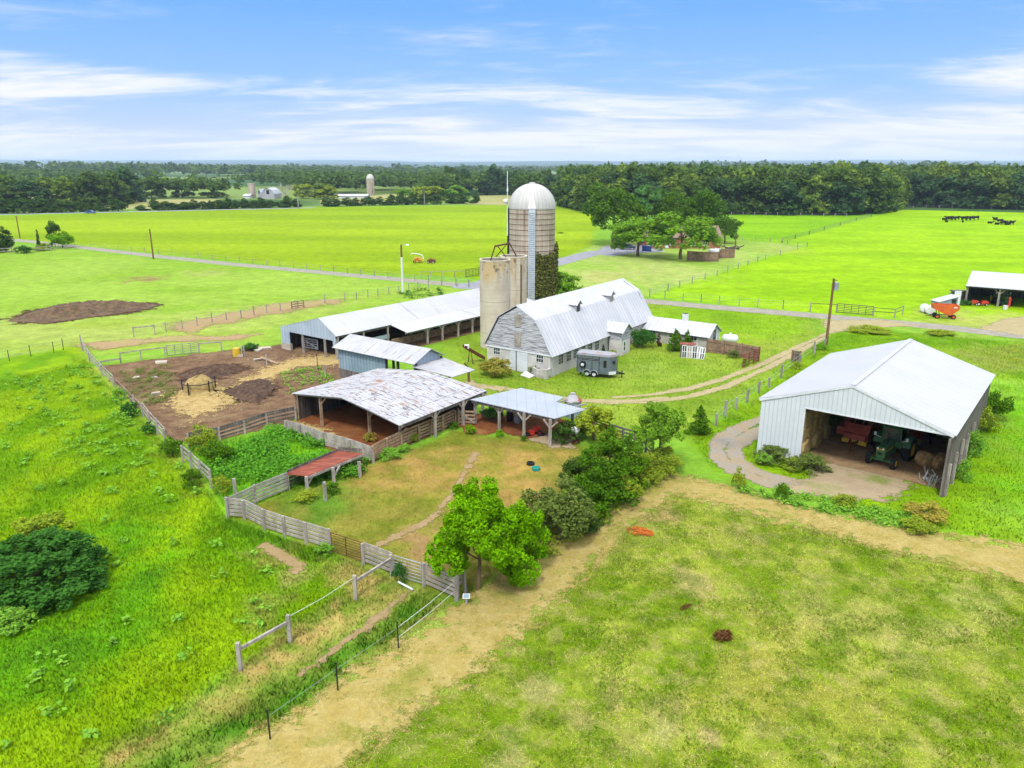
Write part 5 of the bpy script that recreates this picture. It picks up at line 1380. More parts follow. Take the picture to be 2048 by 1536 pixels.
# horse trailer
pa, pb = U(1152.6, 751), U(1217, 758)
dr = (pb - pa); tl = min(dr.length, 4.2); rz = math.atan2(dr.y, dr.x)
HTr = thing('horse_trailer', 'blue-grey two-axle horse trailer with a rust-stained pale roof parked on the barn lawn', 'trailer', pa, rz)
w = 1.75
def body_profile(x0, x1, y0, y1, z0, z1, rr=.22):
    m = MB()
    pts = [(y0, z0), (y1, z0), (y1, z1 - rr), (y1 - rr * .3, z1 - rr * .3), (y1 - rr, z1), (y0 + rr, z1), (y0 + rr * .3, z1 - rr * .3), (y0, z1 - rr)]
    m.prism([(x0, y, z) for y, z in pts], (x1 - x0, 0, 0)); return m
m = MB(); xf = tl
zt = 2.15; zb = .42
m.prism([(0, 0, zb), (xf, 0, zb), (xf + .55, .5, zb), (xf + .55, w - .5, zb), (xf, w, zb), (0, w, zb)], (0, 0, zt - zb))
m.build('body', M['trailer'], HTr, False)
m = MB(); m.prism([(-.03, -.03, zt), (xf + .02, -.03, zt), (xf + .59, .48, zt), (xf + .59, w - .48, zt), (xf + .02, w + .03, zt), (-.03, w + .03, zt)], (0, 0, .1))
m.prism([(-.02, .1, zt + .1), (xf, .1, zt + .1), (xf + .45, .55, zt + .1), (xf + .45, w - .55, zt + .1), (xf, w - .1, zt + .1), (-.02, w - .1, zt + .1)], (0, 0, .1)); m.build('roof', M['trailerroof'], HTr, False)
m = MB()
for z in (1.66, 1.8, 1.94): m.box((tl * .35, -.012, z), (tl * .68, .03, .035))
m.build('side_slats', M['greymetal'], HTr, False)
m = MB(); m.box((tl * .35, -.006, 1.8), (tl * .67, .02, .34)); m.build('vent_opening', M['blackmetal'], HTr, False)
m = MB()
for x in (tl * .02, tl * .26, tl * .48, tl * .7): m.box((x, -.01, (zb + zt) / 2), (.05, .03, zt - zb))
m.build('side_ribs', M['blackmetal'], HTr, False)
m = MB(); m.box((tl * .88, -.008, 1.45), (.3, .03, .72)); m.build('window', M['dark'], HTr, False)
m = MB(); m.prism([(xf + .29, .2, 1.5), (xf + .5, .4, 1.5), (xf + .5, .4, 1.8), (xf + .29, .2, 1.8)], (.03, -.03, 0)); m.build('window', M['dark'], HTr, False)
m = MB(); m.prism([(xf + .0, -.02, zb), (xf + .57, .49, zb), (xf + .57, .49, zb + .3), (xf, -.02, zb + .3)], (.03, -.03, 0)); m.build('stone_guard', M['white'], HTr, False)
for x in (tl * .33, tl * .55): wheel(HTr, x, .08, .34, .22)
wheel(HTr, tl * .44, w - .08, .34, .22)
m = MB()
for x in (tl * .33, tl * .55):
    for i in range(8):
        a0, a1 = R(180 * i / 8), R(180 * (i + 1) / 8)
        m.prism([(x + .44 * math.cos(a0), -.02, .34 + .44 * math.sin(a0)), (x + .44 * math.cos(a1), -.02, .34 + .44 * math.sin(a1)), (x + .38 * math.cos(a1), -.02, .34 + .38 * math.sin(a1)), (x + .38 * math.cos(a0), -.02, .34 + .38 * math.sin(a0))], (0, -.12, 0))
m.build('mudguard', M['greymetal'], HTr, False)
m = MB(); m.lathe([(.17, -.1), (.3, -.1), (.33, -.05), (.33, .05), (.3, .1), (.17, .1)], 20, (tl * .2, -.12, 1.25), 'y'); sp = m.build('spare_wheel', M['tyre'], HTr, False, True)
m = MB(); m.lathe([(0, -.1), (.18, -.08), (.18, .05), (0, .05)], 16, (tl * .2, -.12, 1.25), 'y'); m.build('rim', M['white'], sp, False)
m = MB(); m.bar((xf + .2, .35, .5), (xf + 1.35, w / 2, .45), .1, .1); m.bar((xf + .2, w - .35, .5), (xf + 1.35, w / 2, .45), .1, .1); m.cyl((xf + 1.1, w / 2, .05), (xf + 1.1, w / 2, .8), .05); m.build('drawbar', M['blackmetal'], HTr, False)

# tractor
def tractor(loc, rz, label, sc_=1.0, weights=True):
    T_ = thing('tractor', label, 'tractor', loc, rz, scale=sc_)
    for y in (-.95, .95): wheel(T_, -1.05, y, .86, .52, 'yellow', 'rear_wheel')
    for y in (-.82, .82): wheel(T_, 1.35, y, .45, .27, 'yellow', 'front_wheel')
    m = MB(); m.prism([(0, -.3, .75), (1.85, -.27, .8), (1.88, -.27, 1.32), (1.75, -.26, 1.5), (0, -.32, 1.62)], (0, .58, 0)); hd_ = m.build('hood', M['green'], T_, False)
    m = MB(); m.box((1.0, -.31, 1.25), (1.5, .02, .08)); m.box((1.0, .31, 1.25), (1.5, .02, .08)); m.build('side_stripe', M['yellow'], hd_, False)
    m = MB(); m.box((1.885, 0, 1.38), (.03, .5, .08)); m.build('nose_stripe', M['yellow'], hd_, False)
    m = MB(); m.box((1.89, 0, 1.08), (.02, .3, .16)); m.build('grille', M['blackmetal'], hd_, False)
    m = MB(); m.box((.5, 0, .72), (2.4, .42, .36)); m.box((1.35, 0, .5), (.22, 1.5, .16)); m.box((-1.05, 0, .86), (.3, 1.7, .26)); m.build('chassis', M['green'], T_, False)
    m = MB()
    for x, y in ((-.1, -.62), (-.1, .62), (-1.35, -.66), (-1.35, .66)): m.bar((x, y, 1.45), (x * .98, y * .95, 2.5), .08, .08)
    m.build('cab_frame', M['green'], T_, False)
    m = MB(); m.box((-.72, 0, 1.98), (1.2, 1.16, .98)); m.build('cab_glass', M['cabglass'], T_, False)
    m = MB(); m.prism([(-1.55, -.74, 2.48), (.1, -.74, 2.48), (.16, -.7, 2.6), (.0, -.6, 2.72), (-1.45, -.6, 2.72), (-1.6, -.7, 2.6)], (0, 1.44, 0)); m.build('cab_roof', M['green'], T_, False)
    m = MB(); m.box((-.75, 0, 1.3), (1.35, 1.3, .44)); m.build('cab_base', M['green'], T_, False)
    for y in (-.95, .95):
        m = MB()
        for i in range(7):
            a0, a1 = R(20 + 20 * i), R(40 + 20 * i)
            m.prism([(-1.05 + .95 * math.cos(a0), y - .27, .86 + .95 * math.sin(a0)), (-1.05 + .95 * math.cos(a1), y - .27, .86 + .95 * math.sin(a1)), (-1.05 + .9 * math.cos(a1), y - .27, .86 + .9 * math.sin(a1)), (-1.05 + .9 * math.cos(a0), y - .27, .86 + .9 * math.sin(a0))], (0, .54, 0))
        m.build('fender', M['green'], T_, False)
    m = MB(); m.cyl((.95, .1, 1.5), (.95, .1, 2.35), .05, .045, 8); m.build('exhaust', M['blackmetal'], T_, False)
    for y in (-.85, .85):
        m = MB(); m.bar((-.05, y * .8, 1.6), (.05, y * 1.25, 1.75), .04, .04); m.box((.06, y * 1.25, 1.85), (.04, .16, .24)); m.build('mirror', M['white'], T_, False)
        m = MB(); m.box((1.9, y * .22, 1.46), (.03, .12, .09)); m.build('headlight', M['white'], T_, False)
    return T_
M['cabglass'] = mk('tinted_cab_glass', W(66, 84, 78), W(52, 68, 64), 1, rough=.15, spec=.6)
fa, rb_ = U(1769, 931), U(1781, 914.5)
rzT = math.atan2(-SHED_AY.y, -SHED_AY.x) - R(6)
mid = U(1775.5, 922)
TR = tractor(mid, rzT, 'green farm tractor with a cab facing out of the pole barn', 1.0)

def baler(loc, rz, label):
    T_ = thing('round_baler', label, 'baler', loc, rz)
    m = MB(); m.prism([(-1.1, -.85, .55), (.7, -.85, .6), (.95, -.85, 1.05), (.55, -.85, 1.75), (-.1, -.85, 2.2), (-.9, -.85, 2.15), (-1.45, -.85, 1.6), (-1.45, -.85, 1.0)], (0, 1.7, 0)); bd = m.build('body', M['burgundy'], T_, False)
    m = MB(); m.prism([(.72, -.6, 1.42), (.53, -.6, 1.78), (.02, -.6, 2.16), (.02, .6, 2.16), (.53, .6, 1.78), (.72, .6, 1.42)][0:3] + [(.72, -.6, 1.42)][:0], (0, 1.2, 0)); m.build('belt_opening', M['blackmetal'], bd, False)
    m = MB()
    for y in (-.86, -.3, .3, .86): m.bar((.84, y, 1.3), (.1, y, 2.24), .1, .08)
    m.bar((.62, -.9, 1.74), (.62, .9, 1.74), .1, .1); m.build('frame', M['burgundy'], T_, False)
    m = MB(); m.prism([(-1.0, -1.45, .75), (.7, -1.45, .75), (.7, -1.45, 1.35), (-1.0, -1.45, 1.5)], (0, .55, 0)); sb = m.build('side_cover', M['burgundy'], T_, False)
    m = MB(); m.box((.71, -1.18, 1.24), (.02, .46, .05)); m.box((.71, -1.18, 1.12), (.02, .46, .04)); m.build('pale_stripe', M['haybale'], sb, False)
    m = MB(); m.box((.95, 0, .5), (.25, 1.75, .3)); m.build('pickup', M['yellow'], T_, False)
    m = MB(); m.prism([(.9, -.75, .62), (1.25, -.75, .75), (1.1, -.75, 1.1), (.85, -.75, 1.15)], (0, 1.5, 0)); m.build('front_panel', M['burgundy'], T_, False)
    m = MB(); m.bar((.9, -.3, .6), (2.2, 0, .55), .12, .12); m.bar((.9, .3, .6), (2.2, 0, .55), .12, .12); m.cyl((1.9, .1, .02), (1.9, .1, .8), .05); m.build('drawbar', M['rustmetal'], T_, False)
    for y in (-1.02, 1.02): wheel(T_, -.35, y, .42, .3, 'burgundy')
    return T_
ib = up(SHED_AY, 0)
BL = baler(U(1716, 889), rzT + R(2), 'burgundy round baler with a yellow pickup left of the tractor')
baler(U(1817, 893) + ib * 1.2, rzT - R(2), 'burgundy round baler parked behind the tractor on its right')
# wall of round bales inside
HB = MB(); HB.lathe([(0, -.6), (.55, -.6), (.64, -.5), (.66, 0), (.64, .5), (.55, .6), (0, .6)], 20, (0, 0, 0), 'x'); hbm = HB.mesh('hay_bale', M['freshhay'], smooth=True)
g = random.Random(5)
jq = U(1604, 914)
jx0 = (jq - fl).dot(ax)
hb0 = up(fl + ax * (jx0 - .35), 0)
for k in range(5):
    for j in range(3 if k < 4 else 2):
        o = link('hay_bale', hbm); q = hb0 + ib * (.85 + 1.3 * k + g.uniform(-.05, .05)) + ax * g.uniform(-.12, .12)
        o.location = (q.x, q.y, .64 + j * 1.16); o.rotation_euler = (g.uniform(0, 6), 0, math.atan2(ax.y, ax.x)); o.scale = (1, g.uniform(.96, 1.02), g.uniform(.96, 1.02))
        tag(o, 'round hay bale in the wall of bales stacked inside the pole barn\'s left side', 'hay bale', 'stacked round hay bales in the pole barn')
for (px, py), s_, lab in (((1849, 934), .82, 'old brown round bale, the larger one beside the barn corner'), ((1874, 938), .72, 'old brown round bale squeezed against the barn\'s corner boards'), ((1886, 929), .6, 'smallest slumped brown bale behind the two at the barn corner')):
    b = MB(); b.lathe([(0, -.62), (.5, -.62), (.68, -.5), (.72, 0), (.68, .5), (.5, .62), (0, .62)], 18, (0, 0, .7), 'y'); me = b.mesh('hay_bale', M['haybale'], smooth=True)
    o = link('hay_bale', me); q = U(px, py) ; o.location = (q.x, q.y, 0); o.rotation_euler = (0, 0, R(20)); o.scale = (s_, s_, s_); tag(o, lab, 'hay bale')
T_ = thing('white_gate_panel', 'pale slatted panel leaning at the back of the pole barn right side', 'panel', U(1875, 893)); q = U(1862, 893) + ib * 2
m = MB()
for z in (.3, .55, .8, 1.05): m.bar(up(q, z), up(q + ax * 2.0, z), .04, .1)
m.build('slats', M['greywood'], T_)
T_ = thing('scrap_heap', 'tangle of white and grey scrap against the pole barn\'s corner post', 'scrap', U(1866, 975)); m = MB(); g = random.Random(8); c = U(1866, 968)
for i in range(26):
    a = c + Vector((g.uniform(-.7, .5), g.uniform(-.6, .6), g.uniform(0, .15))); b = a + Vector((g.uniform(-.5, .5), g.uniform(-.5, .5), g.uniform(.2, 1.1))); m.bar(a, b, .04, .03)
m.build('scrap_pieces', M['greymetal'], T_)
T_ = thing('scrap_heap', 'small heap of dark and pink scrap in the weeds by the barn\'s bay', 'scrap', U(1580, 914)); m = MB(); c = U(1580, 912)
for i in range(14):
    a = c + Vector((g.uniform(-.5, .5), g.uniform(-.3, .3), g.uniform(0, .15))); b = a + Vector((g.uniform(-.4, .4), g.uniform(-.4, .4), g.uniform(.1, .5))); m.bar(a, b, .08, .05)
m.build('scrap_pieces', M['darkwood'], T_)

# gravity wagon
q = U(1887, 636)
GW = thing('gravity_wagon', 'orange gravity wagon with an empty hopper by the gravel yard', 'wagon', q, R(-14), scale=.74)
m = MB(); a, b = 2.1, 1.15
top = [(-a, -b, 2.55), (a, -b, 2.55), (a, b, 2.55), (-a, b, 2.55)]; mid_ = [(-a, -b, 1.8), (a, -b, 1.8), (a, b, 1.8), (-a, b, 1.8)]; bot = [(.1, -b, .75), (.9, -b, .75), (.9, .2, .9), (.1, .2, .9)]
inn = [(x * .95, y * .92, 2.55) for x, y, _ in top]; inb = [(x * .95, y * .92, 1.8) for x, y, _ in top]; inv = [(.2, -b * .7, 1.0), (.8, -b * .7, 1.0), (.8, .1, 1.0), (.2, .1, 1.0)]
vs = bot + mid_ + top + inn + inb + inv
fs = [(3, 2, 1, 0)]
for o_ in (0, 4, 8, 12, 16):
    fs += [(o_ + i, o_ + (i + 1) % 4, o_ + 4 + (i + 1) % 4, o_ + 4 + i) for i in range(4)]
fs.append((20, 21, 22, 23)); m.add(vs, fs); m.build('hopper', M['orange'], GW, False)
m = MB(); m.box((0, 0, .62), (3.4, .16, .14)); m.box((-1.35, 0, .5), (.14, 1.7, .14)); m.box((1.35, 0, .5), (.14, 1.7, .14))
for x, y in ((-1.4, -.8), (1.4, -.8), (-1.4, .8), (1.4, .8)): m.bar((x * .7, y, .62), (x, y * 1.2, 1.8), .1, .1)
m.bar((-1.5, 0, .5), (-3.2, -.2, .35), .12, .1); m.build('running_gear', M['blackmetal'], GW, False)
for x in (-1.35, 1.35):
    for y in (-.95, .95): wheel(GW, x, y, .42, .26, 'orange')
m = MB(); m.box((1.4, -1.17, 2.2), (.5, .02, .22)); m.build('white_mark', M['white'], GW, False)
for (px, py), lab in (((1848, 625), 'white-wrapped round bale, the farther of two beside the orange wagon'), ((1858, 628), 'white-wrapped round bale, the nearer of two beside the orange wagon')):
    b = MB(); b.lathe([(0, -.62), (.6, -.62), (.72, -.5), (.74, 0), (.72, .5), (.6, .62), (0, .62)], 18, (0, 0, .72), 'y'); o = link('wrapped_bale', b.mesh('wrapped_bale', M['white'], smooth=True)); q = U(px, py); o.location = (q.x, q.y, 0); o.scale = (.85, .85, .85); o.rotation_euler = (0, 0, R(-20)); tag(o, lab, 'hay bale')
q = U(1876, 618); T_ = thing('lean_to_hut', 'small grey hut with a slanted pale roof behind the orange wagon', 'hut', q, R(6), scale=.8)
m = MB(); m.prism([(0, 0, 0), (3.6, 0, 0), (3.6, 0, 2.2), (0, 0, 1.3)], (0, 2.2, 0)); m.build('wall', M['bluesiding'], T_, False)
m = MB(); m.slab([(-.15, -.2, 1.3), (-.15, 2.4, 1.3), (3.9, 2.4, 2.32), (3.9, -.2, 2.32)], .06); m.build('roof', M['whiteroof'], T_, False)
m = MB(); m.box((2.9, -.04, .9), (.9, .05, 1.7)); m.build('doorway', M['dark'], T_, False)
T_ = thing('white_board', 'white board standing upright next to the small grey hut', 'board', U(1912, 611)); q = U(1912, 611); m = MB(); m.box((q.x, q.y, 1.1), (1.0, .08, 2.2)); m.build('board', M['white'], T_)
q = U(1922, 606); T_ = thing('pallet_stack', 'stack of dark weathered pallets against the implement shed', 'pallets', q); 
for i in range(7):
    m = MB(); m.box((q.x + .1 * (i % 3), q.y + 1, .15 + .26 * i), (2.2, 1.2, .16), .1 * (i % 2)); m.build('pallet', M['barnwood'], T_)
jj, jx_, jy_ = IS_J
tractor(U(2016, 613) + Vector((0, 1.6, 0)), R(-100), 'green tractor standing inside the far implement shed', .95)
def mower(px, py, lab, rz=R(-20)):
    T_ = thing('lawn_mower', lab, 'mower', U(px, py) + Vector((0, 1.2, 0)), rz)
    m = MB(); m.prism([(-.1, -.3, .3), (.8, -.25, .3), (.82, -.25, .62), (.6, -.25, .75), (-.1, -.3, .75)], (0, .55, 0)); m.build('hood', M['red'], T_, False)
    m = MB(); m.box((-.35, 0, .3), (.9, .7, .16)); m.build('deck', M['red'], T_, False)
    m = MB(); m.box((-.45, 0, .55), (.42, .42, .1)); m.box((-.68, 0, .75), (.08, .42, .4)); m.build('seat', M['blackmetal'], T_, False)
    for x, r in ((.55, .2), (-.5, .27)):
        for y in (-.38, .38): wheel(T_, x, y, r, .18)
    return T_
mower(1953, 613, 'red ride-on mower, the left one in the implement shed'); mower(1973, 614, 'red ride-on mower beside the implement shed\'s second post')
q = U(2026, 617) + Vector((0, 1.0, 0)); T_ = thing('gas_cylinder', 'tall red gas cylinder near the implement shed post', 'cylinder', q); m = MB(); m.lathe([(0, 0), (.17, 0), (.17, 1.3), (.1, 1.5), (.05, 1.55), (.05, 1.7), (0, 1.7)], 14, q); m.build('bottle', M['red'], T_, True, True)
q = U(2010, 619); T_ = thing('white_tub', 'white tub on the implement shed threshold', 'tub', q); m = MB(); m.lathe([(0, 0), (.28, 0), (.34, .6), (.3, .6), (.25, .1), (0, .1)], 14, q); m.build('tub', M['white'], T_, True, True)

# carport contents
q = U(1076, 868); T_ = thing('garden_tiller', 'orange-red tiller with black wheels under the lean-to roof', 'tiller', q, R(200), scale=.75)
m = MB(); m.prism([(-.3, -.22, .35), (.55, -.22, .35), (.6, -.22, .7), (.1, -.22, .95), (-.3, -.22, .7)], (0, .44, 0)); m.build('engine', M['red'], T_, False)
m = MB(); m.bar((-.2, -.2, .7), (-1.1, -.3, 1.25), .05, .05); m.bar((-.2, .2, .7), (-1.1, .3, 1.25), .05, .05); m.bar((-1.1, -.3, 1.25), (-1.1, .3, 1.25), .05, .05); m.build('handlebar', M['red'], T_, False)
m = MB(); m.box((.75, 0, .3), (.45, .8, .3)); m.build('tine_cover', M['red'], T_, False)
for y in (-.4, .4): wheel(T_, 0, y, .27, .18, 'red')
for (px, py), r, lab in (((1053, 871), .32, 'black tyre lying under the lean-to'), ((1061, 929), .28, 'black tyre ring lying in the paddock beside the turquoise tub'), ((1082, 871), .3, 'dark tyre lying by the tiller')):
    q = U(px, py); m = MB(); m.lathe([(r * .6, 0), (r, .02), (r, .16), (r * .6, .18), (r * .6, 0)], 20, q); o = m.build('tyre', M['tyre'], None, True, True); tag(o, lab, 'tyre')
q = U(1072, 940); m = MB(); m.lathe([(0, .05), (.24, .05), (.28, .2), (.3, .2), (.27, 0), (0, 0)], 24, q); o = m.build('tub', M['teal'], None, True, True); tag(o, 'turquoise round plastic tub in the paddock', 'tub')
q = U(1150, 885); T_ = thing('kettle_grill', 'white and black grill standing in the brush at the lean-to end', 'grill', q)
m = MB(); m.lathe([(0, .75), (.3, .8), (.38, 1.0), (.3, 1.18), (0, 1.25)], 16, q); m.build('bowl', M['white'], T_, True, True)
m = MB()
for i in range(3): a = R(120 * i); m.bar(q + Vector((.3 * math.cos(a), .3 * math.sin(a), 0)), q + Vector((.12 * math.cos(a), .12 * math.sin(a), .85)), .05, .05)
m.build('legs', M['blackmetal'], T_)
for i, (px, py, s_, mt, lab) in enumerate(((1020, 842, .6, 'blackmetal', 'dark barrel in the shade at the back of the lean-to'), (1035, 846, .55, 'greymetal', 'pale galvanised bucket at the back of the lean-to'), (1000, 838, .5, 'tanwood', 'wooden tub at the rear post of the lean-to'))):
    q = U(px, py); m = MB(); m.lathe([(0, 0), (s_ * .45, 0), (s_ * .52, s_ * .7), (s_ * .45, s_ * 1.4), (s_ * .4, s_ * 1.4), (0, s_ * 1.3)], 14, q); o = m.build('barrel', M[mt], None, True, True); tag(o, lab, 'barrel')
# feed bin by the carport
q = U(1145, 832); T_ = thing('feed_bin', 'small round metal feed bin with a rusty conical lid beside the lean-to', 'bin', q)
h_ = HT(q, 800); rr2 = .72
M['binroof'] = mk('rusted_cone', S(222, 222, 228), S(206, 206, 214), 1.0, rough=.6, stains=((S(202, 104, 70), .8, (1, 1, 1), .44, .52),))
m = MB(); m.lathe([(rr2 * .94, 0), (rr2 * .94, h_ * .5), (rr2 * .94, h_)], 24, q); m.build('wall', M['bluesiding'], T_, True, True)
m = MB(); m.lathe([(rr2 * 1.04, h_ - .06), (rr2 * 1.04, h_), (.2, h_ + .5), (.2, h_ + .62), (0, h_ + .64)], 16, q); m.build('lid', M['binroof'], T_)
# junk by the milk house
q = U(1360, 714); T_ = thing('window_pile', 'heap of old white window sashes leaning on a red-topped crate', 'junk pile', q, R(-14))
m = MB(); m.box((.75, .5, .7), (1.5, .9, 1.35)); cr_ = m.build('crate', M['barnwood'], T_, False); m = MB(); m.box((.75, .5, 1.42), (1.7, 1.05, .06)); m.build('red_lid', M['redroof'], cr_, False)
for i, (x, tilt, hh) in enumerate(((.2, .12, 1.35), (.75, .16, 1.3), (1.3, .2, 1.35), (1.75, .34, 1.3), (2.05, .42, 1.25))):
    m = MB(); wv = .46
    L0 = Vector((x, -.1 - tilt * .9, 0)); u_ = Vector((.1 * (i > 2), tilt, 1)).normalized() * hh; s_ = Vector((wv, .04, 0))
    for a, b in ((L0, L0 + u_), (L0 + s_, L0 + s_ + u_), (L0, L0 + s_), (L0 + u_, L0 + u_ + s_), (L0 + u_ * .5, L0 + u_ * .5 + s_), (L0 + s_ * .5, L0 + s_ * .5 + u_)): m.bar(a, b, .07, .05, (0, 1, 0))
    fo_ = m.build('window_sash', M['white'], T_, False)
    m = MB(); n_ = Vector((0, .02, 0)); m.prism([L0 + n_, L0 + s_ + n_, L0 + s_ + u_ + n_, L0 + u_ + n_], (0, .02, 0)); m.build('pane', M['dark'] if i % 2 == 0 else M['greywood'], fo_, False)
def tank(px, py, L, r, rz, lab):
    q = U(px, py); T_ = thing('propane_tank', lab, 'tank', q, rz)
    m = MB(); m.lathe([(0, -L / 2), (r * .6, -L / 2 + .06), (r, -L / 2 + .3), (r, L / 2 - .3), (r * .6, L / 2 - .06), (0, L / 2)], 20, (0, 0, r + .3), 'x'); m.build('vessel', M['white'], T_, False, True)
    m = MB(); m.box((-L * .3, 0, .18), (.12, r * 1.5, .42)); m.box((L * .3, 0, .18), (.12, r * 1.5, .42)); m.build('feet', M['greymetal'], T_, False)
    m = MB(); m.cyl((0, 0, 2 * r + .28), (0, 0, 2 * r + .48), .16, .14, 10); m.build('valve_dome', M['white'], T_, False)
tank(1459, 690, 1.9, .48, R(-20), 'white propane tank behind the brown fence at the milk house')
tank(1430, 512, 3.2, .7, R(0), 'white propane tank beside the fence at the brick house')
# rusty bale elevator, plate, low block wall
q0, q1 = U(968, 722), U(926, 728)
T_ = thing('bale_elevator', 'rusty inclined bale elevator standing between silo and hay shed', 'elevator', q0)
tp = U(927.5, 694, HT(q1, 694)); m = MB(); m.bar(up(q0, .25), tp, .45, .16); 
d_ = (tp - up(q0, .25)).normalized(); s_ = d_.cross(Vector((0, 0, 1))).normalized()
for k in (-1, 1): m.bar(up(q0, .4) + s_ * .24 * k, tp + Vector((0, 0, .15)) + s_ * .24 * k, .05, .2)
m.build('trough', M['rustmetal'], T_)
m = MB(); c = up(q0, .25).lerp(tp, .68)
for k in (-1, 1): m.bar(up(c, 0) + s_ * .5 * k, c + s_ * .2 * k, .06, .06)
m.build('support_legs', M['rustmetal'], T_)
m = MB(); c2 = up(q0, .5).lerp(tp, .85); m.box((c2.x, c2.y, c2.z + .2), (.5, .5, .35)); m.build('motor', M['white'], T_)
a, b, c, d = U(1041, 752), U(1052, 748), U(1069, 753), U(1059, 757)
m = MB(); m.hexa([up(a, .05), up(d, .02), up(c, .02), up(b, .25)], [up(a, .12), up(d, .08), up(c, .1), up(b, .32)]); o = m.build('white_sheet', M['white']); tag(o, 'white sheet lying tilted on the lawn before the barn door', 'sheet')
T_ = thing('block_planter', 'low crumbling block wall full of weeds at the barn corner', 'planter', U(1075, 752))
P_ = [U(1062, 748), U(1072, 755), U(1094, 759), U(1104, 753)]
m = MB(); cc = U(1083, 747)
tops = [.75, .85, .95, .9]
for i in range(3):
    a, b = P_[i], P_[i + 1]; n_ = (cc - a).normalized() * .3; n2_ = (cc - b).normalized() * .3
    m.hexa([up(a, 0), up(b, 0), up(b + n2_, 0), up(a + n_, 0)], [up(a, tops[i]), up(b, tops[i + 1]), up(b + n2_, tops[i + 1]), up(a + n_, tops[i])])
m.build('wall', M['oldblock'], T_)
m = MB(); m.prism([up(p, .0) for p in [U(1066, 748), U(1074, 753), U(1093, 757), U(1100, 752), U(1088, 744)]], (0, 0, .7)); m.build('earth_fill', M['darkwood'], T_)

# round bale feeder
q = U(399, 783); FR = thing('bale_feeder', 'dark ring feeder heaped with yellow hay in the dirt corral', 'feeder', q)
rr3 = 1.5
for z in (1.0,):
    m = MB(); m.tube([q + Vector((rr3 * math.cos(R(15 * i)), rr3 * math.sin(R(15 * i)), z)) for i in range(25)], .045, 6); m.build('ring', M['blackmetal'], FR)
for i in range(5):
    a = R(72 * i + 40); p = q + Vector((rr3 * math.cos(a), rr3 * math.sin(a), 0)); m = MB(); m.box((p.x, p.y, .62), (.09, .09, 1.24)); m.build('upright', M['blackmetal'], FR)
g = np.random.default_rng(4)
m = MB(); nn = 22; prof = [(1.9, 0), (1.4, .2), (1.2, .8), (.95, 1.15), (.5, 1.42), (0, 1.5)]
m.lathe(prof, nn, q); 
m.v = [(x + g.normal(0, .05), y + g.normal(0, .05), max(0, z + g.normal(0, .06))) for x, y, z in m.v]
o = m.build('hay_heap', M['freshhay'], None, True, True); tag(o, 'heap of yellow hay filling the ring feeder', 'hay')
# corral clutter
for (px, py), s_, mt, lab in (((474, 713), (.9, .9, 1.1), 'yellow', 'yellow mineral tub stand at the corral\'s far edge'),):
    q = U(px, py); T_ = thing('salt_feeder', lab, 'feeder', q); m = MB(); m.lathe([(.4, 0), (.42, .5), (.38, .95), (.0, 1.0)], 14, q); m.build('barrel', M['dullyellow'] if 'dullyellow' in M else M['yellow'], T_, True, True)
    m = MB()
    for k in range(2): m.box((q.x + .55 + .25 * k, q.y + .1, .55), (.12, .12, 1.2))
    m.build('posts', M['greywood'], T_)
def slabs(lst, name, lab, grp):
    for i, (px, py, sx_, sy_, h, rz) in enumerate(lst):
        q = U(px, py); sx_, sy_, h = sx_ * .75, sy_ * .75, h * .7; m = MB(); m.box((0, 0, h / 2), (sx_, sy_, h))
        gg = random.Random(i * 7 + 1)
        m.v = [(x + gg.uniform(-.1, .1), y + gg.uniform(-.1, .1), z + gg.uniform(0, .06)) for x, y, z in m.v]
        o = link(name, m.mesh(name, M['concrete'])); o.location = q; o.rotation_euler = (0, 0, rz); tag(o, lab, 'slab', grp)
slabs([(505, 697, 1.6, .8, .5, .2), (530, 698, 1.8, .9, .25, .4), (517, 703, 1.2, .7, .3, .9), (322, 726, 1.4, .8, .25, .3), (480, 714, .9, .6, .3, .2), (515, 722, 1.0, .6, .3, .7), (310, 757, .8, .5, .2, 1.0), (272, 757, .7, .5, .2, .3), (312, 790, .9, .5, .3, .5)], 'concrete_chunk', 'broken pale concrete chunk lying on the corral dirt', 'broken concrete chunks in the corral')
q0, q1 = U(522, 719), U(557, 730); m = MB(); m.bar(up(q0, .25), up(q1, .12), .35, .1); o = m.build('plank', M['tanwood']); tag(o, 'long pale plank lying on the corral dirt', 'plank')
for a, hh, lab, mt, pw in (((534, 731), 1.2, 'short stake standing beside the long plank in the corral', 'greywood', .12), ((635.5, 737), 1.6, 'thin rusty stake near the blue shed in the corral', 'rustmetal', .06), ((651, 755), 1.3, 'pale stake nearest the blue shed corner', 'greywood', .09)):
    q = U(*a); m = MB(); m.box((q.x, q.y, hh / 2), (pw, pw, hh)); o = m.build('stake', M[mt]); tag(o, lab, 'stake')
# forage harvester in the hay field
q = U(842, 525.5); T_ = thing('forage_harvester', 'yellow forage harvester with a white arched spout parked in the hay field', 'harvester', q, R(10), scale=.6)
m = MB(); m.prism([(-2.6, -.9, .6), (.6, -.9, .6), (.8, -.9, 1.4), (-.4, -.9, 2.1), (-2.2, -.9, 2.0), (-2.8, -.9, 1.2)], (0, 1.8, 0)); m.build('body', M['yellow'], T_, False)
m = MB(); m.box((-1.5, -.92, 1.3), (1.3, .04, .9)); m.build('side_guard', M['orange'], T_, False)
m = MB(); m.tube([(.9, 0, .7), (.9, 0, 1.9), (.5, 0, 2.7), (-.6, 0, 3.1), (-2.2, 0, 3.35), (-3.4, 0, 3.4), (-3.6, 0, 2.9)], .22, 8, .16); m.build('spout', M['white'], T_, False)
for x in (-2.3, -.4): wheel(T_, x, -1.0, .5, .35, 'yellow'); wheel(T_, x, 1.0, .5, .35, 'yellow')
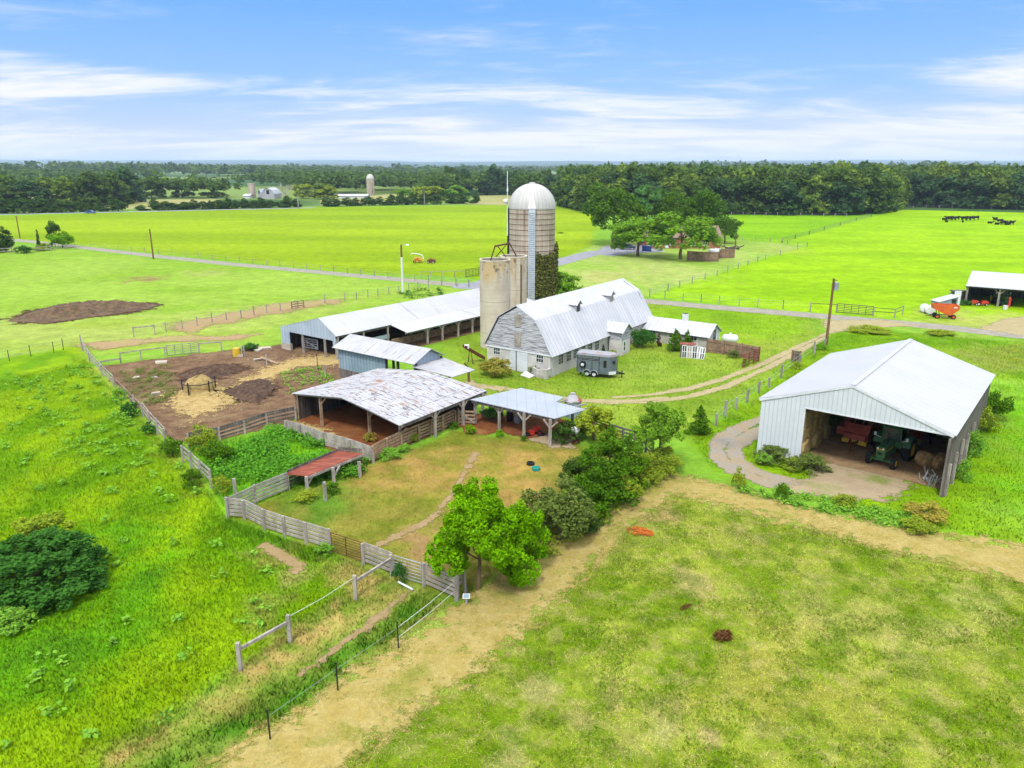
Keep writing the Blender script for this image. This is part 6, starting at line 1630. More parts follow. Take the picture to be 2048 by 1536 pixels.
q = U(855, 525.8); T_ = thing('pickup_header', 'dark rusty pickup header attached behind the yellow harvester', 'header', q + Vector((.3, 0, 0)), R(-6), scale=.6)
m = MB(); m.prism([(-.5, -1.1, .3), (2.4, -1.1, .3), (2.2, -1.1, 1.1), (.6, -1.1, 1.6), (-.5, -1.1, 1.0)], (0, 2.2, 0)); m.build('housing', M['rustmetal'], T_, False)
for x in (0, 1.9): wheel(T_, x, -1.2, .42, .3, 'white')
# poles
def pole(b, pytop, w, lab, mt, xt=None, lamp=None, split=None):
    q = U(*b); h = HT(q, pytop); T_ = thing('utility_pole', lab, 'pole', q)
    if split:
        m = MB(); m.cyl(up(q, 0), up(q, h * split), w * .55, w * .5, 10); m.build('lower_shaft', M['white'], T_, True, True)
        m = MB(); m.cyl(up(q, h * split), up(q, h), w * .5, w * .4, 10); m.build('upper_shaft', M['polewood'], T_, True, True)
    else:
        m = MB(); m.cyl(up(q, -.2), up(q, h), w * .55, w * .42, 10); m.build('shaft', M[mt], T_, True, True)
    if lamp:
        m = MB(); m.tube([up(q, h - .3), up(q, h) + Vector((.5, -.1, .1)), up(q, h) + Vector((.95, -.15, 0))], .04, 6); am = m.build('lamp_arm', M['greymetal'], T_)
        m = MB(); m.lathe([(0, .1), (.2, .06), (.26, -.12), (0, -.2)], 12, up(q, h) + Vector((1.05, -.15, 0))); m.build('lamp', M['white'], am, True, True)
    return T_, q, h
T_, q, h = pole((1652, 691), 557, .3, 'tall brown utility pole with a grey transformer beside the farm track', 'polewood')
m = MB(); c = up(q, h - 1.3) + Vector((.35, -.1, 0)); m.cyl(c, c + Vector((0, 0, .85)), .24, .24, 14); m.build('transformer', M['greymetal'], T_, True, True)
m = MB(); m.bar(up(q, h - .2) + Vector((-.1, 0, 0)), up(q, h - .2) + Vector((.4, 0, 0)), .08, .08); m.build('bracket', M['polewood'], T_)
pole((307, 518), 458, .34, 'leaning grey pole beside the gravel lane in the pasture', 'polewood')
pole((40, 476), 432, .34, 'grey pole at the far western bend of the lane', 'polewood')
pole((806, 585), 489, .34, 'yard light pole, white below and brown above, by the pasture fence', 'greypole', lamp=True, split=.74)
pole((849, 411), 380, .4, 'distant pole before the cedar row in the hay field', 'greypole')
pole((597, 417), 388, .5, 'distant pole beside the far farm drive', 'greypole')
pole((1470, 497), 470, .3, 'slim dark pole beside the brush pile on the house lawn', 'polewood')
# cars
def car(px, py, rz, mt, lab):
    T_ = thing('car', lab, 'car', U(px, py), rz)
    m = MB(); m.prism([(-2.1, -.85, .35), (2.1, -.85, .35), (2.15, -.85, .75), (1.2, -.85, .95), (.55, -.8, 1.42), (-1.1, -.8, 1.45), (-1.85, -.85, 1.0), (-2.15, -.85, .9)], (0, 1.7, 0)); m.build('body', M[mt], T_, False)
    m = MB(); m.prism([(1.0, -.87, .98), (.52, -.82, 1.36), (-1.05, -.82, 1.38), (-1.6, -.87, 1.0)], (0, 1.74, 0)); m.build('side_windows', M['dark'], T_, False)
    for x in (-1.3, 1.3):
        for y in (-.78, .78): wheel(T_, x, y, .33, .22)
    return T_
car(181, 427, R(3), 'bluecar', 'blue car driving along the far road')
car(1254, 499, R(-10), 'darkcar', 'dark car parked on the house driveway under the yard trees')
for i, (px, py, lab) in enumerate(((1287, 502, 'dark blue bin, first in the row by the house wall'), (1293, 502.5, 'dark blue bin, middle one by the house wall'), (1299, 503, 'dark blue bin, last in the row by the house wall'))):
    q = U(px, py); m = MB(); m.hexa([(-.35, -.35, 0), (.35, -.35, 0), (.35, .35, 0), (-.35, .35, 0)], [(-.42, -.42, 1.3), (.42, -.42, 1.3), (.42, .42, 1.35), (-.42, .42, 1.35)]); o = link('wheelie_bin', m.mesh('wheelie_bin', M['bluecar'])); o.location = q; tag(o, lab, 'bin')
# far farm
q = U(742, 390); d_ = q.y * CP + 14 * SP; r_s = 7.8 / FPX * d_; T_ = thing('domed_silo', 'distant stave silo with a white dome beyond the cedar row', 'silo', q); h_ = HT(q, 358)
m = MB(); m.lathe([(r_s, 0), (r_s, h_)], 24, q); m.build('wall', M['silo'], T_, True, True)
m = MB(); m.lathe([(r_s * 1.03 * math.cos(R(a)), h_ + r_s * 1.2 * math.sin(R(a))) for a in range(0, 91, 10)], 24, q); m.build('dome', M['dome'], T_, True, True)
q = U(505, 396); d_ = q.y * CP; r_s = 7 / FPX * d_; h_ = HT(q, 366); T_ = thing('concrete_silo', 'distant roofless grey silo beside the far farm barns', 'silo', q); m = MB(); m.lathe([(r_s, 0), (r_s, h_), (r_s * .9, h_), (r_s * .9, h_ * .5)], 24, q); m.build('wall', M['silo'], T_, True, True)
def fbarn(px0, px1, py, pyt, L, lab, roofm='seamroof', wallm='peelboards', gam=False):
    a, b = U(px0, py), U(px1, py); T_ = thing('far_barn', lab, 'barn', a); w = (b - a).length; h = HT(a, pyt); e = Vector((0, 1, 0)) * L
    x = (b - a).normalized()
    pr = [(0, 0), (w, 0), (w, h * .45), (w * .82, h * .8), (w / 2, h), (w * .18, h * .8), (0, h * .45)] if gam else [(0, 0), (w, 0), (w, h * .6), (w / 2, h), (0, h * .6)]
    m = MB(); m.prism([a + x * s + Vector((0, 0, z)) for s, z in pr], e); m.build('wall', M[wallm], T_)
    m = MB(); 
    n_ = len(pr)
    for i in range(2, n_ - 1):
        (s0, z0), (s1, z1) = pr[i], pr[i + 1]
        o0 = a + x * s0 + Vector((0, 0, z0 + .1)) - e * .02; o1 = a + x * s1 + Vector((0, 0, z1 + .1)) - e * .02
        m.slab([o0, o0 + e * 1.04, o1 + e * 1.04, o1], .1)
    (s0, z0), (s1, z1) = pr[-1], pr[2]
    m.build('roof', M[roofm], T_)
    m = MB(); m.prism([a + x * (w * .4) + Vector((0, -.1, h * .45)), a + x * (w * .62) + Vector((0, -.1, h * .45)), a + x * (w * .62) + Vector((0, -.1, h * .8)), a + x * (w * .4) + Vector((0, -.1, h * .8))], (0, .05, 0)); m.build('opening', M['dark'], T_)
fbarn(514, 524, 397, 378, 10, 'small pale barn next to the distant roofless silo')
fbarn(524, 549, 398, 376, 16, 'distant round-roofed pale barn at the far farm', gam=True)
def lowhouse(px0, px1, py, pyt, lab):
    a, b = U(px0, py), U(px1, py); T_ = thing('poultry_house', lab, 'barn', a); h = HT(a, pyt); x = (b - a).normalized(); w = (b - a).length
    m = MB(); m.prism([a, a + x * w, a + x * w + Vector((0, 9, 0)), a + Vector((0, 9, 0))], (0, 0, h * .55)); m.build('wall', M['milkwall'], T_)
    for sg in (0, 1):
        m = MB(); e0 = a + Vector((-.3, -.4 if not sg else 9.4, h * .55)); k0 = a + Vector((-.3, 4.5, h)); m.slab([e0, e0 + x * (w + .6), k0 + x * (w + .6), k0], .1); m.build('roof', M['whiteroof'], T_)
lowhouse(652, 735, 396.5, 388.5, 'long low white-roofed house at the far farm below the domed silo')
lowhouse(38, 58, 354.5, 348, 'tiny white-roofed building among distant woods on the far left')
lowhouse(650, 662, 347.5, 343.5, 'white house among trees on the distant ridge')
lowhouse(486, 500, 397, 388, 'pale low shed left of the distant roofless silo')

# ------------------------------------------------------------------ cattle (continuous skinned body)
def cow_mesh(name, mat, head_down=False, lying=False):
    hz = .35 if head_down else 1.3
    zz = 0 if not lying else -.55
    N = [(-.95, 0, 1.12, .26, .30), (-.5, 0, 1.08, .36, .4), (.1, 0, 1.02, .36, .42), (.55, 0, 1.08, .3, .38), (.95, 0, (1.2 if not head_down else .98), .18, .24), (1.25, 0, (1.42 if not head_down else .62), .13, .17), (1.62, 0, hz - (0 if head_down else .02), .07, .09),
         (-.85, .2, .75, .13, .16), (-.92, .2, .42, .07, .08), (-.86, .2, .05, .06, .06), (-.85, -.2, .75, .13, .16), (-.92, -.2, .42, .07, .08), (-.86, -.2, .05, .06, .06),
         (.5, .18, .7, .11, .13), (.52, .18, .4, .065, .07), (.5, .18, .05, .06, .06), (.5, -.18, .7, .11, .13), (.52, -.18, .4, .065, .07), (.5, -.18, .05, .06, .06), (-1.15, 0, 1.0, .04, .04), (-1.18, 0, .5, .035, .035),
         (1.28, .2, (1.46 if not head_down else .68), .04, .04), (1.28, -.2, (1.46 if not head_down else .68), .04, .04)]
    E_ = [(0, 1), (1, 2), (2, 3), (3, 4), (4, 5), (5, 6), (0, 7), (7, 8), (8, 9), (0, 10), (10, 11), (11, 12), (3, 13), (13, 14), (14, 15), (3, 16), (16, 17), (17, 18), (0, 19), (19, 20), (5, 21), (5, 22)]
    me = bpy.data.meshes.new(name + '_skeleton')
    vv = []
    for i, n in enumerate(N):
        z = n[2] + zz
        if lying and i in (8, 9, 11, 12, 14, 15, 17, 18): z = .12
        vv.append((n[0], n[1], max(.06, z)))
    me.from_pydata(vv, E_, []); o = bpy.data.objects.new('tmp', me); COL.objects.link(o)
    sk = o.modifiers.new('s', 'SKIN'); sk.use_smooth_shade = True
    sl_ = me.skin_vertices[0].data
    for i, n in enumerate(N): sl_[i].radius = (n[3], n[4])
    sl_[1].use_root = True
    o.modifiers.new('u', 'SUBSURF').levels = 1
    dg = bpy.context.evaluated_depsgraph_get()
    out = bpy.data.meshes.new_from_object(o.evaluated_get(dg)); out.name = name
    out.materials.clear(); out.materials.append(mat)
    bpy.data.objects.remove(o); bpy.data.meshes.remove(me)
    return out
M['cowblack'] = mk('black_hide', W(34, 32, 34), W(24, 22, 24), 1.5, rough=.7)
M['cowpatch'] = mk('patched_hide', W(60, 50, 48), W(40, 36, 36), 1.0, rough=.7, stains=((W(220, 210, 200), .8, (1, 1, 1), .56, .6),))
cs, cdn, cly = cow_mesh('cow', M['cowblack']), cow_mesh('cow', M['cowblack'], True), cow_mesh('cow', M['cowblack'], False, True)
cpt = cow_mesh('cow', M['cowpatch'])
CW = [(1889.5, 440.5, cly, 10, .9), (1896, 441, cs, 185, 1), (1902, 441.5, cdn, 5, 1), (1908, 441.2, cs, 0, 1), (1912, 441, cs, 190, 1), (1892, 444.8, cly, 80, .8), (1926, 441.3, cs, 180, 1), (1930.5, 441.6, cdn, 0, 1),
      (1938, 441, cpt, 10, 1), (1945, 441.3, cs, 0, 1), (1951, 440.3, cs, 185, 1), (1925.3, 445.3, cly, 60, .7), (1989, 443.5, cs, 90, 1), (1999, 446.5, cs, 170, .95), (1994, 449.7, cly, 15, .8), (2004, 450, cdn, 200, .95), (2008, 449.5, cs, 10, .9), (2014.5, 450.5, cly, 0, .8), (2017, 447.6, cly, 10, .8), (2023.5, 450.6, cs, 20, 1), (1980.5, 447.3, cly, 0, .8)]
COWLAB = ['dark cow lying at the left end of the herd', 'black cow standing at the left group\'s tail, turned west', 'black cow grazing among the left group', 'black cow standing broadside in the left group', 'black cow at the right end of the left group', 'black calf lying just below the left group', 'black cow alone between the two left groups, turned west', 'black cow grazing between the two left groups',
 'black and white patched cow in the middle group', 'black cow standing behind the patched cow', 'black cow at the right end of the middle group', 'dark calf lying below the middle group', 'black cow seen end-on at the top of the right group', 'black cow standing highest but one in the right group', 'black cow lying at the front of the right group', 'black cow grazing in the middle of the right group', 'black cow standing in the middle of the right group', 'black calf lying between the last cows of the right group', 'black calf lying behind the last cows', 'black cow standing last at the herd\'s right end', 'dark calf lying apart left of the right group']
for (px, py, me, a, s_), lab in zip(CW, COWLAB):
    o = link('cow', me); o.location = U(px, py); o.rotation_euler = (0, 0, R(a)); o.scale = (s_ * 1.15,) * 3
    tag(o, lab, 'cow', 'cattle grazing on the big eastern field')
# ------------------------------------------------------------------ foliage
def LF(r, g, b): return S(r, g, b, .5)
M['lforest'] = leafmat('forest_leaves', LF(76, 104, 50), .45)
M['lforest2'] = leafmat('forest_leaves_light', LF(102, 130, 60), .45)
M['lforest3'] = leafmat('forest_leaves_blue', LF(66, 98, 66), .45)
M['loak'] = leafmat('oak_leaves', LF(78, 116, 42))
M['lyard'] = leafmat('yard_tree_leaves', LF(112, 158, 52))
M['lbright'] = leafmat('bright_leaves', S(112, 172, 18, .6), .55)
M['lcedar'] = leafmat('cedar_sprays', LF(78, 122, 30), .38)
M['lcedar_dark'] = leafmat('dark_cedar_sprays', LF(66, 98, 44), .3)
M['lgreygreen'] = leafmat('grey_green_leaves', LF(100, 124, 64), .35)
M['lbush'] = leafmat('bush_leaves', LF(60, 112, 48), .45)
M['lweed'] = leafmat('weed_leaves', LF(118, 172, 66), .3)
M['lnettle'] = leafmat('nettle_leaves', LF(86, 150, 48), .4)
M['lbrown'] = leafmat('brownish_brush', LF(150, 150, 70), .3)
M['lolive'] = leafmat('olive_shrub', LF(134, 160, 52), .3)
M['livy'] = leafmat('ivy_leaves', LF(106, 114, 70), .4)
M['lpine'] = leafmat('pine_needles', LF(84, 134, 78), .3)
M['lrust'] = leafmat('dead_orange_brush', LF(186, 112, 62), .3)
M['ldead'] = leafmat('dead_brown_brush', LF(96, 68, 48), .3)
M['bark'] = mk('bark', W(124, 104, 84), W(92, 76, 62), 3, st=(1, 1, .3), rough=.95)
M['palebark'] = mk('pale_dead_bark', W(200, 192, 178), W(170, 160, 146), 3, rough=.95)

def leafcloud(C, Rr, n, size, g, out=.5, flat=0.0, spray=None):
    """leaves round clump centres C (k,3) with radii Rr (k,3)"""
    k = len(C)
    wgt = (Rr.prod(1)) ** .66; wgt = wgt / wgt.sum()
    idx = g.choice(k, n, p=wgt)
    d = g.normal(size=(n, 3)); d /= np.linalg.norm(d, axis=1)[:, None]
    r = .55 + .45 * g.random(n) ** .6
    p = C[idx] + d * Rr[idx] * r[:, None]
    nr = d * out + g.normal(size=(n, 3)) * .45 + np.array([0, 0, .35 + flat])
    nr /= np.linalg.norm(nr, axis=1)[:, None]
    a = g.normal(size=(n, 3))
    if spray is not None: a = a * .5 + spray(d)
    t = np.cross(nr, a); t /= np.linalg.norm(t, axis=1)[:, None] + 1e-9
    b = np.cross(nr, t)
    s = size * g.uniform(.55, 1.35, n)[:, None]
    V = np.stack([p - t * s * .5, p - b * s * .34, p + t * s * .5, p + b * s * .34], 1).reshape(-1, 3)
    F = np.arange(n * 4).reshape(-1, 4)
    ct = g.random(k)
    tint = np.clip(.62 * g.random(n) + .38 * ct[idx], 0, 1)
    return V, F, np.repeat(tint, 4)

def clumps(lobes, per, frac, g):
    C = []; Q = []
    for l in lobes:
        c = np.array(l[:3]); r = np.array(l[3:6])
        for i in range(per):
            d = g.normal(size=3); d /= np.linalg.norm(d)
            if d[2] < -.5: d[2] *= -.6
            f = frac * g.uniform(.7, 1.3)
            C.append(c + d * r * g.uniform(.55, .95)); Q.append(r * f)
    return np.array(C), np.array(Q)

def crown_mesh(name, lobes, n, size, seed, mat, per=12, frac=.36, out=.5, flat=0.0, zmin=None, spray=None):
    g = np.random.default_rng(seed)
    C, Q = clumps(lobes, per, frac, g)
    V, F, t = leafcloud(C, Q, n, size, g, out, flat, spray)
    if zmin is not None: V[:, 2] = np.maximum(V[:, 2], zmin)
    return fast_mesh(name, V, F, mat, {'tint': ('FLOAT', t)})

def trunk_mesh(name, h, r, limbs, seed, mat='bark', bend=.02):
    g = random.Random(seed)
    m = MB()
    pts = [Vector((g.uniform(-bend, bend) * (i > 0), g.uniform(-bend, bend) * (i > 0), h * i / 5)) for i in range(6)]
    m.tube(pts, r, 7, r * .35)
    for i in range(limbs):
        t = g.uniform(.4, .95); k = min(4, int(t * 5)); p = pts[k].lerp(pts[k + 1], t * 5 - k)
        a = g.uniform(0, 6.28); l = g.uniform(.16, .36)
        q = p + Vector((math.cos(a) * l, math.sin(a) * l, l * g.uniform(.5, 1.1)))
        mid = p.lerp(q, .5) + Vector((0, 0, -.02))
        m.tube([p, mid, q], r * .42, 5, r * .12)
    return m.mesh(name, M[mat], smooth=True)

def broad_lobes(seed, n=9, z0=.3, spread=.3):
    g = random.Random(seed); L = [(0, 0, .66, .3, .3, .3)]
    for i in range(n):
        a = 6.283 * i / n + g.uniform(-.4, .4); z = g.uniform(z0 + .1, .82); rr = spread * (1.05 - abs(z - .52) * 1.1)
        s = g.uniform(.14, .22)
        L.append((math.cos(a) * rr, math.sin(a) * rr, z, s, s, s * .85))
    L.append((g.uniform(-.08, .08), g.uniform(-.08, .08), .84, .2, .2, .13))
    return L
def cedar_lobes(seed, n=9, top=.94):
    g = random.Random(seed); L = []
    for i in range(n):
        z = .1 + .82 * i / (n - 1); r = .36 * (1 - z) ** .75 + .05
        for k in range(3 if z < .6 else 2 if z < .85 else 1):
            a = g.uniform(0, 6.28); q = r * .55 if z < .85 else 0
            L.append((math.cos(a) * q, math.sin(a) * q, z, r * .68, r * .68, .11))
    return L
def dome_lobes(seed, n=10):
    g = random.Random(seed); L = [(0, 0, .38, .36, .36, .42)]
    for i in range(n):
        a = 6.283 * i / n + g.uniform(-.3, .3); z = g.uniform(.15, .62); rr = .34 * (1.1 - z * .5)
        s = g.uniform(.14, .24); L.append((math.cos(a) * rr, math.sin(a) * rr, z, s, s, s * 1.1))
    L.append((g.uniform(-.1, .1), 0, .72, .2, .2, .2))
    return L
def mound_lobes(seed, n=46):
    g = random.Random(seed); L = [(0, 0, .3, .34, .34, .34)]
    for i in range(n):
        a = 2.4 * i; z = .06 + .8 * (i / n); rr = .42 * math.sqrt(max(.02, 1 - (z / .95) ** 2)) * g.uniform(.85, 1.1); q = g.uniform(.1, .15)
        L.append((math.cos(a) * rr, math.sin(a) * rr, z * .92, q, q, q * 1.3))
    return L
PROTO = {}
def proto(kind, seed, n, size, mat):
    key = (kind, seed, n, size)
    if key not in PROTO:
        if kind == 'forest':
            g = random.Random(seed); L = broad_lobes(seed, 8, .22, .3)
            for i in range(7): a = .9 * i + g.uniform(-.3, .3); L.append((math.cos(a) * .3, math.sin(a) * .3, g.uniform(.12, .3), .17, .17, .15))
            c = crown_mesh('crown', L, n, size, seed, mat, 9, .42); t = trunk_mesh('trunk', .7, .02, 5, seed)
        elif kind == 'broad':
            c = crown_mesh('crown', broad_lobes(seed), n, size, seed, mat); t = trunk_mesh('trunk', .62, .024, 7, seed)
        elif kind == 'mound':
            c = crown_mesh('crown', mound_lobes(seed), n, size, seed, mat, 8, .42, zmin=.0, spray=lambda d: np.array([0, 0, .6])); t = trunk_mesh('trunk', .4, .02, 5, seed)
        elif kind == 'full':
            g = random.Random(seed); L = [(0, 0, .55, .34, .34, .36)]
            for i in range(16):
                a = 2.4 * i + g.uniform(-.3, .3); z = g.uniform(.22, .84); rr = .36 * math.sqrt(max(.1, 1 - ((z - .5) / .5) ** 2)); q = g.uniform(.12, .19)
                L.append((math.cos(a) * rr, math.sin(a) * rr, z, q, q, q))
            c = crown_mesh('crown', L, n, size, seed, mat, 10, .4); t = trunk_mesh('trunk', .62, .026, 8, seed)
        elif kind == 'low':
            c = crown_mesh('crown', [(x, y, z - .06, a * 1.15, b * 1.15, q * 1.1) for x, y, z, a, b, q in broad_lobes(seed, 12, .24, .34)], n, size, seed, mat, 16, .3, spray=lambda d: np.array([0, 0, .7])); t = trunk_mesh('trunk', .62, .022, 8, seed)
        elif kind == 'cedar':
            c = crown_mesh('crown', cedar_lobes(seed), n, size, seed, mat, 7, .5, spray=lambda d: np.array([0, 0, 1.6])); t = trunk_mesh('trunk', .8, .02, 3, seed)
        elif kind == 'pine':
            c = crown_mesh('crown', [(x, y, z, .16, .16, .09) for x, y, z in [(random.Random(seed + i).uniform(-.26, .26), random.Random(seed + 9 + i).uniform(-.26, .26), .35 + .06 * i) for i in range(10)]] + [(0, 0, .92, .1, .1, .08)], n, size, seed, mat, 8, .5); t = trunk_mesh('trunk', .88, .02, 8, seed)
        else:
            c = crown_mesh('crown', dome_lobes(seed), n, size, seed, mat, 10, .36, zmin=.0); t = trunk_mesh('trunk', .5, .03, 6, seed)
        PROTO[key] = (c, t)
    return PROTO[key]
def plant(name, label, cat, base, h, w, kind, mat, seed=1, n=2500, size=.05, group=None, rz=None, parts=('crown', 'trunk')):
    g = random.Random(int(base[0] * 13 + base[1] * 7))
    T_ = thing(name, label, cat, (base[0], base[1], 0), g.uniform(0, 6.28) if rz is None else rz, group, (w, w, h))
    c, t = proto(kind, seed, n, size, M[mat])
    o = link(parts[0], c, T_); o.material_slots[0].link = 'OBJECT'; o.material_slots[0].material = M[mat]
    link(parts[1], t, T_)
    return T_
def pxtree(name, label, px, py, pytop, wpx, kind, mat, seed=1, n=2500, size=.05, group=None, cat='tree', parts=('crown', 'trunk'), k=1.0):
    b = U(px, py); h = HT(b, pytop); dep = b.y * CP + (CH - h / 2) * SP
    return plant(name, label, cat, b, h * k, wpx / FPX * dep * 1.08, kind, mat, seed, n, size, group, None, parts)

# ---- woods: the front rows are single trees
g0 = random.Random(21)
def front(pts, rows, step, hmin, hmax, label, group, mats, seeds, depth=8, w=(15, 21)):
    P = [U(*p) for p in pts]
    n = 0
    for r in range(rows):
        for a, b in zip(P[:-1], P[1:]):
            L = (b - a).length; m = max(1, int(L / step)); dr = (b - a).normalized(); nr = Vector((-dr.y, dr.x, 0))
            if nr.y < 0: nr = -nr
            for i in range(m):
                q = a.lerp(b, (i + g0.random()) / m) + nr * (r * depth + g0.uniform(2, depth - 1))
                h = g0.uniform(hmin, hmax) * (.82 if r == 0 else 1)
                plant('forest_tree', label, 'tree', q, h, g0.uniform(*w), 'forest', g0.choice(mats), g0.choice(seeds), 3600, .085, group)
                n += 1
    return n
fm = ['lforest', 'lforest', 'lforest3', 'lforest2']
n = front([(1112, 411), (1185, 427), (1260, 430), (1450, 429), (1722, 432)], 3, 8.0, 16.5, 20.5, 'broadleaf tree in the dense dark wood behind the house and its field', 'trees of the dark wood behind the house', fm, [1, 2, 3, 4])
n += front([(1748, 430), (1812, 413.5), (1905, 416), (2075, 421)], 3, 9.0, 17.5, 21.5, 'broadleaf tree in the dense dark wood behind the cattle', 'trees of the dark wood behind the cattle', fm, [1, 2, 3, 4])
n += front([(-20, 421), (110, 417), (225, 403)], 2, 12.0, 14, 19, 'broadleaf tree in the wood at the far western end of the road', 'trees of the western wood', ['lforest', 'lforest2', 'lforest3'], [1, 2, 3])
n += front([(235, 398), (330, 397), (440, 396)], 1, 17.0, 12, 16, 'broadleaf tree behind the pale distant field', 'trees behind the pale distant field', ['lforest2', 'lforest', 'lforest3'], [2, 3, 4], 14)
n += front([(840, 388), (950, 391), (1110, 393)], 2, 17.0, 17, 21, 'broadleaf tree in the wood behind the domed silo', 'trees behind the domed silo', ['lforest3', 'lforest', 'lforest3'], [1, 3, 4], 14, (13, 18))
n += front([(560, 398), (650, 400), (700, 398)], 1, 16.0, 9, 13, 'light green tree in the grove of the far farm', 'grove trees of the far farm', ['lyard', 'lforest2', 'lolive'], [2, 4], 16)
n += front([(770, 402), (860, 401), (940, 402)], 1, 13.0, 8, 12, 'light green tree at the end of the far cedar row', 'light trees at the cedar row', ['lyard', 'lforest2', 'lolive'], [2, 4], 12)
for px, top in ((120, 404), (141, 406), (163, 403), (184, 414), (203, 405), (237, 402), (283, 412), (310, 400), (330, 405), (346, 408), (372, 406), (388, 402), (405, 405), (421, 404), (438, 402), (455, 400), (472, 403), (490, 400), (507, 403), (523, 398), (540, 402), (575, 396), (592, 400), (655, 398), (672, 400), (694, 397), (712, 398), (738, 395), (760, 396), (782, 393), (804, 392), (826, 389), (848, 388), (870, 390), (902, 389), (925, 392), (952, 389), (8, 398), (28, 402), (48, 399), (66, 402), (86, 399), (101, 404)):
    by = 428 - px * .0217 - .6
    b = U(px, by); h = HT(b, top); k = 'cedar' if px % 3 else 'shrub'
    plant('cedar_tree', 'dark cedar in the long row beside the far road', 'tree', b, h * 1.25, g0.uniform(7.5, 11.5), k, 'lcedar_dark', 1 + px % 3, 1500, .1, 'cedars along the far road', parts=('crown', 'trunk'))
# dead pale tree at the far farm
b = U(572, 414); T_ = thing('dead_tree', 'tall leafless pale tree at the far farm', 'tree', b)
m = MB(); gg = random.Random(3); H_ = HT(b, 352)
def branch(p, d, l, r, dep):
    q = p + d * l; m.tube([p, p.lerp(q, .5) + Vector((gg.uniform(-.1, .1) * l, 0, 0)), q], r, 5, r * .6)
    if dep:
        for i in range(3): branch(p.lerp(q, gg.uniform(.55, 1)), (d + Vector((gg.uniform(-.7, .7), gg.uniform(-.5, .5), gg.uniform(-.1, .5)))).normalized(), l * gg.uniform(.5, .7), r * .55, dep - 1)
branch(b, Vector((-.12, 0, 1)), H_ * .45, .5, 3); branch(b, Vector((.22, 0, 1)).normalized(), H_ * .4, .4, 3)
m.build('trunk', M['palebark'], T_)

# ---- far woods that read as one mass
def far_woods():
    g = np.random.default_rng(9)
    P = []
    excl = [[(90, 400), (445, 397), (440, 409), (420, 421), (60, 424), (90, 416)], [(590, 394), (760, 386), (850, 388), (780, 414), (560, 416)], [(930, 392), (1030, 390), (1020, 412), (950, 412)], [(465, 383), (612, 383), (612, 416), (465, 416)]]
    def add(x, y, h, w): P.append((x, y, h, w))
    for d0, d1, nn in ((400, 700, 1500), (700, 1200, 1500), (1200, 2200, 1300), (2200, 4200, 900)):
        d = g.uniform(d0, d1, nn); a = np.radians(g.uniform(-41, 41, nn))
        x, y = d * np.sin(a), d * np.cos(a)
        ok = np.ones(nn, bool)
        for e in excl: ok &= poly_sd(e, x, y) < -3
        right = poly_sd([(1100, 409), (1190, 425), (1720, 430), (1812, 411), (2400, 420), (2400, 300.1), (2400, 340), (1100, 340)], x, y) > 16
        left = (poly_sd([(-300, 430), (100, 402), (700, 397), (1110, 397), (1110, 338), (-300, 338)], x, y) > 10)
        fld = fbm(x, y, 320, 3, 12) > .60
        ok &= (right | left) & ~(fld & (d > 550) & left)
        for xx, yy, dd, rt in zip(x[ok], y[ok], d[ok], right[ok]):
            s = 1 + dd / 1500
            roll = max(0, 44 * (fbm(np.array([xx]), np.array([yy]), 800, 2, 4)[0] - .42)) * min(1, (dd - 800) / 900) if dd > 800 else 0
            add(xx, yy, (g.uniform(17, 22) if rt else g.uniform(12, 16.5)) + roll, g.uniform(12, 18) * s)
    Vs = []; Fs = []; Ts = []; n = 0
    for i, (x, y, h, w) in enumerate(P):
        d = math.hypot(x, y)
        k = 110 if d < 700 else 70 if d < 1300 else 36
        c = np.array([(g.normal(0, .24), g.normal(0, .24), g.uniform(.45, .85)) for _ in range(6)])
        V, F, t = leafcloud(c, np.full((6, 3), .2), k, .16 if k > 100 else .2 if k > 50 else .28, g)
        V = V * np.array([w, w, h]) + np.array([x, y, 0])
        Vs.append(V); Fs.append(F + n); n += len(V); Ts.append(np.clip(t * .7 + .3 * g.random(), 0, 1))
    me = fast_mesh('distant_woods', np.vstack(Vs), np.vstack(Fs), M['lforest'], {'tint': ('FLOAT', np.concatenate(Ts))})
    tag(link('distant_woods', me), 'rolling woodland filling the distance up to the horizon', 'woods', kind='stuff')
far_woods()
def hills():
    V = []; F = []
    xs = np.linspace(-9000, 9000, 240)
    rows = ((4200, 0), (5200, 20), (6200, 34), (8000, 52), (11000, 92))
    for y, h in rows:
        z = h * (.55 + .9 * fbm(xs + y, xs * 0 + y, 2200, 5, 15)) + (16 * fbm(xs, xs * 0 + y, 220, 3, 16) if h else 0)
        for x, zz in zip(xs, z): V.append((x * (y / 6000), y, zz))
    n = len(xs)
    for j in range(len(rows) - 1):
        for i in range(n - 1): F.append((j * n + i, j * n + i + 1, (j + 1) * n + i + 1, (j + 1) * n + i))
    tag(link('hills', fast_mesh('hills', V, F, mk('far_hills', S(74, 104, 92), S(92, 126, 110), .004, rough=1.0), smooth=True)), kind='structure')
hills()

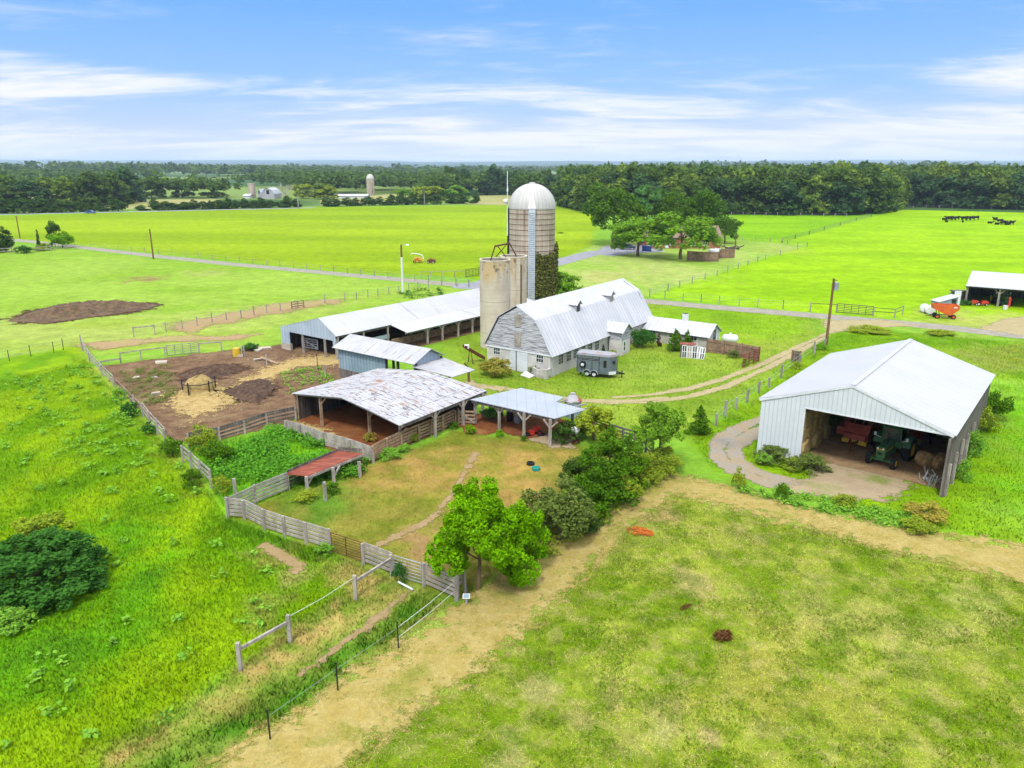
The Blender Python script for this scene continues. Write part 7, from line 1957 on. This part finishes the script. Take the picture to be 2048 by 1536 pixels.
# ---- yard trees and other single plants
pxtree('oak_tree', 'large dark oak at the head of the house driveway', 1226, 489, 371, 118, 'full', 'loak', 11, 9000, .04)
pxtree('pine_tree', 'blue-green pine rising behind the big oak', 1292, 478, 370, 66, 'pine', 'lpine', 12, 5000, .045)
pxtree('yard_tree', 'light green spreading tree in front of the driveway turning circle', 1275, 512, 428, 118, 'full', 'lyard', 13, 9000, .042)
pxtree('yard_tree', 'light green spreading tree with a forked trunk before the brick house', 1361, 519, 423, 136, 'full', 'lyard', 14, 9000, .04)
pxtree('oak_tree', 'tall rounded tree behind the brick house, east side', 1398, 474, 374, 108, 'full', 'loak', 15, 8000, .042)
pxtree('oak_tree', 'dark tree behind the brick house roof, west side', 1342, 476, 380, 84, 'full', 'loak', 11, 6000, .045)
pxtree('yard_tree', 'lone dark round tree on the lawn east of the house', 1449, 487, 428, 58, 'full', 'loak', 13, 6000, .045)
pxtree('cedar_tree', 'broad dark cedar at the far western bend of the lane', 12, 504, 451, 50, 'cedar', 'lcedar_dark', 2, 3500, .06)
pxtree('yard_tree', 'dark vine-topped tree above the bright shrub by the lane', 111, 494, 442, 30, 'broad', 'loak', 12, 3000, .07)
pxtree('shrub', 'bright yellow-green shrub leaning over the lane fence', 125, 496, 459, 48, 'shrub', 'lbright', 5, 3500, .06, cat='shrub')
pxtree('snag', 'slender leafy snag between cedar and bright shrub', 79, 498, 456, 9, 'cedar', 'lcedar_dark', 3, 900, .12)
pxtree('shrub', 'low green shrub next to the far cedar at the lane fence', 48, 506, 488, 34, 'shrub', 'lbush', 6, 1500, .08, cat='shrub')
pxtree('shrub', 'low green shrub at the foot of the snag by the lane fence', 88, 501, 484, 34, 'shrub', 'lolive', 7, 1500, .08, cat='shrub')
pxtree('yard_tree', 'bushy green tree between the domed silo and the gambrel barn roof', 1120, 604, 535, 92, 'shrub', 'lyard', 8, 6000, .05)
pxtree('cedar_tree', 'small dark cedar at the barn door', 1010, 735, 695, 22, 'cedar', 'lbush', 1, 2500, .07)
pxtree('shrub', 'brown-green brush mound at the barn\'s front corner', 990, 751, 712, 66, 'shrub', 'lbrown', 2, 4000, .055, cat='shrub')
pxtree('shrub', 'green shrub sprouting from the block planter', 1072, 748, 727, 30, 'shrub', 'lgreygreen', 3, 1200, .08, cat='shrub')
pxtree('cedar_tree', 'dark sapling in the corner of barn and annex', 1206, 712, 688, 12, 'cedar', 'lcedar_dark', 2, 900, .12)
pxtree('shrub', 'brownish weeds at the foot of the block annex', 1223, 714, 697, 22, 'shrub', 'lolive', 4, 900, .09, cat='shrub')
pxtree('shrub', 'large round green shrub between annex and milk house', 1284, 694, 652, 52, 'shrub', 'lbush', 5, 5000, .05, cat='shrub')
pxtree('cedar_tree', 'bushy dark cedar before the milk house wall', 1349, 702, 657, 40, 'cedar', 'lcedar', 1, 4000, .055)
pxtree('cedar_tree', 'smaller dark cedar beside the junk pile at the milk house', 1374, 695, 660, 28, 'cedar', 'lcedar', 3, 3000, .06)
pxtree('vine', 'dark vine climbing the milk house wall', 1317, 694, 664, 14, 'cedar', 'ldead', 2, 500, .12, cat='vine')
pxtree('shrub', 'grey-green sapling in front of the brown privacy fence', 1466, 716, 695, 24, 'shrub', 'lgreygreen', 6, 700, .09, cat='shrub')
pxtree('shrub', 'small weeds at the rusty red fence', 1490, 733, 713, 14, 'shrub', 'lweed', 2, 500, .12, cat='weeds')
pxtree('shrub', 'green vine-covered shrub at the foot of the utility pole', 1643, 700, 683, 26, 'shrub', 'lbright', 7, 1600, .07, cat='shrub')
pxtree('shrub', 'low scrub at the lone board panel', 1593, 738, 720, 26, 'shrub', 'lolive', 1, 900, .08, cat='shrub')
# near trees
BT = pxtree('bright_tree', 'bright yellow-green tree with a bare lower trunk at the paddock corner', 957, 1178, 966, 196, 'low', 'lbright', 31, 42000, .026)
pxtree('bright_tree', 'bright green bushy tree grown together with the taller one, on its hedge side', 1036, 1150, 985, 128, 'shrub', 'lbright', 32, 26000, .03)
for i, (px, py, top, w, mt, kd, lab) in enumerate(((1118, 1078, 935, 130, 'lgreygreen', 'shrub', 'grey-green shrub at the lower end of the hedge'), (1178, 1030, 888, 92, 'lcedar', 'cedar', 'cedar in the hedge just above the grey-green shrub'), (1215, 1005, 855, 104, 'lcedar', 'cedar', 'tallest cedar in the middle of the hedge'), (1256, 975, 868, 84, 'lcedar', 'cedar', 'cedar in the hedge left of the leafy tree'), (1168, 985, 905, 90, 'lcedar_dark', 'shrub', 'dark shrub on the paddock side of the hedge'), (1285, 962, 900, 66, 'lolive', 'shrub', 'olive shrub at the upper end of the hedge'), (1150, 1055, 965, 84, 'lcedar_dark', 'cedar', 'dark low cedar between the grey-green shrub and the mown strip'), (1225, 1000, 930, 80, 'lolive', 'shrub', 'olive brush along the hedge foot by the mown strip'))):
    pxtree('cedar_tree' if kd == 'cedar' else 'shrub', lab, px, py, top, w * 1.25, kd, mt, 41 + i % 4, 9000, .04, cat='tree' if kd == 'cedar' else 'shrub')
pxtree('leafy_tree', 'leafy green tree rising above the dark board fence at the hedge end', 1316, 938, 800, 112, 'broad', 'lyard', 33, 12000, .036)
pxtree('shrub', 'olive shrub under the leafy tree at the hedge end', 1322, 942, 890, 86, 'shrub', 'lolive', 44, 5000, .05, cat='shrub')
pxtree('cedar_tree', 'small lone cedar beside the gravel turning track', 1398, 868, 812, 54, 'cedar', 'lcedar', 43, 4500, .055)
pxtree('shrub', 'yellow-green brush covering the end of the lean-to and feed bin', 1188, 880, 806, 96, 'shrub', 'lolive', 45, 9000, .045, cat='shrub')
pxtree('shrub', 'dark shrub in the shade at the lean-to\'s open end', 1135, 884, 836, 66, 'shrub', 'lcedar_dark', 46, 4000, .055, cat='shrub')
pxtree('shrub', 'dark shrub filling the gap at the back of the lean-to', 985, 838, 810, 46, 'shrub', 'lbush', 47, 3000, .06, cat='shrub')
BU = U(78, 1172)
plant('bush', 'huge spreading dark green bush mound in the meadow', 'bush', BU, 2.7, 6.3, 'mound', 'lbush', 51, 26000, .034)
plant('bush', 'olive-brown bush top growing behind the huge mound', 'bush', U(82, 1105), 2.4, 3.4, 'shrub', 'lolive', 52, 7000, .05)
plant('bush', 'light green shrub at the front foot of the huge mound', 'bush', U(20, 1255), 1.0, 2.2, 'shrub', 'lweed', 53, 4000, .06)
for px, py, top, w, mt, kd, lab in ((405, 905, 842, 62, 'lolive', 'shrub', 'feathery olive shrub at the corral\'s lower corner'), (435, 925, 875, 66, 'lcedar', 'shrub', 'wide green shrub in the weedy pen corner'), (345, 912, 872, 52, 'lcedar', 'shrub', 'green shrub growing through the western corral fence gap'), (262, 832, 798, 38, 'lbush', 'shrub', 'dark shrub hugging the wire stretch of the corral fence'), (238, 800, 772, 28, 'lweed', 'shrub', 'light weeds at the upper wire stretch of the corral fence'), (300, 868, 840, 30, 'lbush', 'shrub', 'small shrub below the wire stretch of the corral fence'), (385, 972, 935, 44, 'lcedar', 'shrub', 'green weeds outside the last corral boards'), (446, 985, 945, 44, 'lolive', 'shrub', 'pale shrub inside the pen by the last corral boards'),
    (740, 882, 862, 28, 'lbrown', 'shrub', 'dry weeds round the shed\'s front post'), (941, 868, 846, 22, 'lbright', 'shrub', 'bright weed tuft at the foot of the wooden gate'), (1000, 873, 856, 18, 'lbright', 'shrub', 'bright weed tuft at the second lean-to post'), (1047, 883, 868, 12, 'lcedar', 'shrub', 'small weed tuft at the third lean-to post'), (908, 856, 842, 24, 'lcedar', 'shrub', 'weed tuft by the brown board fence end'), (826, 884, 862, 26, 'lolive', 'shrub', 'weeds growing through the brown board fence'),
    (1545, 922, 888, 74, 'lgreygreen', 'shrub', 'grey-green weeds at the foot of the barn\'s white front wall'), (1615, 940, 902, 76, 'lgreygreen', 'shrub', 'grey-green weed mound beside the barn\'s open bay'), (1528, 930, 902, 34, 'lweed', 'shrub', 'light weeds at the barn\'s western corner'), (1588, 938, 915, 50, 'lolive', 'shrub', 'olive weeds between the two weed mounds at the barn'),
    (1985, 838, 775, 66, 'lcedar', 'shrub', 'arching dark shrub against the barn\'s board side'), (1962, 862, 808, 60, 'lolive', 'shrub', 'olive shrub against the barn\'s board side'), (1944, 912, 852, 48, 'lweed', 'shrub', 'light shrub against the barn side nearest its corner'), (1925, 960, 915, 34, 'lweed', 'shrub', 'tall weeds at the barn\'s near corner post'), (1476, 975, 930, 32, 'lolive', 'shrub', 'tall grass clump where the gravel meets the mown track'), (1563, 998, 962, 26, 'lcedar', 'shrub', 'thistle clump beside the mown track'), (1850, 1040, 1005, 90, 'lbrown', 'shrub', 'yellow-brown tall grass clump below the barn corner'), (1690, 1012, 985, 46, 'lolive', 'shrub', 'weed clump below the barn apron'), (1835, 1062, 1035, 70, 'lolive', 'shrub', 'low weeds along the mown track\'s bend'),
    (1928, 610, 598, 30, 'lbush', 'shrub', 'green weeds at the implement shed corner'), (745, 1018, 1000, 1, 'lbush', 'shrub', ''), (790, 1140, 1112, 30, 'lbrown', 'shrub', 'red-leaved vine on the post with the pink tag'), (735, 1122, 1100, 16, 'lbrown', 'shrub', 'yellowed vine on the short board fence'), (800, 1165, 1120, 30, 'lbush', 'shrub', 'dark vine under the hitching rail end'), (650, 1108, 1082, 40, 'lweed', 'shrub', 'light weeds at the end post of the five-board fence'), (780, 915, 893, 50, 'lweed', 'shrub', 'lush weeds outside the brown board fence corner'), (808, 903, 886, 30, 'lweed', 'shrub', 'lush weed tuft beside the larger one at the brown fence'), (665, 985, 963, 34, 'lcedar', 'shrub', 'weeds at the shelter\'s middle post'), (612, 1000, 980, 50, 'lolive', 'shrub', 'low weeds in front of the shelter'),
    (1170, 752, 742, 14, 'lweed', 'shrub', 'weeds growing at the horse trailer wheels'), (1740, 663, 655, 90, 'lolive', 'shrub', 'rough grass clump along the ditch bank behind the barn'), (1880, 668, 660, 60, 'lolive', 'shrub', 'rough grass clump at the ditch end behind the barn'), (500, 700, 684, 36, 'lbush', 'shrub', 'weeds beside the loafing barn\'s base wall'), (1121, 467, 463, 14, 'lolive', 'shrub', 'lone weed patch in the hay field beside the silo')):
    if w < 3: continue
    pxtree('shrub', lab, px, py, top, w, kd, mt, 1 + (px % 7), 3000 if w > 40 else 1400, .055 if w > 40 else .08, cat='shrub' if w > 30 else 'weeds')
# dead brush heaps
for px, py, s_, mt, lab, n in ((1280, 1068, (1.3, 2.0, .25), 'lrust', 'orange dead cedar brush lying in the mown field', 500), (1443, 1276, (1.1, .9, .5), 'ldead', 'dark dead brush clump in the mown field', 700), (1371, 1216, (.9, .4, .18), 'ldead', 'small dark dead tuft in the mown field', 250)):
    b = U(px, py); g = np.random.default_rng(px); V, F, t = leafcloud(np.array([[g.uniform(-.25, .25), g.uniform(-.25, .25), .35] for _ in range(7)]), np.full((7, 3), .28), n, .12, g)
    V[:, 2] = np.abs(V[:, 2]); o = link('brush_heap', fast_mesh('brush_heap', V, F, M[mt], {'tint': ('FLOAT', t)})); o.location = b; o.scale = s_; o.rotation_euler = (0, 0, .7); tag(o, lab, 'brush')
# brush pile and rubble on the house lawn
b = U(1458, 500); g = random.Random(2); T_ = thing('log_pile', 'dark pile of logs and brush on the house lawn', 'logs', b)
m = MB()
for i in range(16):
    a = b + Vector((g.uniform(-3, 3), g.uniform(-1, 1), g.uniform(.1, .7))); m.cyl(a, a + Vector((g.uniform(-2, 2), g.uniform(-.7, .7), g.uniform(-.1, .6))), .18, .14, 6)
m.build('logs', M['darkwood'], T_)
# ivy over the domed silo
g = np.random.default_rng(6); n = 5200
a = np.radians(g.uniform(-86, 12, n)); topz = (HT(cB, 511) + 2.0 * (fbm(np.degrees(a) * .1, a * 0, 2.0, 3, 3) - .5) + np.where(a > R(-22), 0, 0)); z = topz * g.random(n) ** .8
rr4 = rB + .12 + .25 * g.random(n)
a = np.radians(-90) + np.radians(g.uniform(10, 100, n))
tp_ = HT(cB, 511) + 2.2 * (fbm(np.degrees(a) * .12, a * 0 + 2, 2.0, 3, 3) - .4) + np.where(a > R(-15), 1.5, 0); z = tp_ * g.random(n) ** .85
V0 = np.stack([cB.x + rr4 * np.cos(a), cB.y + rr4 * np.sin(a), z], 1)
V, F, t = leafcloud(V0, np.full((n, 3), .25), n * 2, .34, g)
V[:, 2] = np.abs(V[:, 2]); o = link('ivy', fast_mesh('ivy', V, F, M['livy'], {'tint': ('FLOAT', t)})); tag(o, 'dense dull ivy climbing the lower right of the domed silo', 'ivy')

# ------------------------------------------------------------------ ground, roads and laid surfaces
build_ground()
road('road', [(-60, 430.2), (0, 429), (300, 422.5), (620, 415.5)], 7.0, M['asphalt'], 2, .8, .6)
LANE = [(20, 479), (80, 485), (160, 494.5), (300, 511), (450, 527), (700, 550), (830, 562), (940, 572), (1010, 580)]
road('gravel_lane', LANE, 3.8, M['gravel'], 2, .35, .5)
road('gravel_lane', [(1270, 600), (1400, 612), (1640, 632), (1760, 643), (1900, 656), (2048, 672), (2200, 690)], 3.9, M['gravel'], 2, .3, .5)
road('driveway', [(935, 573), (975, 566), (1010, 553), (1060, 540), (1115, 525), (1190, 505), (1240, 500)], 5.5, M['asphalt'], 3, .35, .4)
area('driveway', [(1190, 508), (1205, 493), (1250, 489), (1330, 494), (1325, 504), (1262, 507), (1225, 513)], M['asphalt'], 4, .35, .6, wv=.6)
area('gravel_yard', [(1960, 658), (2000, 640), (2048, 632), (2200, 632), (2200, 680), (2048, 672)], M['paletrack'], 3, .35, 1.2)
area('gravel_spur', [(1640, 640), (1760, 640), (1840, 652), (1770, 655), (1700, 660), (1660, 668)], M['paletrack'], 3, .3, 1.5)
for i, pts in enumerate(([(1668, 660), (1600, 692), (1520, 730), (1440, 760), (1380, 777), (1300, 790), (1230, 795)], [(1655, 672), (1600, 702), (1530, 738), (1450, 774), (1380, 793), (1300, 805), (1220, 806), (1150, 800), (1060, 785), (980, 772)])):
    road('wheel_track', pts, .75, M['paletrack'], 3, .2, .5, wv=.5)
road('wheel_track', [(1175, 802), (1250, 803), (1330, 797)], .9, M['paletrack'], 4, .2, .4, wv=.4)
area('bare_track', [(935, 760), (960, 768), (1010, 775), (1000, 782), (975, 778), (945, 785), (930, 775)], M['paletrack'], 4, .2, .8)
road('gravel_track', [(1600, 806), (1540, 834), (1490, 850), (1446, 876), (1432, 896), (1440, 920), (1470, 942), (1540, 968)], 1.35, M['barngravel'], 3, .15, .6, wv=.6, also=[(1620, 815), (1560, 845), (1512, 864), (1476, 884), (1466, 902), (1478, 922), (1510, 942), (1590, 966)])
area('barn_apron', [(1560, 976), (1620, 958), (1625, 925), (1700, 915), (1790, 932), (1850, 950), (1830, 975), (1760, 1000), (1680, 998), (1590, 988)], M['slab'], 4, .15, 1.4, wv=1.8)
area('dirt_floor', [tuple(q) for q in [(1612, 916), (1878, 978), (1930, 900), (1800, 850), (1660, 850)]], M['floor'], 5, .25, .6, wv=.4)
area('mown_track', [(300, 1600), (520, 1470), (700, 1350), (800, 1290), (915, 1215), (1010, 1150), (1105, 1088), (1220, 1020), (1320, 952), (1380, 955), (1450, 972), (1600, 1014), (1800, 1056), (1900, 1070), (2060, 1092), (2300, 1140), (2300, 1250), (2060, 1165), (1800, 1104), (1620, 1058), (1450, 1010), (1345, 986), (1270, 1045), (1180, 1130), (1000, 1290), (830, 1420), (640, 1560)], M['mown'], 2, .16, 2.6, wv=1.6)
for pts, w in (([(950, 908), (930, 945), (908, 985), (862, 1040), (800, 1070), (742, 1098)], .45), ([(818, 1183), (780, 1215), (740, 1250), (690, 1285), (640, 1322), (600, 1350)], .36), ([(530, 1092), (560, 1108), (598, 1135), (590, 1145)], .6)):
    road('footpath', pts, w, M['path'], 3, .1, .5, wv=.4)
area('dirt_yard', [(205, 732), (330, 716), (450, 702), (560, 690), (640, 703), (700, 712), (700, 745), (760, 735), (590, 842), (480, 872), (384, 890), (330, 868), (285, 826), (240, 780)], M['dirt'], 2, .22, .9, wv=1.4)
area('red_dirt', [(575, 868), (592, 838), PX(up(O2, 0)), PX(up(O3, 0)), (935, 843), (912, 850), (747, 924), (650, 895)], M['reddirt'], 3, .2, .7, wv=1.0)
area('lean_to_floor', [(915, 850), (900, 822), PX(up(H0.lerp(H3, .5), 0)), PX(up(H3.lerp(H0, .06), 0)), PX(up(N1, 0)), PX(up(H2, 0)), (1160, 890), (1130, 896), (1100, 893), (1050, 876), (1000, 862), (970, 870), (925, 868)], M['reddirt'], 4, .2, .7, wv=1.2)
area('lean_to_slab', [(1058, 880), (1100, 868), (1150, 880), (1150, 898), (1105, 898)], M['slab'], 5, .16, .6, wv=.8)
E_a, E_b, E_k, E_c, E_l = LBX
area('dirt_floor', [PX(up(q, 0)) for q in (E_a, E_b, E_b + E_k * E_c, E_l, E_l + E_k * 22, E_a + E_k * 32)], M['dirt'], 3, .3, .4, wv=.3)
area('straw', [(322, 795), (400, 768), (480, 776), (510, 798), (440, 815), (385, 842), (350, 818)], M['straw'], 4, .2, 2.6, 'stuff', 3.2)
area('straw', [(455, 782), (520, 745), (590, 715), (680, 705), (700, 728), (600, 735), (540, 760), (490, 785)], M['straw'], 4, .2, 2.2, 'stuff', 3.0)
area('straw', [(578, 845), (640, 852), (690, 880), (660, 885), (600, 865)], M['straw'], 5, .2, 1.4, 'stuff', 2.0)
area('manure', [(352, 748), (400, 735), (470, 728), (500, 738), (440, 758), (370, 764)], M['manure'], 3, .2, 1.2, 'stuff', 2.0)
area('manure', [(440, 782), (480, 765), (530, 755), (560, 775), (520, 812), (480, 805), (460, 790)], M['manure'], 3, .2, 1.4, 'stuff', 2.4)
area('manure', [(0, 640), (60, 622), (140, 608), (230, 603), (330, 608), (310, 618), (230, 630), (120, 645), (40, 648)], M['manure'], 2, .4, 2.0, 'stuff', 5)
area('bare_track', [(330, 652), (430, 632), (560, 606), (690, 598), (680, 606), (560, 625), (450, 648), (380, 665)], M['pinkdirt'], 2, .3, 3, wv=4)
area('bare_track', [(150, 690), (300, 676), (520, 668), (480, 678), (300, 688), (200, 700)], M['pinkdirt'], 2, .3, 2.5, wv=3.5)
area('pale_field', [(60, 419), (105, 402), (440, 398), (438, 408), (425, 417)], M['tallow'], 1, 3, 4)
area('pale_field', [(935, 408), (960, 391), (1030, 390), (1030, 411)], M['tallow'], 1, 3, 4)
area('pale_field', [(640, 400), (780, 388), (840, 390), (800, 404), (640, 411)], M['tallow'], 1, 3, 4)

# ---- mounds with real bulk
def mound(name, px, h, mat, seed, lab, kind='stuff', n=100):
    P = np.array([U(*q)[:2] for q in px]); lo, hi = P.min(0), P.max(0)
    xs = np.linspace(lo[0], hi[0], n); ys = np.linspace(lo[1], hi[1], n); X, Y = np.meshgrid(xs, ys)
    sd = poly_sdw(P, X.ravel(), Y.ravel()); w = min(hi - lo) * .28
    Z = h * sstep(sd / w) * (.3 + .7 * fbm(X.ravel(), Y.ravel(), 1.8, 3, seed) + .75 * fbm(X.ravel(), Y.ravel(), .55, 2, seed + 3)) + np.where(sd > 0, .02, -.05)
    F = [(i * n + j, i * n + j + 1, (i + 1) * n + j + 1, (i + 1) * n + j) for i in range(n - 1) for j in range(n - 1)]
    keep = [f for f in F if max(sd[list(f)]) > -.1]
    me = fast_mesh(name, np.stack([X.ravel(), Y.ravel(), Z], 1), keep, mat, smooth=True)
    tag(link(name, me), lab, 'manure', kind=kind)
M['manuresolid'] = mk('manure_lumps', S(88, 66, 54), S(120, 94, 74), 2.0, rough=1, stains=((S(150, 122, 92), 3, (1, 1, 1), .55, .7),), bump=(9, .08))
M['manurepale'] = mk('dry_manure', S(150, 124, 96), S(116, 92, 72), 1.2, rough=1, stains=((S(96, 116, 40), 1.6, (1, 1, 1), .58, .66), (S(80, 60, 50), 1, (1, 1, 1), .56, .7)), bump=(6, .1))
mound('manure_bank', [(10, 643), (70, 620), (150, 608), (250, 604), (330, 608), (300, 618), (200, 633), (90, 648)], .9, M['manurepale'], 3, 'long bank of dried manure in the pasture')
mound('manure_heap', [(352, 752), (400, 737), (470, 730), (492, 738), (440, 756), (380, 762)], .5, M['manuresolid'], 4, 'dark manure heap behind the ring feeder')
mound('manure_heap', [(442, 784), (490, 764), (535, 758), (555, 775), (520, 808), (480, 803)], .42, M['manuresolid'], 5, 'dark manure heap beside the ring feeder')

# ---- weeds and grasses
def rosettes(name, px, n, size, hgt, mat, seed, lab, leaves=26, leaf=.24, thin=None):
    g = np.random.default_rng(seed); P = np.array([U(*q)[:2] for q in px]); lo, hi = P.min(0), P.max(0)
    x = g.uniform(lo[0], hi[0], n * 4); y = g.uniform(lo[1], hi[1], n * 4); k = poly_sdw(P, x, y) > 0
    if thin: k &= fbm(x, y, thin[0], 3, seed) > thin[1]
    x, y = x[k][:n], y[k][:n]
    Vs = []; Fs = []; Ts = []; m = 0
    for xx, yy in zip(x, y):
        s = size * g.uniform(.5, 1.3)
        V, F, t = leafcloud(np.array([[g.uniform(-.5, .5), g.uniform(-.5, .5), g.uniform(.3, .7)] for _ in range(5)]), np.full((5, 3), .42), leaves, leaf / s, g, .2, .8)
        V = V * np.array([s, s, hgt * g.uniform(.6, 1.3)]); V[:, 2] = np.abs(V[:, 2]); V += np.array([xx, yy, 0])
        Vs.append(V); Fs.append(F + m); m += len(V); Ts.append(t)
    if Vs:
        tag(link(name, fast_mesh(name, np.vstack(Vs), np.vstack(Fs), M[mat], {'tint': ('FLOAT', np.concatenate(Ts))})), lab, 'weeds', kind='stuff')
rosettes('weeds', [(0, 740), (160, 720), (420, 985), (450, 1040), (640, 1110), (620, 1150), (480, 1330), (240, 1520), (0, 1530)], 95, .55, .45, 'lweed', 2, 'pale broad-leaved weeds dotting the meadow', 20, .22)
rosettes('weeds', [(20, 760), (180, 740), (330, 920), (420, 1000), (300, 1010), (100, 900)], 60, .6, .5, 'lweed', 3, 'pale weed clumps in the upper meadow', 24, .24)
rosettes('nettles', [(400, 895), (560, 858), (735, 915), (720, 950), (580, 975), (430, 965)], 330, .75, .7, 'lnettle', 4, 'rank nettles filling the weedy pen', 34, .2, (3, .42))
rosettes('corral_weeds', [(240, 745), (340, 728), (350, 790), (300, 820), (260, 790)], 150, .7, .3, 'lgreygreen', 5, 'sparse weeds on the corral dirt by its western fence', 22, .16)
rosettes('corral_weeds', [(560, 745), (650, 735), (670, 765), (580, 790)], 80, .5, .35, 'lweed', 6, 'sparse weeds on the corral dirt by the blue shed', 20, .16)
rosettes('verge_weeds', [(1430, 870), (1640, 700), (1655, 715), (1500, 820), (1440, 880)], 110, .6, .5, 'lolive', 7, 'rank weeds along the old post row', 26, .16)
rosettes('verge_weeds', [(1460, 970), (1560, 985), (1700, 1010), (1860, 1040), (1840, 1068), (1600, 1015), (1470, 985)], 130, .55, .42, 'lweed', 8, 'rank weeds between barn apron and mown track', 26, .16)
rosettes('hedge_weeds', [(1000, 1150), (1100, 1075), (1300, 950), (1320, 965), (1130, 1100), (1010, 1165)], 120, .55, .5, 'lolive', 9, 'weeds at the foot of the hedge', 26, .15)
rosettes('bank_weeds', [(790, 585), (880, 578), (900, 590), (820, 600)], 40, 1.0, .5, 'lbush', 10, 'weeds on the bank behind the loafing barn', 20, .3)
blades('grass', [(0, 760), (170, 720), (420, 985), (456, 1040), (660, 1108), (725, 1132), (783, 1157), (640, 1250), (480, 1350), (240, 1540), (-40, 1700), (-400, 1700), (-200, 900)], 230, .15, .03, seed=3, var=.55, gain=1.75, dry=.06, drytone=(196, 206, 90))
MOWN = [(1335, 985), (1600, 1052), (2060, 1165), (2500, 1300), (2400, 1800), (500, 1800), (640, 1536), (830, 1420), (1000, 1290), (1200, 1110)]
blades('grass', MOWN, 300, .07, .026, seed=4, lean=2.2, var=.5, gain=2.6, dry=.22, far=36)
blades('grass_tufts', MOWN, 190, .12, .03, seed=24, lean=.9, var=.5, thin=(1.3, .56), far=36, tone=(122, 164, 24), gain=2.4)
blades('mown_hay', MOWN, 130, .03, .022, (214, 208, 126), .35, 25, lean=8, thin=(1.5, .55), far=34)
blades('grass', [(458, 1034), (575, 985), (720, 950), (905, 862), (1160, 890), (1320, 915), (1290, 965), (1100, 1090), (915, 1205), (783, 1152), (660, 1104)], 110, .07, .036, seed=5, lean=.9, var=.4)
blades('grass', [(783, 1157), (915, 1205), (800, 1290), (560, 1480), (420, 1600), (100, 1700), (240, 1540), (480, 1350), (640, 1250)], 100, .13, .036, seed=6, var=.4)
blades('tall_grass', [(830, 1190), (880, 1215), (700, 1340), (540, 1450), (330, 1600), (250, 1560), (470, 1420), (640, 1320), (760, 1240)], 110, .28, .04, seed=16, var=.35, thin=(1.6, .5))
blades('tall_grass', [(455, 1040), (660, 1112), (640, 1128), (560, 1110), (440, 1060)], 110, .34, .04, seed=17, var=.35)
blades('grass', [(378, 892), (570, 862), (745, 925), (720, 955), (575, 985), (458, 1032), (425, 980)], 100, .28, .045, seed=7)
blades('grass', [(890, 640), (960, 690), (1290, 606), (1640, 634), (1640, 690), (1530, 770), (1430, 840), (1380, 880), (1180, 850), (1040, 800), (950, 770)], 90, .11, .06, seed=8, var=.4)
blades('grass', [(1660, 655), (1900, 672), (2400, 720), (2400, 1250), (2048, 1110), (1870, 1050), (1560, 975), (1420, 935), (1380, 870), (1500, 800), (1600, 715)], 100, .13, .045, seed=9, var=.45, gain=1.6)
blades('straw_litter', [(310, 790), (400, 760), (450, 780), (520, 735), (600, 705), (700, 695), (705, 735), (600, 745), (540, 770), (510, 810), (430, 845), (370, 840)], 110, .06, .07, (226, 198, 128), .3, 11, lean=3, avoid=False, thin=(2.5, .38))
blades('dung_litter', [(205, 732), (450, 702), (560, 690), (700, 712), (760, 735), (590, 842), (384, 890), (285, 826)], 9, .06, .16, (92, 68, 52), .3, 21, lean=1.6, avoid=False)
blades('stone_litter', [(205, 732), (450, 702), (560, 690), (700, 712), (760, 735), (590, 842), (384, 890), (285, 826)], 2.5, .08, .14, (206, 190, 166), .2, 22, lean=1.2, avoid=False)
blades('straw_litter', [(570, 845), (650, 850), (720, 900), (660, 892), (590, 870)], 60, .05, .06, (222, 186, 116), .3, 13, lean=3, avoid=False)
TRACK = [(280, 1640), (490, 1478), (690, 1355), (790, 1295), (905, 1215), (1000, 1150), (1095, 1086), (1210, 1018), (1315, 946), (1390, 950), (1460, 970), (1600, 1010), (1800, 1052), (2060, 1088), (2300, 1136), (2300, 1260), (2060, 1175), (1800, 1112), (1620, 1066), (1450, 1018), (1355, 996), (1285, 1048), (1200, 1130), (1020, 1290), (850, 1420), (690, 1570)]
blades('straw_litter', TRACK, 260, .03, .024, (222, 202, 126), .35, 12, lean=6, avoid=False, far=34, gain=2.4)
blades('straw_litter', TRACK, 90, .035, .024, (176, 142, 78), .35, 15, lean=5, avoid=False, far=34, gain=2.2)
blades('track_grass', TRACK, 130, .07, .03, (140, 166, 40), .45, 16, lean=1.2, avoid=False, thin=(1.2, .53), far=34)
blades('straw_litter', [(1335, 985), (1620, 1056), (2060, 1165), (2060, 1230), (1600, 1100), (1350, 1050), (1060, 1290), (790, 1536), (600, 1640), (640, 1536), (830, 1420), (1000, 1290)], 60, .03, .024, (214, 194, 120), .4, 14, lean=6, avoid=False, thin=(1.0, .46), far=34)

# ------------------------------------------------------------------ air
hz = MB(); hz.hexa([(-46000, -46000, -1), (46000, -46000, -1), (46000, 46000, -1), (-46000, 46000, -1)], [(-46000, -46000, 150), (46000, -46000, 150), (46000, 46000, 150), (-46000, 46000, 150)])
hm = bpy.data.materials.new('haze'); hm.use_nodes = True; hm.node_tree.nodes.clear()
ho = hm.node_tree.nodes.new('ShaderNodeOutputMaterial'); pv = hm.node_tree.nodes.new('ShaderNodeVolumePrincipled')
pv.inputs['Color'].default_value = (.6, .78, 1.0, 1); pv.inputs['Density'].default_value = HAZE = .0001; pv.inputs['Anisotropy'].default_value = 0.0
hm.node_tree.links.new(pv.outputs[0], ho.inputs['Volume'])
if HAZE > 0:
    tag(hz.build('haze', hm), kind='stuff')
